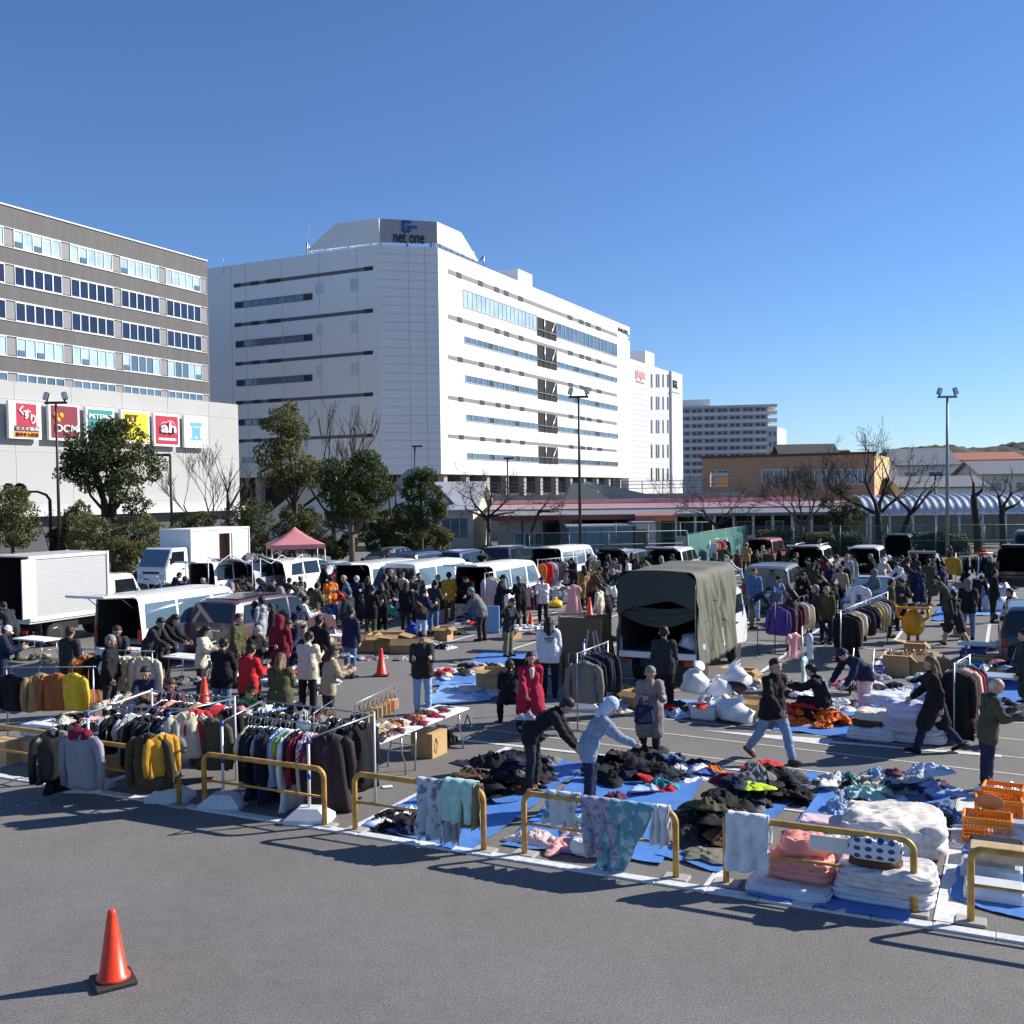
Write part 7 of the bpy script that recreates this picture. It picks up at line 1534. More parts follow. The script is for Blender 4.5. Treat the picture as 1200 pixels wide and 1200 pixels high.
table(W(-6.6, 2.6), 1.8, .7, .7, RU, 'table hidden behind the rails heaped with striped shirts'); pile(W(-6.6, 2.6, .7), .8, .3, 12, ['silver', 'navy', 'white', 'coral', 'black', 'lightblue', 'beige'], 'on the table behind the rails', 'garments heaped behind the rails', .26, .2, seed=24)
# long white tables with leather goods
A_, B_ = at(404, 887, .72), at(551, 829, .72); dT = (B_ - A_); LT = dT.length; dT.normalize(); nT = Vector((-dT.y, dT.x, 0)); rT = math.atan2(dT.y, dT.x)
def TT(f, g, z=.725): p = A_ + dT * (LT * f) + nT * g; return Vector((p.x, p.y, z))
table(TT(.25, .35, 0), LT * .5 - .01, .68, .72, rT, 'near white folding table covered with leather bags'); table(TT(.75, .35, 0), LT * .5 - .01, .68, .72, rT, 'far white folding table covered with red brown purses')
for i, (f, g, s, c, lab, fl) in enumerate(((.06, .3, .2, 'black', 'black flat bag at the near corner of the bag table', .4), (.12, .12, .16, 'palepink', 'pink beige wallet set on the bag table', .5), (.05, .55, .2, 'tan', 'tan leather clutch under the pink tote', .5), (.2, .18, .19, 'black', 'black leather purse near the table edge', .7), (.27, .1, .15, 'charcoal', 'dark grey purse at the table edge', .7), (.17, .42, .2, 'rust', 'rust leather bag in the middle of the near table', .8), (.28, .38, .2, 'tan', 'tan leather bag in the middle of the near table', .9), (.36, .2, .18, 'brown', 'brown purse at the joint of the two tables', .8), (.4, .45, .24, 'beige', 'beige wide handbag lying on the bag table', .7), (.3, .6, .22, 'brown', 'dark brown bag at the rear of the near table', .8), (.46, .2, .15, 'plum', 'plum purse near the table joint', .8), (.55, .42, .2, 'orange', 'orange brown round handbag on the far table', 1.2), (.6, .18, .16, 'maroon', 'maroon purse on the far table', .8), (.68, .35, .2, 'rust', 'rust coloured purse on the far table', .8), (.76, .2, .16, 'crimson', 'crimson purse on the far table', .7), (.8, .45, .18, 'brown', 'brown leather bag on the far table', .8), (.88, .25, .15, 'maroon', 'maroon wallet near the far table end', .6), (.93, .45, .15, 'brown', 'brown wallet near the far table end', .6), (.5, .6, .2, 'cream', 'cream bag at the rear of the bag table', 1.0), (.7, .58, .16, 'maroon', 'dark red bag at the rear of the far table', .8))):
    o = inst('leather_bag', CRM[i % 7], [cm(c) if c not in ('tan', 'brown', 'rust', 'maroon', 'orange') else mat('leather_' + c, CC[c] if c != 'orange' else (.35, .13, .05), .4, var=.15, bump=.1)], None, TT(f, g), (0, 0, i * 1.1), (s * 1.1, s * .85, s * fl)); tag(o, lab, 'bag', 'bags on the white tables')
def tote(p, rz, w_, h_, d, m, label, name='handbag', handle=.16):
    t = thing(name, label, 'bag', p, rz); mb = MB(); mb.box((0, 0, h_ / 2), (w_, d, h_), bev=d * .25)
    for i, (x, y, z) in enumerate(mb.v): k = .82 + .18 * (1 - z / h_); mb.v[i] = (x * k, y * (.45 + .55 * (1 - z / h_)), z)
    mb.build('bag_body', m, t); mb = MB()
    for s in (-1, 1): mb = MB(); mb.tube([(-w_ * .2, s * d * .25, h_ * .92), (-w_ * .16, s * d * .2, h_ + handle * .8), (0, s * d * .2, h_ + handle), (w_ * .16, s * d * .2, h_ + handle * .8), (w_ * .2, s * d * .25, h_ * .92)], .009, 5); mb.build('handle', m, t)
    return t
tote(TT(.03, .62, .73), RU, .42, .34, .16, mat('pink_leather', (.36, .15, .13), .3, var=.12, bump=.15), 'dusty pink leather tote standing on the near table'); tote(TT(.0, .75, .9), RU, .3, .3, .1, M_white, 'white tote bag behind the dusty pink tote'); tote(TT(-.1, .95, .5), RU + .4, .4, .34, .14, cm('black'), 'black shoulder bag hanging left of the pink tote')
for lab, f0, f1, g, h in (('wire display stand beside the pink tote', -.02, .12, .5, 1.35), ('wire bag stand with tan bags on the table', .3, .62, .62, 1.25)):
    p0, p1 = TT(f0, g), TT(f1, g + .05); t = thing('display_stand', lab, 'display stand', p0, 0); mb = MB(); d_ = p1 - p0; mb.tube([(0, 0, 0), (0, 0, h - .73), (d_.x, d_.y, h - .73 + .08), (d_.x, d_.y, 0)], .009, 5); mb.build('wire_frame', M_steel, t)
p0, p1 = TT(.3, .62, 1.22), TT(.62, .67, 1.28)
for i in range(9):
    f = (i + .5) / 9; c = ['charcoal', 'beige', 'tan', 'camel', 'beige', 'tan', 'camel', 'rust', 'beige'][i]; p = p0 * (1 - f) + p1 * f
    mb = MB(); mb.box((0, 0, -.27), (.05, .24, .2), bev=.02); mb.tube([(0, -.07, -.18), (0, -.03, -.03), (0, .03, -.03), (0, .07, -.18)], .008, 4); o = mb.build('hanging_handbag', cm(c), None, p, rT + R(20) + i * .1); tag(o, f"{wd(c)} handbag hanging on the wire bag stand", 'bag', 'bags hanging on the wire stand', pos='w')
carton(at(503, 884), (.5, .44, .42), rT, 'closed cardboard box on the asphalt under the white tables', False, None, True)
lump(527, 868, .22, 'black', 'black bag on the ground under the far white table', .1, 4, flat=2, name='bag', cat='bag'); mb = MB(); mb.tube([(0, 0, 0), (.06, 0, -.16), (.0, 0, -.26), (-.06, 0, -.16), (0, 0, 0)], .012, 5); o = mb.build('hanging_belt', cm('black'), None, at(548, 838, .7), RU); tag(o, 'black strap hanging from the far white table end', 'belt')
# ================================================================ VEHICLES
CVS = mat('olive_canvas', (.125, .125, .095), .85, var=.12, vs=2.5, bump=.25, bs=26)
M_ribbed = mat('ribbed_aluminium', (.5, .5, .49), .45, .15); N, Lk, b = nd(M_ribbed); tc = N.new('ShaderNodeTexCoord'); wv_ = N.new('ShaderNodeTexWave'); wv_.bands_direction = 'Z'; wv_.inputs['Scale'].default_value = 4.5; Lk.new(tc.outputs['Object'], wv_.inputs['Vector']); bp = N.new('ShaderNodeBump'); bp.inputs['Strength'].default_value = .2; bp.inputs['Distance'].default_value = .01; Lk.new(wv_.outputs['Fac'], bp.inputs['Height']); Lk.new(bp.outputs[0], b.inputs['Normal'])
def vat(px, yr, h): p = at(px, yr, h); return Vector((p.x, p.y, 0))
truck('white box truck with ribbed aluminium sides and open rear at left', vat(8, 652, 2.85), RU, P_white, 3.05, 1.85, .92, 2.82, 2.05, M_ribbed, open_=True)
truck('olive canvas covered truck with its rear open towards the camera', vat(769, 667, 2.78), RU, P_white, 3.55, 1.86, .85, 2.72, 2.0, M_white, canvas=CVS)
p = vat(176, 643, 2.12); t = truck('white box truck facing the camera with a plywood lined side door', p + V * 6.0, RU + R(180), P_white, 4.35, 1.95, .95, 2.95, 2.12, M_white, sidedoor=(1.5, 2.3)); t.scale.x = -1
VS = [  # px, roof y, roof height, spec, paint, open, name, label
 (137, 700, 1.93, S_van, P_white, 1, 'cargo_van', 'white cargo van with raised tailgate beside the ribbed box truck', {}),
 (244, 707, 1.66, S_mpv, P_mauve, 0, 'minivan', 'mauve minivan with a black roof and tinted windows', dict(roofm=P_black)),
 (236, 660, 1.78, S_kei, P_white, 1, 'kei_van', 'small white van with tailgate up in front of the white box truck', {}),
 (279, 661, 1.66, S_mpvo, P_silver, 1, 'minivan', 'silver minivan with tailgate up left of the black mouthed hatch', {}),
 (316, 659, 1.66, S_mpvo, P_white, 1, 'minivan', 'white minivan with a wide dark open hatch below the pink tent', {}),
 (362, 672, 1.0, S_car, P_silver, 0, 'saloon_car', 'silver saloon car between the open hatches', {}),
 (413, 662, 1.93, S_van, P_white, 1, 'cargo_van', 'white van with a long white tailgate raised near the orange jacket', {}),
 (468, 661, 1.93, S_van, P_white, 0, 'cargo_van', 'closed white van right of the long raised tailgate', {}),
 (500, 665, 1.66, S_mpvo, P_white, 1, 'minivan', 'white minivan with a dark raised tailgate and red clothes', {}),
 (556, 664, 1.93, S_van, P_white, 1, 'cargo_van', 'white van with coats hung at its open back, nearest the striped shirts', {}),
 (640, 643, 1.93, S_van, P_white, 1, 'cargo_van', 'white van behind the white frame rack of orange clothes', {}),
 (718, 648, 1.66, S_mpvo, P_grey, 1, 'minivan', 'grey minivan with raised tailgate left of the canvas truck', {}),
 (779, 645, 1.72, S_suvo, P_white, 1, 'estate_car', 'white off-roader with open back just above the canvas truck', {}),
 (520, 647, 1.7, S_mpv, P_navy, 0, 'minivan', 'dark blue minivan in the far row by the cream hall', {}), (578, 642, 1.7, S_mpv, P_black, 0, 'minivan', 'black minivan in the far row before the low building', {}), (440, 652, 1.0, S_car, P_grey, 0, 'saloon_car', 'grey car in the far row beneath the dark evergreens', {}),
 (470, 650, 1.72, S_suv, P_navy, 0, 'estate_car', 'navy off-roader in the far row beside the grey car', {}),
 (897, 666, 1.72, S_suv, P_green, 0, 'off_roader', 'boxy dull green off-roader behind the denim jacket', {}),
 (890, 633, 1.78, S_kei, P_red, 1, 'kei_van', 'brick red small van with its back open at the far fence', {}),
 (944, 643, 1.72, S_suvo, P_white, 1, 'off_roader', 'white off-roader with its back open and roof rails', dict(rack_=1)),
 (1012, 643, 1.78, S_kei, P_white, 1, 'kei_van', 'small white boxy van with its back open behind the number jersey', {}),
 (1052, 628, 1.78, S_kei, P_dgreen, 1, 'kei_van', 'dark blue green tall van with its back open at the hedge', {}),
 (1081, 652, 1.42, S_caro, P_silver, 1, 'hatchback', 'silver hatchback with its boot open before the hedge', {}),
 (1206, 624, 1.93, S_van, P_navy, 0, 'cargo_van', 'dark van at the right picture edge by the fence', dict(roofm=P_grey)),
 (1192, 643, 1.72, S_suvo, P_black, 1, 'off_roader', 'black off-roader with open back and silver roof at right', dict(roofm=P_silver)),
 (1222, 716, 1.7, S_mpv, P_black, 0, 'minivan', 'black minivan with red tail lamps cut by the right edge', {})]
for (px, yr, h, S, pm, op, nm, lab, kw) in VS:
    vehicle(nm, lab, 'car' if nm in ('saloon_car', 'hatchback', 'estate_car', 'off_roader') else 'van', vat(px, yr, h), RU + R(rnd.uniform(-2, 2)), S, pm, open_rear=op, **kw)
p = vat(1022, 680, 1.42); vehicle('saloon_car', 'navy car with a pale roof facing the camera at right', 'car', p + V * 2.6, RU + R(180), S_car, P_navy, roofm=P_silver, open_rear=0)

# ================================================================ TENTS, FRAMES
p = at(347, 690); p = dep(347, 690, 51); M_tent = mat('faded_pink_canvas', (.55, .2, .22), .8, var=.08, vs=2, bump=.15, bs=10)
t = thing('canopy_tent', 'faded pink pop-up canopy tent among the vans', 'tent', (p.x, p.y, 0), RU + R(45)); w2 = 1.3
mb = MB(); zt_, ze = dep(347, 617, 51).z, dep(347, 637, 51).z
def tent(s, q):
    x, y = (s * 2 - 1), (q * 2 - 1); m_ = max(abs(x), abs(y)); return (x * w2, y * w2, zt_ - (zt_ - ze) * (m_ ** .85) - .04 * math.sin(m_ * math.pi))
mb.grid(16, 16, tent); 
for a in range(4):
    M_ = MR(a * math.pi / 2, 4, 'Z'); mb.grid(10, 2, lambda s, q: ((s * 2 - 1) * w2, -w2 - .003, ze - q * (.22 + .02 * math.sin(s * 20))), M=M_)
mb.build('canopy', M_tent, t)
for sx in (-1, 1):
    for sy in (-1, 1): mb = MB(); mb.tube([(sx * w2 * .98, sy * w2 * .98, 0), (sx * w2 * .98, sy * w2 * .98, ze)], .025, 6); mb.build('leg', M_pole, t)
t = thing('tent_frame', 'bare white tent frame with a grey bundle on top', 'tent frame', vat(300, 660, 1.9), RU); w2 = 1.3
for sx in (-1, 1):
    for sy in (-1, 1): mb = MB(); mb.tube([(sx * w2, sy * w2, 0), (sx * w2, sy * w2, 2.2)], .02, 5); mb.build('leg', M_pole, t)
for (a, b2) in (((-1, -1), (1, -1)), ((1, -1), (1, 1)), ((1, 1), (-1, 1)), ((-1, 1), (-1, -1))):
    mb = MB(); A3, B3 = Vector((a[0] * w2, a[1] * w2, 0)), Vector((b2[0] * w2, b2[1] * w2, 0)); mb.tube([A3 + Z * 2.2, A3.lerp(B3, .25) + Z * 1.95, A3.lerp(B3, .5) + Z * 2.25, A3.lerp(B3, .75) + Z * 1.95, B3 + Z * 2.2], .016, 4); mb.build('scissor_bar', M_pole, t)
o = inst('folded_canopy', CRM[3], [cm('grey')], t, (0, -.3, 2.1), (0, 0, 0), (.5, .4, .6))

# ================================================================ MIDDLE GROUND GOODS
def hrack(pxa, ya, pxb, yb, z, items, where, label, group='garments on the middle racks', face=90, H_=None, **kw):
    a, b2 = at(pxa, ya, z), at(pxb, yb, z); d = b2 - a; L = Vector((d.x, d.y, 0)).length; c = (a + b2) / 2; rz = math.atan2(d.y, d.x)
    rack((c.x, c.y, 0), L, z, rz, label, kw.get('m')); hang_row((a.x, a.y, z - .04), (b2.x, b2.y, z - .04), items, where, group, face)
hrack(676, 766, 712, 752, 1.5, [('jacket', 'black'), ('jacket', 'charcoal'), ('jacket', 'black'), ('jacket', 'navy'), ('jacket', 'black'), ('jacket', 'charcoal')], 'the rack behind the grey tweed coat', 'grey tweed coat rack with a white weighted base')
p = at(684, 768, 1.46); o = inst('hanging_jacket', gmesh('jacket', 1), [mat('grey_tweed', (.19, .18, .16), .9, var=.2, vs=40), M_steel], None, p, (0, 0, RU + R(6)), 1.12); tag(o, 'grey tweed coat hanging on a pole in front of dark jackets', 'jacket', 'garments on the middle racks')
pole(685, 832, 1.5, 'weighted pole carrying the grey tweed coat')
hrack(985, 716, 1040, 694, 1.5, [('coat', 'black'), ('jacket', 'black'), ('jacket', 'beige'), ('jacket', 'cream'), ('jacket', 'silver'), ('shirt', 'navy'), ('jacket', 'charcoal'), ('jacket', 'maroon'), ('shirt', 'navy'), ('jacket', 'navy'), ('shirt', 'beige'), ('shirt', 'mustard'), ('jacket', 'khaki'), ('shirt', 'silver'), ('jacket', 'beige'), ('shirt', 'teal'), ('jacket', 'navy'), ('shirt', 'rust')], 'the long rack near the yellow stand', 'long clothes rack left of the yellow egg shaped stand')
hrack(908, 706, 948, 697, 1.45, [('jacket', 'purple'), ('jacket', 'plum'), ('jacket', 'maroon'), ('jacket', 'brown'), ('jacket', 'palepink'), ('jacket', 'cream')], 'the rack right of the canvas truck', 'black rack with a purple jacket right of the canvas truck', m=M_dark)
p = at(914, 704, 1.42); o = inst('hanging_jacket', gmesh('jacket', 0), [mat('deep_purple_fleece', (.05, .035, .2), .85), M_steel], None, p, (0, 0, RU), 1.08); tag(o, 'deep purple jacket with white chest lettering facing the camera', 'jacket', 'garments on the middle racks')
fit_text('lettering', 'THE NORTH FACE', .2, .04, M_white, o, MT((-.06, -.105, -.24)) @ MR(R(90), 4, 'X'), .012, .02); mb = MB()
for r_ in (.03, .05, .07): mb.tube([(.08 + r_ * math.cos(a), -.11, -.27 + r_ * math.sin(a)) for a in [k * math.pi / 16 for k in range(9)]], .008, 4)
mb.build('logo', M_white, o)
hrack(1118, 778, 1136, 768, 1.45, [('coat', 'black'), ('coat', 'brown'), ('coat', 'beige'), ('coat', 'cream'), ('coat', 'palepink'), ('coat', 'crimson'), ('coat', 'charcoal')], 'the rack behind the woman in the long black coat', 'coat rack behind the woman walking in a long black coat')
hrack(1120, 648, 1165, 648, 1.5, [('jacket', 'teal'), ('jacket', 'navy'), ('jacket', 'black'), ('jacket', 'navy'), ('jacket', 'charcoal'), ('jacket', 'black'), ('jacket', 'paleblue'), ('jacket', 'navy'), ('jacket', 'black'), ('jacket', 'charcoal'), ('jacket', 'black')], 'the rack at the far right fence', 'clothes rack with dark jackets at the far right fence'); p = at(1116, 650, 1.5); o = inst('hanging_jacket', gmesh('jacket', 2), [cm('mustard'), M_steel], None, p, (0, 0, RU), 1.1); tag(o, 'mustard and green jacket at the left end of the far rack', 'jacket', 'garments on the middle racks')
hrack(630, 656, 676, 652, 1.7, [('coat', 'orange'), ('coat', 'red'), ('shirt', 'white'), ('coat', 'silver'), ('coat', 'grey'), ('jacket', 'charcoal'), ('coat', 'palepink'), ('jacket', 'navy'), ('jacket', 'black'), ('coat', 'silver')], 'the white frame rack', 'white pipe frame rack with orange and red coats', m=M_pole)
hrack(612, 684, 632, 680, 1.45, [('shirt', 'palepink'), ('shirt', 'maroon'), ('shirt', 'silver'), ('shirt', 'plum'), ('jacket', 'maroon'), ('shirt', 'pink'), ('shirt', 'crimson')], 'the small rack of striped shirts', 'small rack of pink striped shirts beside the white van')
hrack(568, 672, 590, 668, 1.75, [('coat', 'palepink'), ('coat', 'cream'), ('coat', 'silver'), ('coat', 'lightblue')], 'the open back of the white van', 'rail of pale coats at the open back of the white van')
hrack(542, 670, 550, 668, 1.7, [('dress', 'red'), ('dress', 'crimson')], 'the van door rail', 'short rail with a red dress beside the mustard jacket')
hrack(832, 632, 852, 630, 1.7, [('shirt', 'white'), ('coat', 'orange'), ('coat', 'red'), ('shirt', 'coral'), ('jacket', 'black')], 'the rack by the green screen fence', 'rack with red clothes in front of the green screen fence')
# coloured coat stand of pink, blue and green tops
t = thing('coat_stand', 'slim stand of pink, blue and green tops near the stooping shoppers', 'coat stand', at(940, 812)); mb = MB(); mb.tube([(0, 0, 0), (0, 0, 1.5)], .018, 6); mb.build('post', M_steel, t); mb = MB(); mb.lathe([(.25, 0), (.24, .03), (.03, .05)], 16); mb.build('base', M_steel, t)
for px, col, lab, z in ((933, 'pink', 'pink shirt hanging on the slim coat stand', 1.3), (948, 'paleblue', 'pale blue shirt hanging on the slim coat stand', 1.35), (943, 'mint', 'pale green shirt hanging low on the slim coat stand', .95)): o = inst('hanging_shirt', gmesh('shirt', 1), [cm(col), M_steel], None, at(px, 738 if z > 1 else 765, z), (0, R(10), rnd.uniform(0, 2)), .8); tag(o, lab, 'shirt', 'garments on the middle racks')
# cartons row, crockery table, easels
dC = W(0, 0) ; 
for px, py, d, lab, cont in ((424, 762, (.95, .6, .5), 'long cardboard box open at the left of the row', 'beige'), (452, 762, (.95, .6, .5), 'cardboard box in the middle of the open row', 'tan'), (477, 764, (.85, .55, .42), 'cardboard box at the right end of the open row', 'charcoal')): carton(at(px, py), d, RU + R(18), lab, True, content=cont)
for px, py, d, lab, c in ((1052, 790, (.62, .5, .5), 'brown cardboard box filled with bottles at left', 'brown'), (1078, 790, (.62, .5, .5), 'brown cardboard box filled with bottles at right', 'brown'), (1072, 772, (.5, .4, .45), 'cardboard box behind the two bottle boxes', 'tan'), (1152, 792, (.5, .42, .48), 'cardboard box behind the yellow tub', 'beige'), (577, 808, (.6, .5, .5), 'dark cardboard box beside the crouching black figure', 'charcoal'), (880, 838, (.5, .4, .36), 'cardboard box with peach contents behind the man in jeans', 'coral')): carton(at(px, py), d, RU + R(rnd.uniform(-8, 8)), lab, True, content=c)
for px, py, n in ((1052, 790, 10), (1078, 790, 9)):
    for k in range(n): mb = MB(); mb.lathe([(.035, 0), (.035, .16), (.013, .22), (.013, .27)], 8); p = at(px, py) + U * rnd.uniform(-.24, .24) + V * rnd.uniform(-.18, .18) + Z * .32; o = mb.build('bottle', mat('bottle_' + ('amber' if k % 2 else 'pale'), (.25, .12, .04) if k % 2 else (.5, .42, .3), .15), None, p); tag(o, f"{'amber' if k % 2 else 'pale'} bottle standing in the brown box at {'left' if px < 1060 else 'right'}", 'bottle', 'bottles in the brown boxes', pos='w')
table(at(620, 762), 1.7, .7, .62, RU + R(8), 'white table of crockery in the open aisle'); 
for i in range(14):
    mb = MB(); mb.lathe([(.03, 0), (.035, .01), (.07, .05), (.085, .11), (.08, .112), (.06, .05)] if i % 2 else [(.06, 0), (.13, .03), (.128, .035), (.03, .015)], 14); p = at(620, 762) + (U * math.cos(R(8)) + V * math.sin(R(8))) * (-.72 + .11 * i) + V * rnd.uniform(-.2, .2) + Z * .625; o = mb.build('bowl' if i % 2 else 'plate', M_white, None, p); tag(o, f"white {'bowl' if i % 2 else 'plate'} on the crockery table", 'tableware', 'crockery on the white table', pos='w')
def board(px, py, w_, h_, m, lab, tilt=14, yaw=0, nm='wooden_board'):
    t = thing(nm, lab, 'board', at(px, py), RU + R(yaw)); mb = MB(); M_ = MR(R(-tilt), 4, 'X'); mb.box((0, 0, h_ / 2), (w_, .03, h_), M=M_); mb.build('panel', m, t)
    mb = MB()
    for s in (-1, 1): mb = MB(); mb.box((s * w_ / 2, -.004, h_ / 2), (.05, .045, h_ + .04), M=M_); mb.build('frame_edge', M_wood, t)
    for s in (-1, 1): mb = MB(); mb.tube([(s * w_ * .3, .0, .02), (s * w_ * .3, h_ * .5, .02)], .012, 4); mb.build('foot', M_wood, t)
M_bd = mat('brown_hardboard', (.2, .12, .06), .7, var=.15, vs=2)
board(678, 792, 1.1, 1.45, M_bd, 'large brown board leaning behind the white easel', 10, 8); board(710, 790, .7, 1.5, mat('orange_plywood', (.4, .22, .09), .6, var=.15, vs=2), 'tall orange brown plywood panel right of the easel', 14, 60)
t = thing('easel', 'white wooden easel frame in front of the brown board', 'easel', at(694, 806), RU)
for a, b2 in (((-.3, 0, 0), (-.12, .12, 1.35)), ((.42, 0, 0), (.05, .12, 1.35)), ((0, .5, 0), (-.02, .14, 1.3)), ((-.28, .0, .5), (.3, 0, .5))): mb = MB(); mb.tube([a, b2], .022, 5); mb.build('leg', M_creamw if 'M_creamw' in globals() else mat('pale_wood', (.55, .48, .38), .6), t)
for px, py, s_, lab in ((735, 770, (.5, .4, .8), 'dark wooden shelf unit with pale uprights before the canvas truck'), (668, 800, (.35, .3, .7), 'brown wooden cabinet beside the white sweatshirt')):
    t = thing('shelf_unit', lab, 'shelf', at(px, py), RU + .2)
    for x in (-1, 0, 1): mb = MB(); mb.box((x * s_[0] / 2, 0, s_[2] / 2), (.03, s_[1], s_[2])); mb.build('upright', mat('pale_wood', (.55, .48, .38), .6) if x == 0 else M_bd, t)
    for k in range(3): mb = MB(); mb.box((0, 0, .04 + k * (s_[2] - .1) / 2), (s_[0] - .04, s_[1] - .02, .025)); mb.build('shelf', M_bd, t)
# crates, tubs at the right
M_tealp = mat('teal_plastic', (.02, .24, .2), .4); M_yelp = mat('ochre_plastic', (.45, .27, .03), .4); M_bluep = mat('blue_plastic', (.03, .08, .4), .4)
crate(at(1137, 800), (.56, .42, .5), RU, 'teal plastic crate in the right hand stack of tubs', M_tealp); crate(at(1160, 804), (.5, .4, .4), RU, 'ochre plastic tub right of the teal crate', M_yelp); crate(at(1140, 775), (.6, .4, .3), RU, 'blue plastic tray behind the teal crate', M_bluep)
crate(at(1024, 795), (.45, .4, .3), RU, 'blue shopping basket with a grey bundle near the bottle boxes', M_bluep); lump(1024, 795, .3, 'silver', 'grey bundle in the blue shopping basket', .25, 2, flat=1.2, name='bundle', cat='bundle')
table(at(1160, 782), 1.5, .6, .6, RU, 'low table of mixed goods left of the black minivan'); pile(at(1160, 782, .6), .6, .2, 9, ['white', 'blue', 'teal', 'brown', 'silver', 'coral'], 'on the low table at right', 'mixed goods on the right table', .18, .2, seed=41, word='bundle', cat='goods', name='bundle')
table(at(1185, 828), 1.2, .6, .65, RU, 'grey table behind the old man in the olive jacket', M_wframe); pile(at(1180, 826, .65), .5, .2, 7, ['black', 'charcoal', 'navy', 'white'], 'on the table behind the old man', 'mixed goods on the right table', .2, .18, seed=42)
# yellow egg shaped stand with raised arms and a tray
M_egg = mat('glossy_yellow', (.72, .36, .01), .3); t = thing('tray_stand', 'yellow egg shaped stand holding up a tray of goods', 'stand', at(1070, 752), RU)
mb = MB(); mb.lathe([(.02, .18), (.2, .21), (.3, .34), (.33, .52), (.29, .72), (.2, .86), (.08, .95), (.02, .96)], 26); mb.build('body', M_egg, t)
for s in (-1, 1): mb = MB(); mb.tube([(s * .12, 0, .24), (s * .13, -.02, .0)], [.05, .045], 8); rc(mb, (s * .13, .02, .03), (s * .14, -.14, .03), .06, .05); mb.build('leg', mat('orange_brown_leg', (.4, .15, .04), .5), t)
for s in (-1, 1): mb = MB(); mb.tube([(s * .27, 0, .62), (s * .42, 0, .75), (s * .4, 0, 1.0)], [.05, .045, .05], 8); mb.build('arm', M_egg, t)
mb = MB(); mb.box((0, 0, 1.03), (1.0, .55, .06), bev=.02); mb.build('tray', M_egg, t)
for i, (x, c, s) in enumerate(((-.25, 'brown', .16), (0, 'charcoal', .2), (.24, 'grey', .2), (-.1, 'silver', .14))): o = inst('bundle', CRM[i], [cm(c)], None, at(1070, 752) + U * x + Z * 1.06, (0, 0, i), (s, s * .8, s * 1.3)); tag(o, f"{wd(c)} bundle on the tray of the yellow stand", 'goods', 'goods on the yellow stand')
# heaps
pile(at(552, 812), .75, .35, 9, ['white', 'cream', 'paleblue', 'palepink', 'charcoal'], 'on the pale sheet by the handbag table', 'garments on the sheet behind the bag table', .22, .08, seed=31, stuff=1); pile(at(572, 785), .9, .6, 16, ['navy', 'black', 'charcoal', 'silver', 'navy', 'palepink', 'beige'], 'on the sheet beside the crouching figure', 'garments on the sheet behind the bag table', .26, .14, seed=32, stuff=1)
pile(at(522, 744), .7, .5, 13, ['black', 'charcoal', 'orange', 'olive', 'beige', 'black'], 'at the feet of the bent grey man', 'garments in the middle lot', .3, .26, seed=33, stuff=1); pile(at(440, 773), 1.3, .45, 16, ['white', 'silver', 'cream', 'navy', 'red', 'lightblue', 'grey', 'brown'], 'of small things behind the orange cone', 'small goods in the middle lot', .17, .08, seed=34, word='bundle', cat='goods', name='bundle')
M_or = printm('orange_print', (.85, .2, .02), (.5, .03, .01), 9)
pile(at(952, 846), .72, .5, 26, ['orangeprint', 'red', 'orangeprint', 'orange', 'orangeprint'], 'of bright orange cloth', 'orange cloths right of the man in jeans', .3, .5, seed=35, extra={'orangeprint': M_or}, word='cloth', cat='cloth', name='cloth')
pile(at(925, 815), .5, .4, 10, ['white', 'palepink', 'brown', 'silver', 'black'], 'behind the orange cloths', 'garments right of the canvas truck', .26, .2, seed=36, stuff=1); pile(at(985, 828), .55, .4, 9, ['white', 'silver', 'paleblue', 'white', 'cream'], 'between orange cloths and futons', 'garments right of the canvas truck', .24, .14, seed=37, stuff=1); pile(at(1060, 812), 1.3, .5, 16, ['white', 'palepink', 'navy', 'silver', 'lavender', 'white', 'black', 'cream'], 'behind the futon stacks', 'garments right of the canvas truck', .26, .14, seed=38, stuff=1)
pile(at(1092, 800), .5, .4, 8, ['black', 'navy', 'white', 'charcoal', 'denim'], 'beside the bottle boxes', 'garments right of the canvas truck', .3, .3, seed=39, stuff=1)
M_lavq = mat('pale_lavender_quilt', (.52, .52, .68), .85, var=.08, bump=.4, bs=10)
fold(1022, 866, 1, M_fut, 'white futon at the bottom of the left futon stack', 0, (.9, .9, .85)); fold(1025, 850, 1, cm('brown'), 'dark brown blanket in the middle of the left futon stack', .24, (.8, .8, .45)); fold(1028, 843, 1, M_quilt, 'cream quilt on top of the left futon stack', .36, (.82, .8, .6))
fold(1070, 868, 1, M_fut, 'white futon at the bottom of the lavender stack', 0, (1.2, 1.0, .7)); fold(1070, 858, 1, M_lavq, 'lower pale lavender quilt beside the woman in black', .18, (1.1, 1.0, 1.2)); fold(1072, 842, 0, M_lavq, 'upper pale lavender quilt beside the woman in black', .5, (.85, .8, .8)); fold(1040, 824, 2, M_fut, 'white quilt behind the futon stacks', .35, (1.2, 1.2, 1.0))
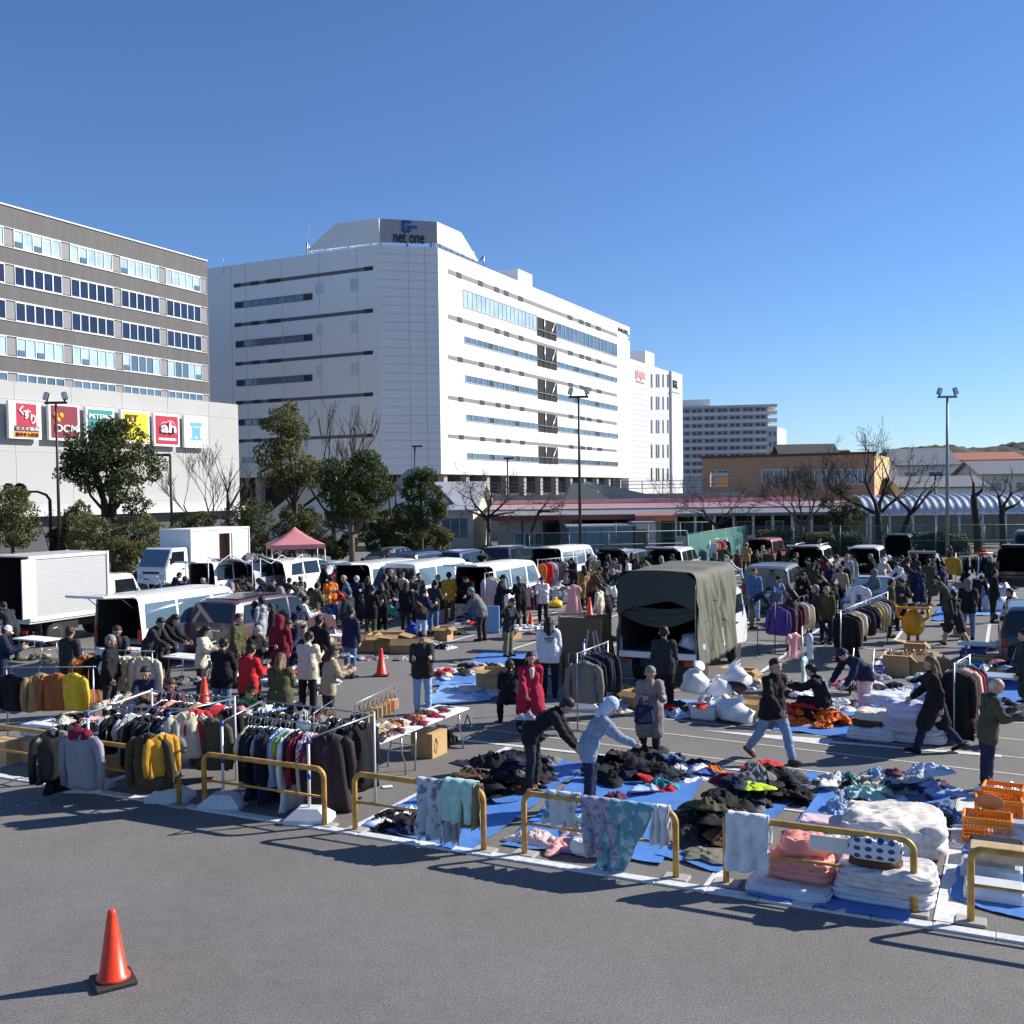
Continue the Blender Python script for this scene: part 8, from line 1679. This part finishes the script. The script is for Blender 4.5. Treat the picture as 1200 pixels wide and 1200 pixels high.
# sacks round the canvas truck
for i, (px, py, s, lab, z) in enumerate(((820, 838, .95, 'white plastic sack under the truck corner', 0), (836, 842, .7, 'grey white plastic sack right of the truck corner', 0), (848, 835, .9, 'white plastic sack piled below the canvas side', .1), (842, 815, .9, 'white plastic sack on the pile below the canvas', .3), (858, 808, 1.25, 'biggest white sack resting against the canvas truck', .35), (812, 812, 1.0, 'white carrier sack with an orange print at the truck tail', .35), (808, 760, .9, 'pale blue sack hanging inside the truck opening', .9), (860, 846, 1.1, 'round white sack on the pale sheet', -.05), (640, 703, 1.0, 'white sack left of the yellow one', 0), (655, 700, 1.1, 'tall grey white sack behind the yellow one', .1), (668, 706, .9, 'greenish white sack right of the yellow one', 0), (1168, 716, 1.4, 'white sack lying on the pale blue sheet at right', 0), (1180, 702, 1.1, 'white sack nearest the black off-roader', 0), (1142, 690, .7, 'small white sack beside the dark rack', 0), (760, 830, .8, 'pale blue sack beside the person at the truck tail', 0))):
    sack(at(px, py, max(z, 0)), s, lab, M_bag if i not in (1, 6, 9, 14) else M_bagc, i)
sack(at(652, 712), .8, 'yellow plastic sack among the white ones', mat('yellow_polythene', (.7, .5, .02), .35, bump=.3, bs=20), 2); sack(at(1150, 702), 1.5, 'big deep blue sack in front of the dark rack', mat('blue_polythene', (.1, .13, .36), .35, bump=.3, bs=20), 3); sack(at(482, 748), .95, 'blue bag with a white emblem in the crowd', mat('royal_blue_bag', (.02, .06, .35), .4), 1)
t = thing('storage_tub', 'white tub of red bits on the pale sheet', 'tub', at(826, 842), RU); mb = MB(); mb.box((0, 0, .13), (.5, .36, .26), bev=.03); mb.build('tub', M_white, t); o = inst('filling', CRM[4], [cm('red')], t, (0, 0, .25), (0, 0, 0), (.22, .16, .16))
table(at(715, 708), 1.6, .7, .62, RU, 'white table with a mint green bin beside the orange cone'); t = thing('bin', 'mint green plastic bin on the white table', 'bin', at(714, 699, .62), RU); mb = MB(); mb.lathe([(.15, 0), (.2, .4), (.21, .4), (.19, .02), (.02, .02)], 20); mb.build('bin_body', mat('mint_plastic', (.4, .62, .48), .4), t)
for px, lab in ((720, 'white jug on the table right of the mint bin'),): t = thing('jug', lab, 'jug', at(px, 700, .62)); mb = MB(); mb.lathe([(.1, 0), (.11, .25), (.05, .36), (.045, .44)], 16); mb.build('jug_body', M_white, t)
table(at(650, 690), 1.9, .7, .68, RU, 'white table of flat goods under the white frame rack'); pile(at(650, 690, .68), .8, .25, 6, ['white', 'palepink', 'silver', 'grey'], 'on the table under the white frame rack', 'garments in the middle lot', .25, .08, seed=51)
# clutter tables of the left centre, folding chairs, bicycle
for (px, py, L, lab, cols, sd_) in ((352, 832, 1.6, 'table of shoes and dark goods behind the bag table', ['black', 'charcoal', 'brown', 'silver'], 61), (345, 790, 1.8, 'long cluttered table beside the maroon hoodie', ['silver', 'white', 'grey', 'charcoal', 'red', 'palepink'], 62), (225, 800, 1.5, 'table of tools behind the mauve minivan', ['charcoal', 'grey', 'black', 'silver'], 63), (390, 770, 1.5, 'table of mixed goods near the red folding chair', ['white', 'beige', 'charcoal', 'red', 'silver'], 64), (150, 790, 1.6, 'table of goods behind the white cargo van', ['charcoal', 'silver', 'black', 'navy'], 65), (45, 775, 1.4, 'small table beside the open ribbed truck', ['olive', 'charcoal', 'beige'], 66), (470, 705, 1.6, 'table of goods in front of the raised white tailgate', ['white', 'charcoal', 'red', 'silver'], 67)):
    table(at(px, py), L, .65, .66, RU + R(rnd.uniform(-6, 6)), lab); pile(at(px, py, .66), L * .42, .24, 11, cols, 'on the ' + lab.replace('table of ', '').replace('long cluttered table', 'clutter')[:40].rsplit(' ', 1)[0] + ' table', 'goods on the left centre tables', .17, .14, seed=sd_, word='bundle', cat='goods', name='bundle')
def chair(px, py, rz, m, lab):
    t = thing('folding_chair', lab, 'chair', at(px, py), rz); 
    for s in (-1, 1):
        for a, b2 in (((s * .22, -.22, 0), (s * .22, .18, .5)), ((s * .24, .22, 0), (s * .24, -.2, .48))): mb = MB(); mb.tube([a, b2], .012, 5); mb.build('leg', M_steel, t)
        mb = MB(); mb.tube([(s * .22, .16, .42), (s * .22, .3, .86)], .012, 5); mb.build('back_post', M_steel, t)
    mb = MB(); mb.box((0, 0, .44), (.44, .42, .02), bev=.008); mb.build('seat', m, t); mb = MB(); mb.box((0, .26, .72), (.44, .02, .26), bev=.008); mb.build('backrest', m, t)
chair(404, 768, RU + 2.2, cm('crimson'), 'red folding chair among the clutter by the rail'); chair(318, 800, RU + 1, cm('charcoal'), 'dark folding chair beside the cluttered table'); chair(600, 838 - 20, RU, cm('black'), 'black folding chair by the crouching figure in the shade'); chair(1170, 800, RU - 1, cm('navy'), 'navy folding chair beside the low right table')
def bicycle(px, py, rz, m, lab):
    t = thing('bicycle', lab, 'bicycle', at(px, py), rz)
    for y in (-.5, .5):
        mb = MB(); mb.tube([(0, y + .32 * math.cos(a), .33 + .32 * math.sin(a)) for a in [k * math.pi / 12 for k in range(25)]], .014, 5); o = mb.build('wheel', M_rubber, t); mb = MB()
        for k in range(8): a = k * math.pi / 4; mb.tube([(0, y, .33), (0, y + .31 * math.cos(a), .33 + .31 * math.sin(a))], .004, 3)
        mb.build('spokes', M_steel, o)
    mb = MB()
    for a, b2 in (((0, -.5, .33), (0, -.1, .3)), ((0, -.1, .3), (0, -.22, .78)), ((0, -.22, .74), (0, .32, .76)), ((0, -.1, .3), (0, .34, .7)), ((0, -.5, .33), (0, -.22, .72)), ((0, .5, .33), (0, .33, .85))): mb.tube([a, b2], .016, 6)
    mb.build('frame', m, t); mb = MB(); mb.tube([(-.25, .28, .98), (0, .33, .92), (.25, .28, .98)], .012, 5); mb.build('handlebar', M_steel, t); mb = MB(); mb.box((0, -.24, .84), (.14, .24, .05), bev=.02); mb.build('saddle', M_dark, t)
bicycle(250, 800, RU + R(70), M_steel, 'silver bicycle parked behind the mauve minivan'); bicycle(178, 700, RU + R(-60), cm('lightblue'), 'pale blue bicycle in front of the white box truck'); bicycle(345, 815, RU + R(60), P_black, 'black bicycle beside the cluttered table')
for px, py, h, lab in ((495, 738, .95, 'white speaker box standing in the crowd'), (419, 722, .9, 'upright grey panel heater in front of the white van')): mb = MB(); mb.box((0, 0, h / 2), (.3, .26, h), bev=.03); mb.box((0, -.135, h * .55), (.22, .02, h * .7), bev=.005); o = mb.build('appliance', M_white, None, at(px, py), RU + .4); tag(o, lab, 'appliance')
mb = MB(); mb.box((0, 0, .45), (.55, .08, .9), bev=.02); o = mb.build('cool_board', mat('sky_blue_board', (.2, .42, .72), .4), None, at(576, 742), RU + .3); tag(o, 'sky blue board leaning at the open white van', 'board')
t = thing('black_frame', 'black pipe rack with empty shelves right of the canvas truck', 'rack', at(905, 770), RU)
for x in (-.4, .4): mb = MB(); mb.tube([(x, 0, 0), (x, 0, 1.3)], .012, 5); mb.build('post', M_dark, t); mb = MB(); mb.tube([(x, -.25, .02), (x, .25, .02)], .012, 5); mb.build('foot', M_dark, t)
for z in (.45, 1.25): mb = MB(); mb.tube([(-.4, 0, z), (.4, 0, z)], .01, 5); mb.build('bar', M_dark, t)
t = thing('round_mirror', 'black oval side mirror panel propped among the sacks', 'mirror', at(861, 822, .2), RU); mb = MB(); mb.lathe([(.02, 0), (.26, .01), (.28, .03), (.26, .05), (.02, .055)], 24, M=MT((0, 0, .3)) @ MR(R(75), 4, 'X') @ Matrix.Diagonal((1, .42, 1, 1))); mb.build('panel', M_dark, t)
t = thing('stroller', 'dark stroller with black wheels near the futon stacks', 'pushchair', at(1010, 812), RU)
for x in (-.22, .22):
    for y in (-.25, .25): mb = MB(); mb.lathe([(.09, -.02), (.1, 0), (.09, .02)], 14, M=MT((x, y, .1)) @ MR(R(90), 4, 'Y')); mb.build('wheel', M_rubber, t)
    mb = MB(); mb.tube([(x, -.25, .1), (x, .05, .5), (x, .35, .95)], .014, 5); mb.build('handle', M_steel, t)
mb = MB(); mb.box((0, -.02, .42), (.4, .4, .3), bev=.08); mb.build('seat', cm('navy'), t)

# ================================================================ PEOPLE
P = person
o, h, _ = P(622, 765, 'walk', 165, 'coat', 'crimson', 'charcoal', 'long', 'black', 1.6, 'woman-cut crimson coat and cream scarf, walking to camera with white bag'.replace('woman-cut ', 'person in '))
mb = MB(); rc(mb, (0, .1, 1.33), (0, .12, 1.2), .07, .05); me = remeshed(mb, .015, 2); me.materials.append(cm('cream')); inst('scarf', me, None, o)
sack(Vector((h[0].x, h[0].y, .42)), .62, 'white carrier bag held by the person in crimson', k=0)
o, h, _ = P(643, 724, 'stand', 2, 'jacket', 'paleblue', 'black', 'long', 'black', 1.72, 'person seen from behind in white sweatshirt with dark back lettering', tm=mat('white_sweatshirt', (.66, .68, .7), .9, var=.05, bump=.2))
mb = MB()
for k, (w_, z, s) in enumerate(((.22, 1.3, .035), (.16, 1.25, .02), (.12, 1.22, .012))):
    for j in range(6): mb.box((-w_ / 2 + w_ * (j + .5) / 6, -.158, z), (w_ / 7, .012, s * (1 if j % 2 else .75)))
mb.build('back_print', M_ink, o)
o, h, _ = P(664, 822, 'bend', 100, 'jacket', 'black', 'charcoal', 'short', 'black', 1.7, 'person in all black bending over the first heap, grey waist bag'); q = Vector(o.location) + Vector((0, 0, 1.02)); 
t = inst('waist_bag', CRM[2], [cm('silver')], None, q + Vector((-.02, -.05, .12)), (0, 0, 0), (.17, .1, .25)); tag(t, 'light grey waist bag on the back of the bending person', 'bag')
P(716, 822, 'stoop', 85, 'jacket', 'paleblue', 'navy', 'hoodup', 'paleblue', 1.64, 'person stooping in a pale blue hooded jacket and navy jeans', tm=cloth((.22, .27, .36)))
o, h, _ = P(762, 783, 'look', 178, 'coat', 'palepink', 'charcoal', 'short', 'grey', 1.58, 'person in mauve beige duffel coat standing with a dark bag', tm=cloth((.25, .2, .19))); tote(Vector((h[1].x, h[1].y, h[1].z - .42)), .3, .34, .34, .16, cm('navy'), 'dark navy bag hanging from the mauve coated person')
o, h, _ = P(909, 773, 'walk', 150, 'jacket', 'black', 'lightblue', 'short', 'black', 1.74, 'person in black puffer jacket and pale jeans walking across the aisle', shoe='brown', pm=cloth((.2, .29, .44)))
P(1090, 770, 'walk', 285, 'coat', 'black', 'navy', 'long', 'tan', 1.66, 'person in long black coat and cap striding left past the futons')
o, h, _ = P(1168, 797, 'look', 100, 'jacket', 'olive', 'navy', 'bald', 'white', 1.66, 'bald old person in an olive hooded jacket beside the orange crates', hood=True, tm=cloth((.06, .065, .04)))
P(597, 775, 'sit', 0, 'jacket', 'black', 'black', 'short', 'black', 1.6, 'person in black sitting in shade with the back turned'); P(778, 735, 'stand', 10, 'jacket', 'charcoal', 'black', 'short', 'black', 1.7, 'person in charcoal standing at the canvas truck tail'); P(494, 742, 'look', 175, 'jacket', 'charcoal', 'lightblue', 'short', 'black', 1.68, 'person in a dark plaid jacket looking down behind the handbag stand')
P(950, 780, 'crouch', 300, 'jacket', 'black', 'black', 'short', 'black', 1.66, 'person in black crouching over the cloths by the coat stand'); P(988, 763, 'bend', 250, 'jacket', 'navy', 'palepink', 'beanie', 'navy', 1.66, 'person in a navy jacket and pink trousers bending, right of the crouching one')
P(955, 686, 'walk', 285, 'jacket', 'charcoal', 'charcoal', 'short', 'grey', 1.72, 'grey haired person in dark clothes walking left past the purple jacket'); P(1045, 679, 'stand', 100, 'jacket', 'olive', 'black', 'short', 'black', 1.72, 'person in dark olive at the end of the long clothes rack')
o, h, _ = P(1134, 679, 'stand', 15, 'jacket', 'black', 'denim', 'hoodup', 'grey', 1.74, 'taller of the walking couple, black puffer, grey hood and jeans'); P(1117, 692, 'walk', 340, 'coat', 'charcoal', 'beige', 'short', 'black', 1.6, 'shorter of the walking couple in a dark coat and beige trousers')
P(1200, 738, 'stand', 300, 'coat', 'charcoal', 'black', 'short', 'black', 1.7, 'dark coated person cut off by the right picture edge'); 
for a in (
 (205, 722, 'stoop', 100, 'jacket', 'black', 'charcoal', 'long', 'black', 1.72, 'person in black leather jacket leaning towards the minivan'), (188, 726, 'stoop', 110, 'jacket', 'charcoal', 'black', 'short', 'black', 1.7, 'person in charcoal close behind the black leather jacket'),
 (262, 750, 'look', 10, 'jacket', 'black', 'denim', 'short', 'black', 1.68, 'person in black with a yellow green shoulder pouch and jeans'), (294, 757, 'look', 20, 'jacket', 'red', 'black', 'short', 'black', 1.62, 'person in a red and dark sports jacket from behind'),
 (328, 722, 'stand', 5, 'jacket', 'maroon', 'charcoal', 'hoodup', 'maroon', 1.7, 'person in a maroon hooded top with the hood up'), (302, 735, 'look', 120, 'jacket', 'black', 'charcoal', 'cap', 'silver', 1.64, 'person in black with a light grey cap by the maroon hoodie'),
 (280, 720, 'stand', 110, 'jacket', 'olive', 'charcoal', 'short', 'black', 1.7, 'person in a grey green jacket beside the mauve minivan'), (362, 742, 'look', 10, 'jacket', 'cream', 'black', 'short', 'black', 1.68, 'person in a cream jacket with a crossbody strap'),
 (374, 722, 'stand', 20, 'jacket', 'black', 'black', 'short', 'black', 1.72, 'tall person in black behind the cream jacket'), (329, 768, 'look', 0, 'coat', 'olive', 'olive', 'long', 'tan', 1.62, 'person in a long dark olive coat with brown hair, back turned'),
 (391, 758, 'look', 60, 'jacket', 'beige', 'charcoal', 'long', 'brown', 1.62, 'person in a beige top with long brown hair and belt bag'), (292, 806, 'crouch', 100, 'jacket', 'green', 'charcoal', 'beanie', 'olive', 1.66, 'person crouching in a bright green jacket and dark beanie'),
 (170, 783, 'sit', 175, 'jacket', 'navy', 'charcoal', 'short', 'black', 1.64, 'person in navy sitting behind the left rails'), (200, 797, 'sit', 160, 'jacket', 'plum', 'black', 'long', 'brown', 1.6, 'person with brown hair sitting beside the navy one'),
 (137, 735, 'look', 150, 'jacket', 'charcoal', 'black', 'short', 'brown', 1.68, 'person in charcoal standing at the raised tailgate'), (82, 735, 'stand', 15, 'jacket', 'charcoal', 'black', 'short', 'brown', 1.7, 'person in a shiny black jacket below the ribbed truck'),
 (8, 735, 'look', 60, 'jacket', 'navy', 'navy', 'cap', 'white', 1.66, 'person in navy with a white cap at the left edge'), (4, 707, 'stoop', 300, 'jacket', 'charcoal', 'black', 'short', 'black', 1.7, 'person at the dark open mouth of the ribbed truck'),
 (387, 675, 'stand', 330, 'jacket', 'orange', 'blue', 'short', 'black', 1.7, 'person in an orange jacket and blue jeans with a red bag'), (372, 684, 'look', 45, 'jacket', 'olive', 'charcoal', 'short', 'black', 1.68, 'person in dark olive left of the orange jacket'), (358, 700, 'look', 60, 'jacket', 'white', 'charcoal', 'short', 'black', 1.6, 'person in a white top left of the dark olive jacket'),
 (589, 675, 'look', 100, 'coat', 'black', 'charcoal', 'beanie', 'black', 1.72, 'person in a long black coat walking in the open aisle'), (600, 702, 'look', 120, 'jacket', 'charcoal', 'khaki', 'cap', 'charcoal', 1.6, 'person in a dark jacket with grey cap beside the long coat'),
 (552, 690, 'stoop', 285, 'jacket', 'grey', 'charcoal', 'short', 'grey', 1.7, 'person in a grey jacket walking bent forward'), (526, 671, 'stand', 5, 'jacket', 'mustard', 'olive', 'short', 'black', 1.7, 'person in a mustard brown jacket from behind'),
 (497, 690, 'look', 40, 'jacket', 'navy', 'lightblue', 'short', 'black', 1.66, 'person in navy with pale jeans and a brown backpack'), (510, 681, 'look', 30, 'jacket', 'charcoal', 'denim', 'short', 'black', 1.7, 'person in charcoal right of the brown backpack'), (476, 683, 'stand', 10, 'jacket', 'black', 'charcoal', 'long', 'black', 1.62, 'long haired person in black left of the brown backpack'), (483, 676, 'look', 200, 'jacket', 'charcoal', 'black', 'short', 'black', 1.68, 'person facing the camera in charcoal at the dark tailgate'),
 (451, 673, 'stand', 60, 'jacket', 'charcoal', 'charcoal', 'short', 'black', 1.7, 'person in charcoal at the corner of the white van'), (436, 688, 'look', 20, 'jacket', 'black', 'olive', 'short', 'black', 1.7, 'person in black standing before the long raised tailgate'), (446, 684, 'look', 340, 'jacket', 'black', 'black', 'long', 'black', 1.62, 'long haired person in black under the raised tailgate'), (418, 676, 'look', 180, 'jacket', 'navy', 'black', 'cap', 'paleblue', 1.66, 'person with a pale cap inside the van opening'),
 (684, 663, 'stand', 330, 'coat', 'camel', 'black', 'long', 'black', 1.66, 'person in a long camel coat holding a pink dress'), (884, 667, 'stand', 175, 'jacket', 'denim', 'lightblue', 'short', 'brown', 1.74, 'person in denim jacket facing the camera beside the truck'), (912, 676, 'look', 160, 'jacket', 'denim', 'black', 'cap', 'black', 1.68, 'person in a dark denim jacket behind the off-roader'),
 (941, 672, 'look', 180, 'jacket', 'black', 'charcoal', 'long', 'black', 1.64, 'person in black with a pale face mask by the rack'), (988, 658, 'stand', 10, 'jacket', 'black', 'black', 'cap', 'black', 1.72, 'tall person in black with a cap at the white off-roader'), (1088, 655, 'stand', 60, 'jacket', 'olive', 'olive', 'short', 'black', 1.74, 'person in dark olive standing before the hedge'), (1076, 664, 'stand', 355, 'coat', 'navy', 'silver', 'short', 'black', 1.66, 'person in a navy coat and pale skirt holding a white bag'), (1166, 668, 'stand', 100, 'jacket', 'black', 'black', 'short', 'black', 1.72, 'person in black between the dark rack and off-roader'),
 (635, 677, 'look', 190, 'jacket', 'white', 'black', 'short', 'black', 1.6, 'person in a white top beneath the white frame rack'),
): P(*a)
o = inst('hanging_dress', gmesh('dress', 1), [cm('pink'), M_steel], None, at(672, 682, 1.35), (0, 0, .3), 1.0); tag(o, 'long pink dress held up by the camel coated person', 'dress')
# jersey with a number
o = inst('hanging_shirt', gmesh('shirt', 2), [M_white, M_steel], None, at(1006, 682, 1.6), (0, 0, RU), 1.15); tag(o, 'white jersey with a navy number three hanging at right', 'shirt'); fit_text('number', '3', .13, .2, mat('jersey_navy', (.02, .03, .1), .7), o, MT((0, -.085, -.45)) @ MR(R(90), 4, 'X'), .02, .01)
# the crowd in the far rows
crowd = [(408, 690), (424, 698), (432, 676), (545, 676), (608, 676), (700, 684), (708, 692), (712, 678), (306, 700), (316, 708), (240, 735), (350, 712), (338, 728), (410, 712), (898, 690), (926, 690), (934, 684), (960, 676), (968, 688), (978, 680), (1058, 680), (1096, 676), (1150, 676), (1026, 668), (1182, 690), (130, 745), (232, 692), (246, 690), (258, 686), (270, 683), (283, 676), (290, 683), (302, 679), (310, 686), (322, 680), (329, 688), (338, 678), (346, 683), (353, 676), (366, 690), (240, 679), (210, 672), (218, 676), (162, 664), (171, 657),
 (395, 668), (402, 676), (440, 672), (458, 668), (464, 676), (470, 671), (492, 672), (502, 668), (515, 674), (535, 662), (446, 651), (452, 648), (458, 646), (466, 650), (473, 645), (480, 649), (486, 652), (495, 655), (505, 654), (515, 655), (552, 650), (566, 646), (596, 652), (610, 658),
 (695, 672), (703, 666), (709, 660), (716, 668), (722, 655), (728, 650), (735, 654), (741, 648), (748, 646), (755, 651), (762, 649), (770, 655), (690, 650), (699, 652), (706, 645), (713, 650), (720, 644), (730, 643), (745, 655), (757, 658), (776, 652), (786, 650), (836, 648), (842, 644), (849, 640), (858, 652), (866, 644), (876, 637), (885, 645), (892, 640), (900, 643), (914, 640), (921, 650), (928, 655), (935, 648), (945, 655), (952, 660), (958, 655), (965, 652), (972, 660), (980, 652), (985, 664), (994, 650), (1000, 648), (1020, 650), (1030, 640), (1036, 655), (1043, 652), (1050, 660), (1058, 652), (1066, 655), (1072, 650), (1082, 645), (1094, 652), (1104, 658), (1112, 640), (1128, 655), (1150, 640), (1158, 652), (933, 631), (962, 632), (516, 640), (380, 660), (425, 655), (330, 652), (318, 650), (340, 650), (672, 655), (664, 650), (655, 648)]
TCs = ['black'] * 9 + ['charcoal'] * 5 + ['navy'] * 4 + ['grey', 'beige', 'olive', 'brown', 'white', 'red', 'cream', 'denim', 'silver', 'maroon', 'tan']
PCs = ['black', 'charcoal', 'navy', 'denim', 'lightblue', 'charcoal', 'khaki', 'black', 'beige']
def near(px):
    for x1, s in ((175, 'near the ribbed truck'), (270, 'before the white box truck'), (350, 'by the pink tent row'), (425, 'near the silver saloon'), (530, 'at the middle van row'), (620, 'by the cream hall row'), (690, 'near the white frame rack'), (800, 'behind the canvas truck'), (880, 'by the green screen fence'), (960, 'near the white off-roader'), (1045, 'near the small white van'), (1110, 'before the hedges'), (1300, 'at the far right rack')):
        if px < x1: return s
rgp = random.Random(77)
for i, (px, y) in enumerate(crowd):
    hair = rgp.choice(['short'] * 5 + ['long'] * 4 + ['cap', 'beanie', 'hoodup']); hc = rgp.choice(['black', 'black', 'black', 'brown', 'grey']) if hair in ('short', 'long') else rgp.choice(['black', 'navy', 'grey', 'beige', 'charcoal', 'white'])
    P(px + rgp.uniform(-2, 2), y, rgp.choice(['stand', 'look', 'look', 'stand', 'stoop', 'walk', 'bend', 'stoop', 'crouch']), rgp.uniform(0, 360), rgp.choice(['jacket', 'jacket', 'coat', 'sweater']), rgp.choice(TCs), rgp.choice(PCs), hair, hc, rgp.uniform(1.58, 1.76), None, near(px), hood=rgp.random() < .3)
# bags carried
for px, y, c, lab in ((258, 775, 'lime', 'yellow green pouch slung over the black jacket at left'), (492, 712, 'brown', 'brown backpack worn by the person in navy'), (400, 700, 'red', 'red bag beside the person in the orange jacket'), (1083, 690, 'white', 'white bag held by the person in the navy coat'), (460, 716, 'teal', 'turquoise bag hanging in the middle crowd')):
    q = dep(px, y, {258: 23.6, 492: 29.6, 400: 33, 1083: 40, 460: 31}[px]); o = inst('shoulder_bag', CRM[1], [cm(c)], None, q, (R(80), 0, .2), (.18, .16, .24)); tag(o, lab, 'bag')

# more goods strewn over the middle and right of the lot
LT = ['white', 'cream', 'silver', 'palepink', 'paleblue', 'navy', 'black', 'red', 'beige', 'lightblue', 'charcoal', 'lavender', 'brown']
for i, (px, py, ax, ay, n, s, h, wh) in enumerate(((905, 806, .8, .5, 14, .24, .22, 'left of the crouching person'), (1000, 806, .8, .5, 14, .26, .24, 'around the dark stroller'), (1040, 832, .7, .4, 10, .26, .24, 'touching the futon stacks'), (1110, 812, .6, .5, 12, .28, .3, 'behind the striding black coat'), (900, 838, .6, .35, 10, .22, .2, 'beside the peach box'), (790, 836, .5, .3, 8, .24, .2, 'under the canvas truck tail'), (735, 816, .7, .4, 12, .26, .24, 'between tweed coat and truck'), (705, 830, .6, .3, 9, .24, .18, 'at the foot of the tweed coat'), (530, 792, .9, .5, 14, .24, .16, 'left of the crouching figure'), (640, 780, .7, .4, 10, .24, .18, 'behind the white sweatshirt'), (500, 758, .9, .35, 12, .24, .2, 'right of the open cartons'), (540, 730, .8, .4, 12, .26, .24, 'below the mustard jacket'), (660, 735, 1.0, .4, 12, .24, .24, 'around the crockery table'), (735, 750, .9, .4, 12, .26, .28, 'before the dark shelf unit'), (400, 742, 1.0, .5, 14, .26, .3, 'in front of the silver saloon'), (365, 800, .7, .4, 12, .22, .24, 'behind the pink tote'), (1120, 695, .8, .4, 10, .3, .24, 'near the silver hatchback'), (1165, 690, .8, .4, 10, .3, .3, 'before the black off-roader'), (1000, 735, .9, .4, 12, .26, .22, 'under the long clothes rack'), (920, 735, .7, .3, 9, .26, .22, 'under the purple jacket'), (1180, 760, .8, .5, 12, .26, .3, 'beside the black minivan'), (280, 800, .8, .4, 12, .24, .22, 'behind the front rails'), (110, 800, 1.0, .5, 14, .26, .2, 'before the beige coat rack'))):
    pile(at(px, py), ax, ay, n, [LT[(i * 3 + k * (1 + i % 3)) % 13] for k in range(9)], wh, 'goods strewn over the market', s, h, seed=100 + i, stuff=1)
for k, (px, py) in enumerate(((690, 790), (745, 828), (870, 800), (1098, 785), (520, 750), (600, 748), (380, 752), (130, 806), (980, 748), (1128, 745), (1195, 775))):
    carton(at(px, py), (rnd.uniform(.4, .6), .4, rnd.uniform(.28, .45)), RU + R(rnd.uniform(-25, 25)), ['cardboard box by the brown board', 'cardboard box at the truck tail', 'cardboard box right of the canvas truck', 'cardboard box beside the dark heap at right', 'cardboard box right of the open row', 'cardboard box behind the crockery table', 'cardboard box near the red folding chair', 'cardboard box before the beige coats', 'cardboard box under the long rack', 'cardboard box behind the blue tray', 'cardboard box beside the black minivan'][k], k % 3 > 0, content='charcoal')

o = SMB.build('scattered_clothes', SMM); o['kind'] = 'stuff'; tag(o, 'mixed clothes and small goods strewn in heaps over the middle of the lot', 'clothes')
# ================================================================ LABELS: make every one single out its object
ORD = ['leftmost', 'second', 'third', 'fourth', 'fifth', 'sixth', 'seventh', 'eighth', 'ninth', 'tenth', 'eleventh', 'twelfth', 'thirteenth', 'fourteenth', 'fifteenth', 'sixteenth']
def finish_labels():
    bpy.context.view_layer.update()
    by = {}
    for o, l, p in LBL: by.setdefault(l, []).append(o)
    for l, os_ in by.items():
        if len(os_) == 1: os_[0]['label'] = l; continue
        os_.sort(key=lambda o: pxof(o.matrix_world.translation)[0])
        for i, o in enumerate(os_): o['label'] = f"{l}, {ORD[i]}" + (' from left' if i else '') if i < 15 else f"{l}, number {i + 1} from left"
finish_labels()
for o, l, p in LBL:
    w_ = o['label'].split()
    while len(w_) > 16 and 'the' in w_: w_.remove('the')
    for x in ('crumpled', 'small', 'at', 'of'):
        if len(w_) > 16 and x in w_[3:]: w_.remove(x)
    if len(w_) > 16 and 'trousers,' in w_: i = w_.index('trousers,'); j = max(k for k in range(i) if w_[k] == 'and'); del w_[j:i]; w_[j] = ','; w_[j - 1] += ','; del w_[j]
    o['label'] = ' '.join(w_)
bpy.data.scenes.remove(TSC)
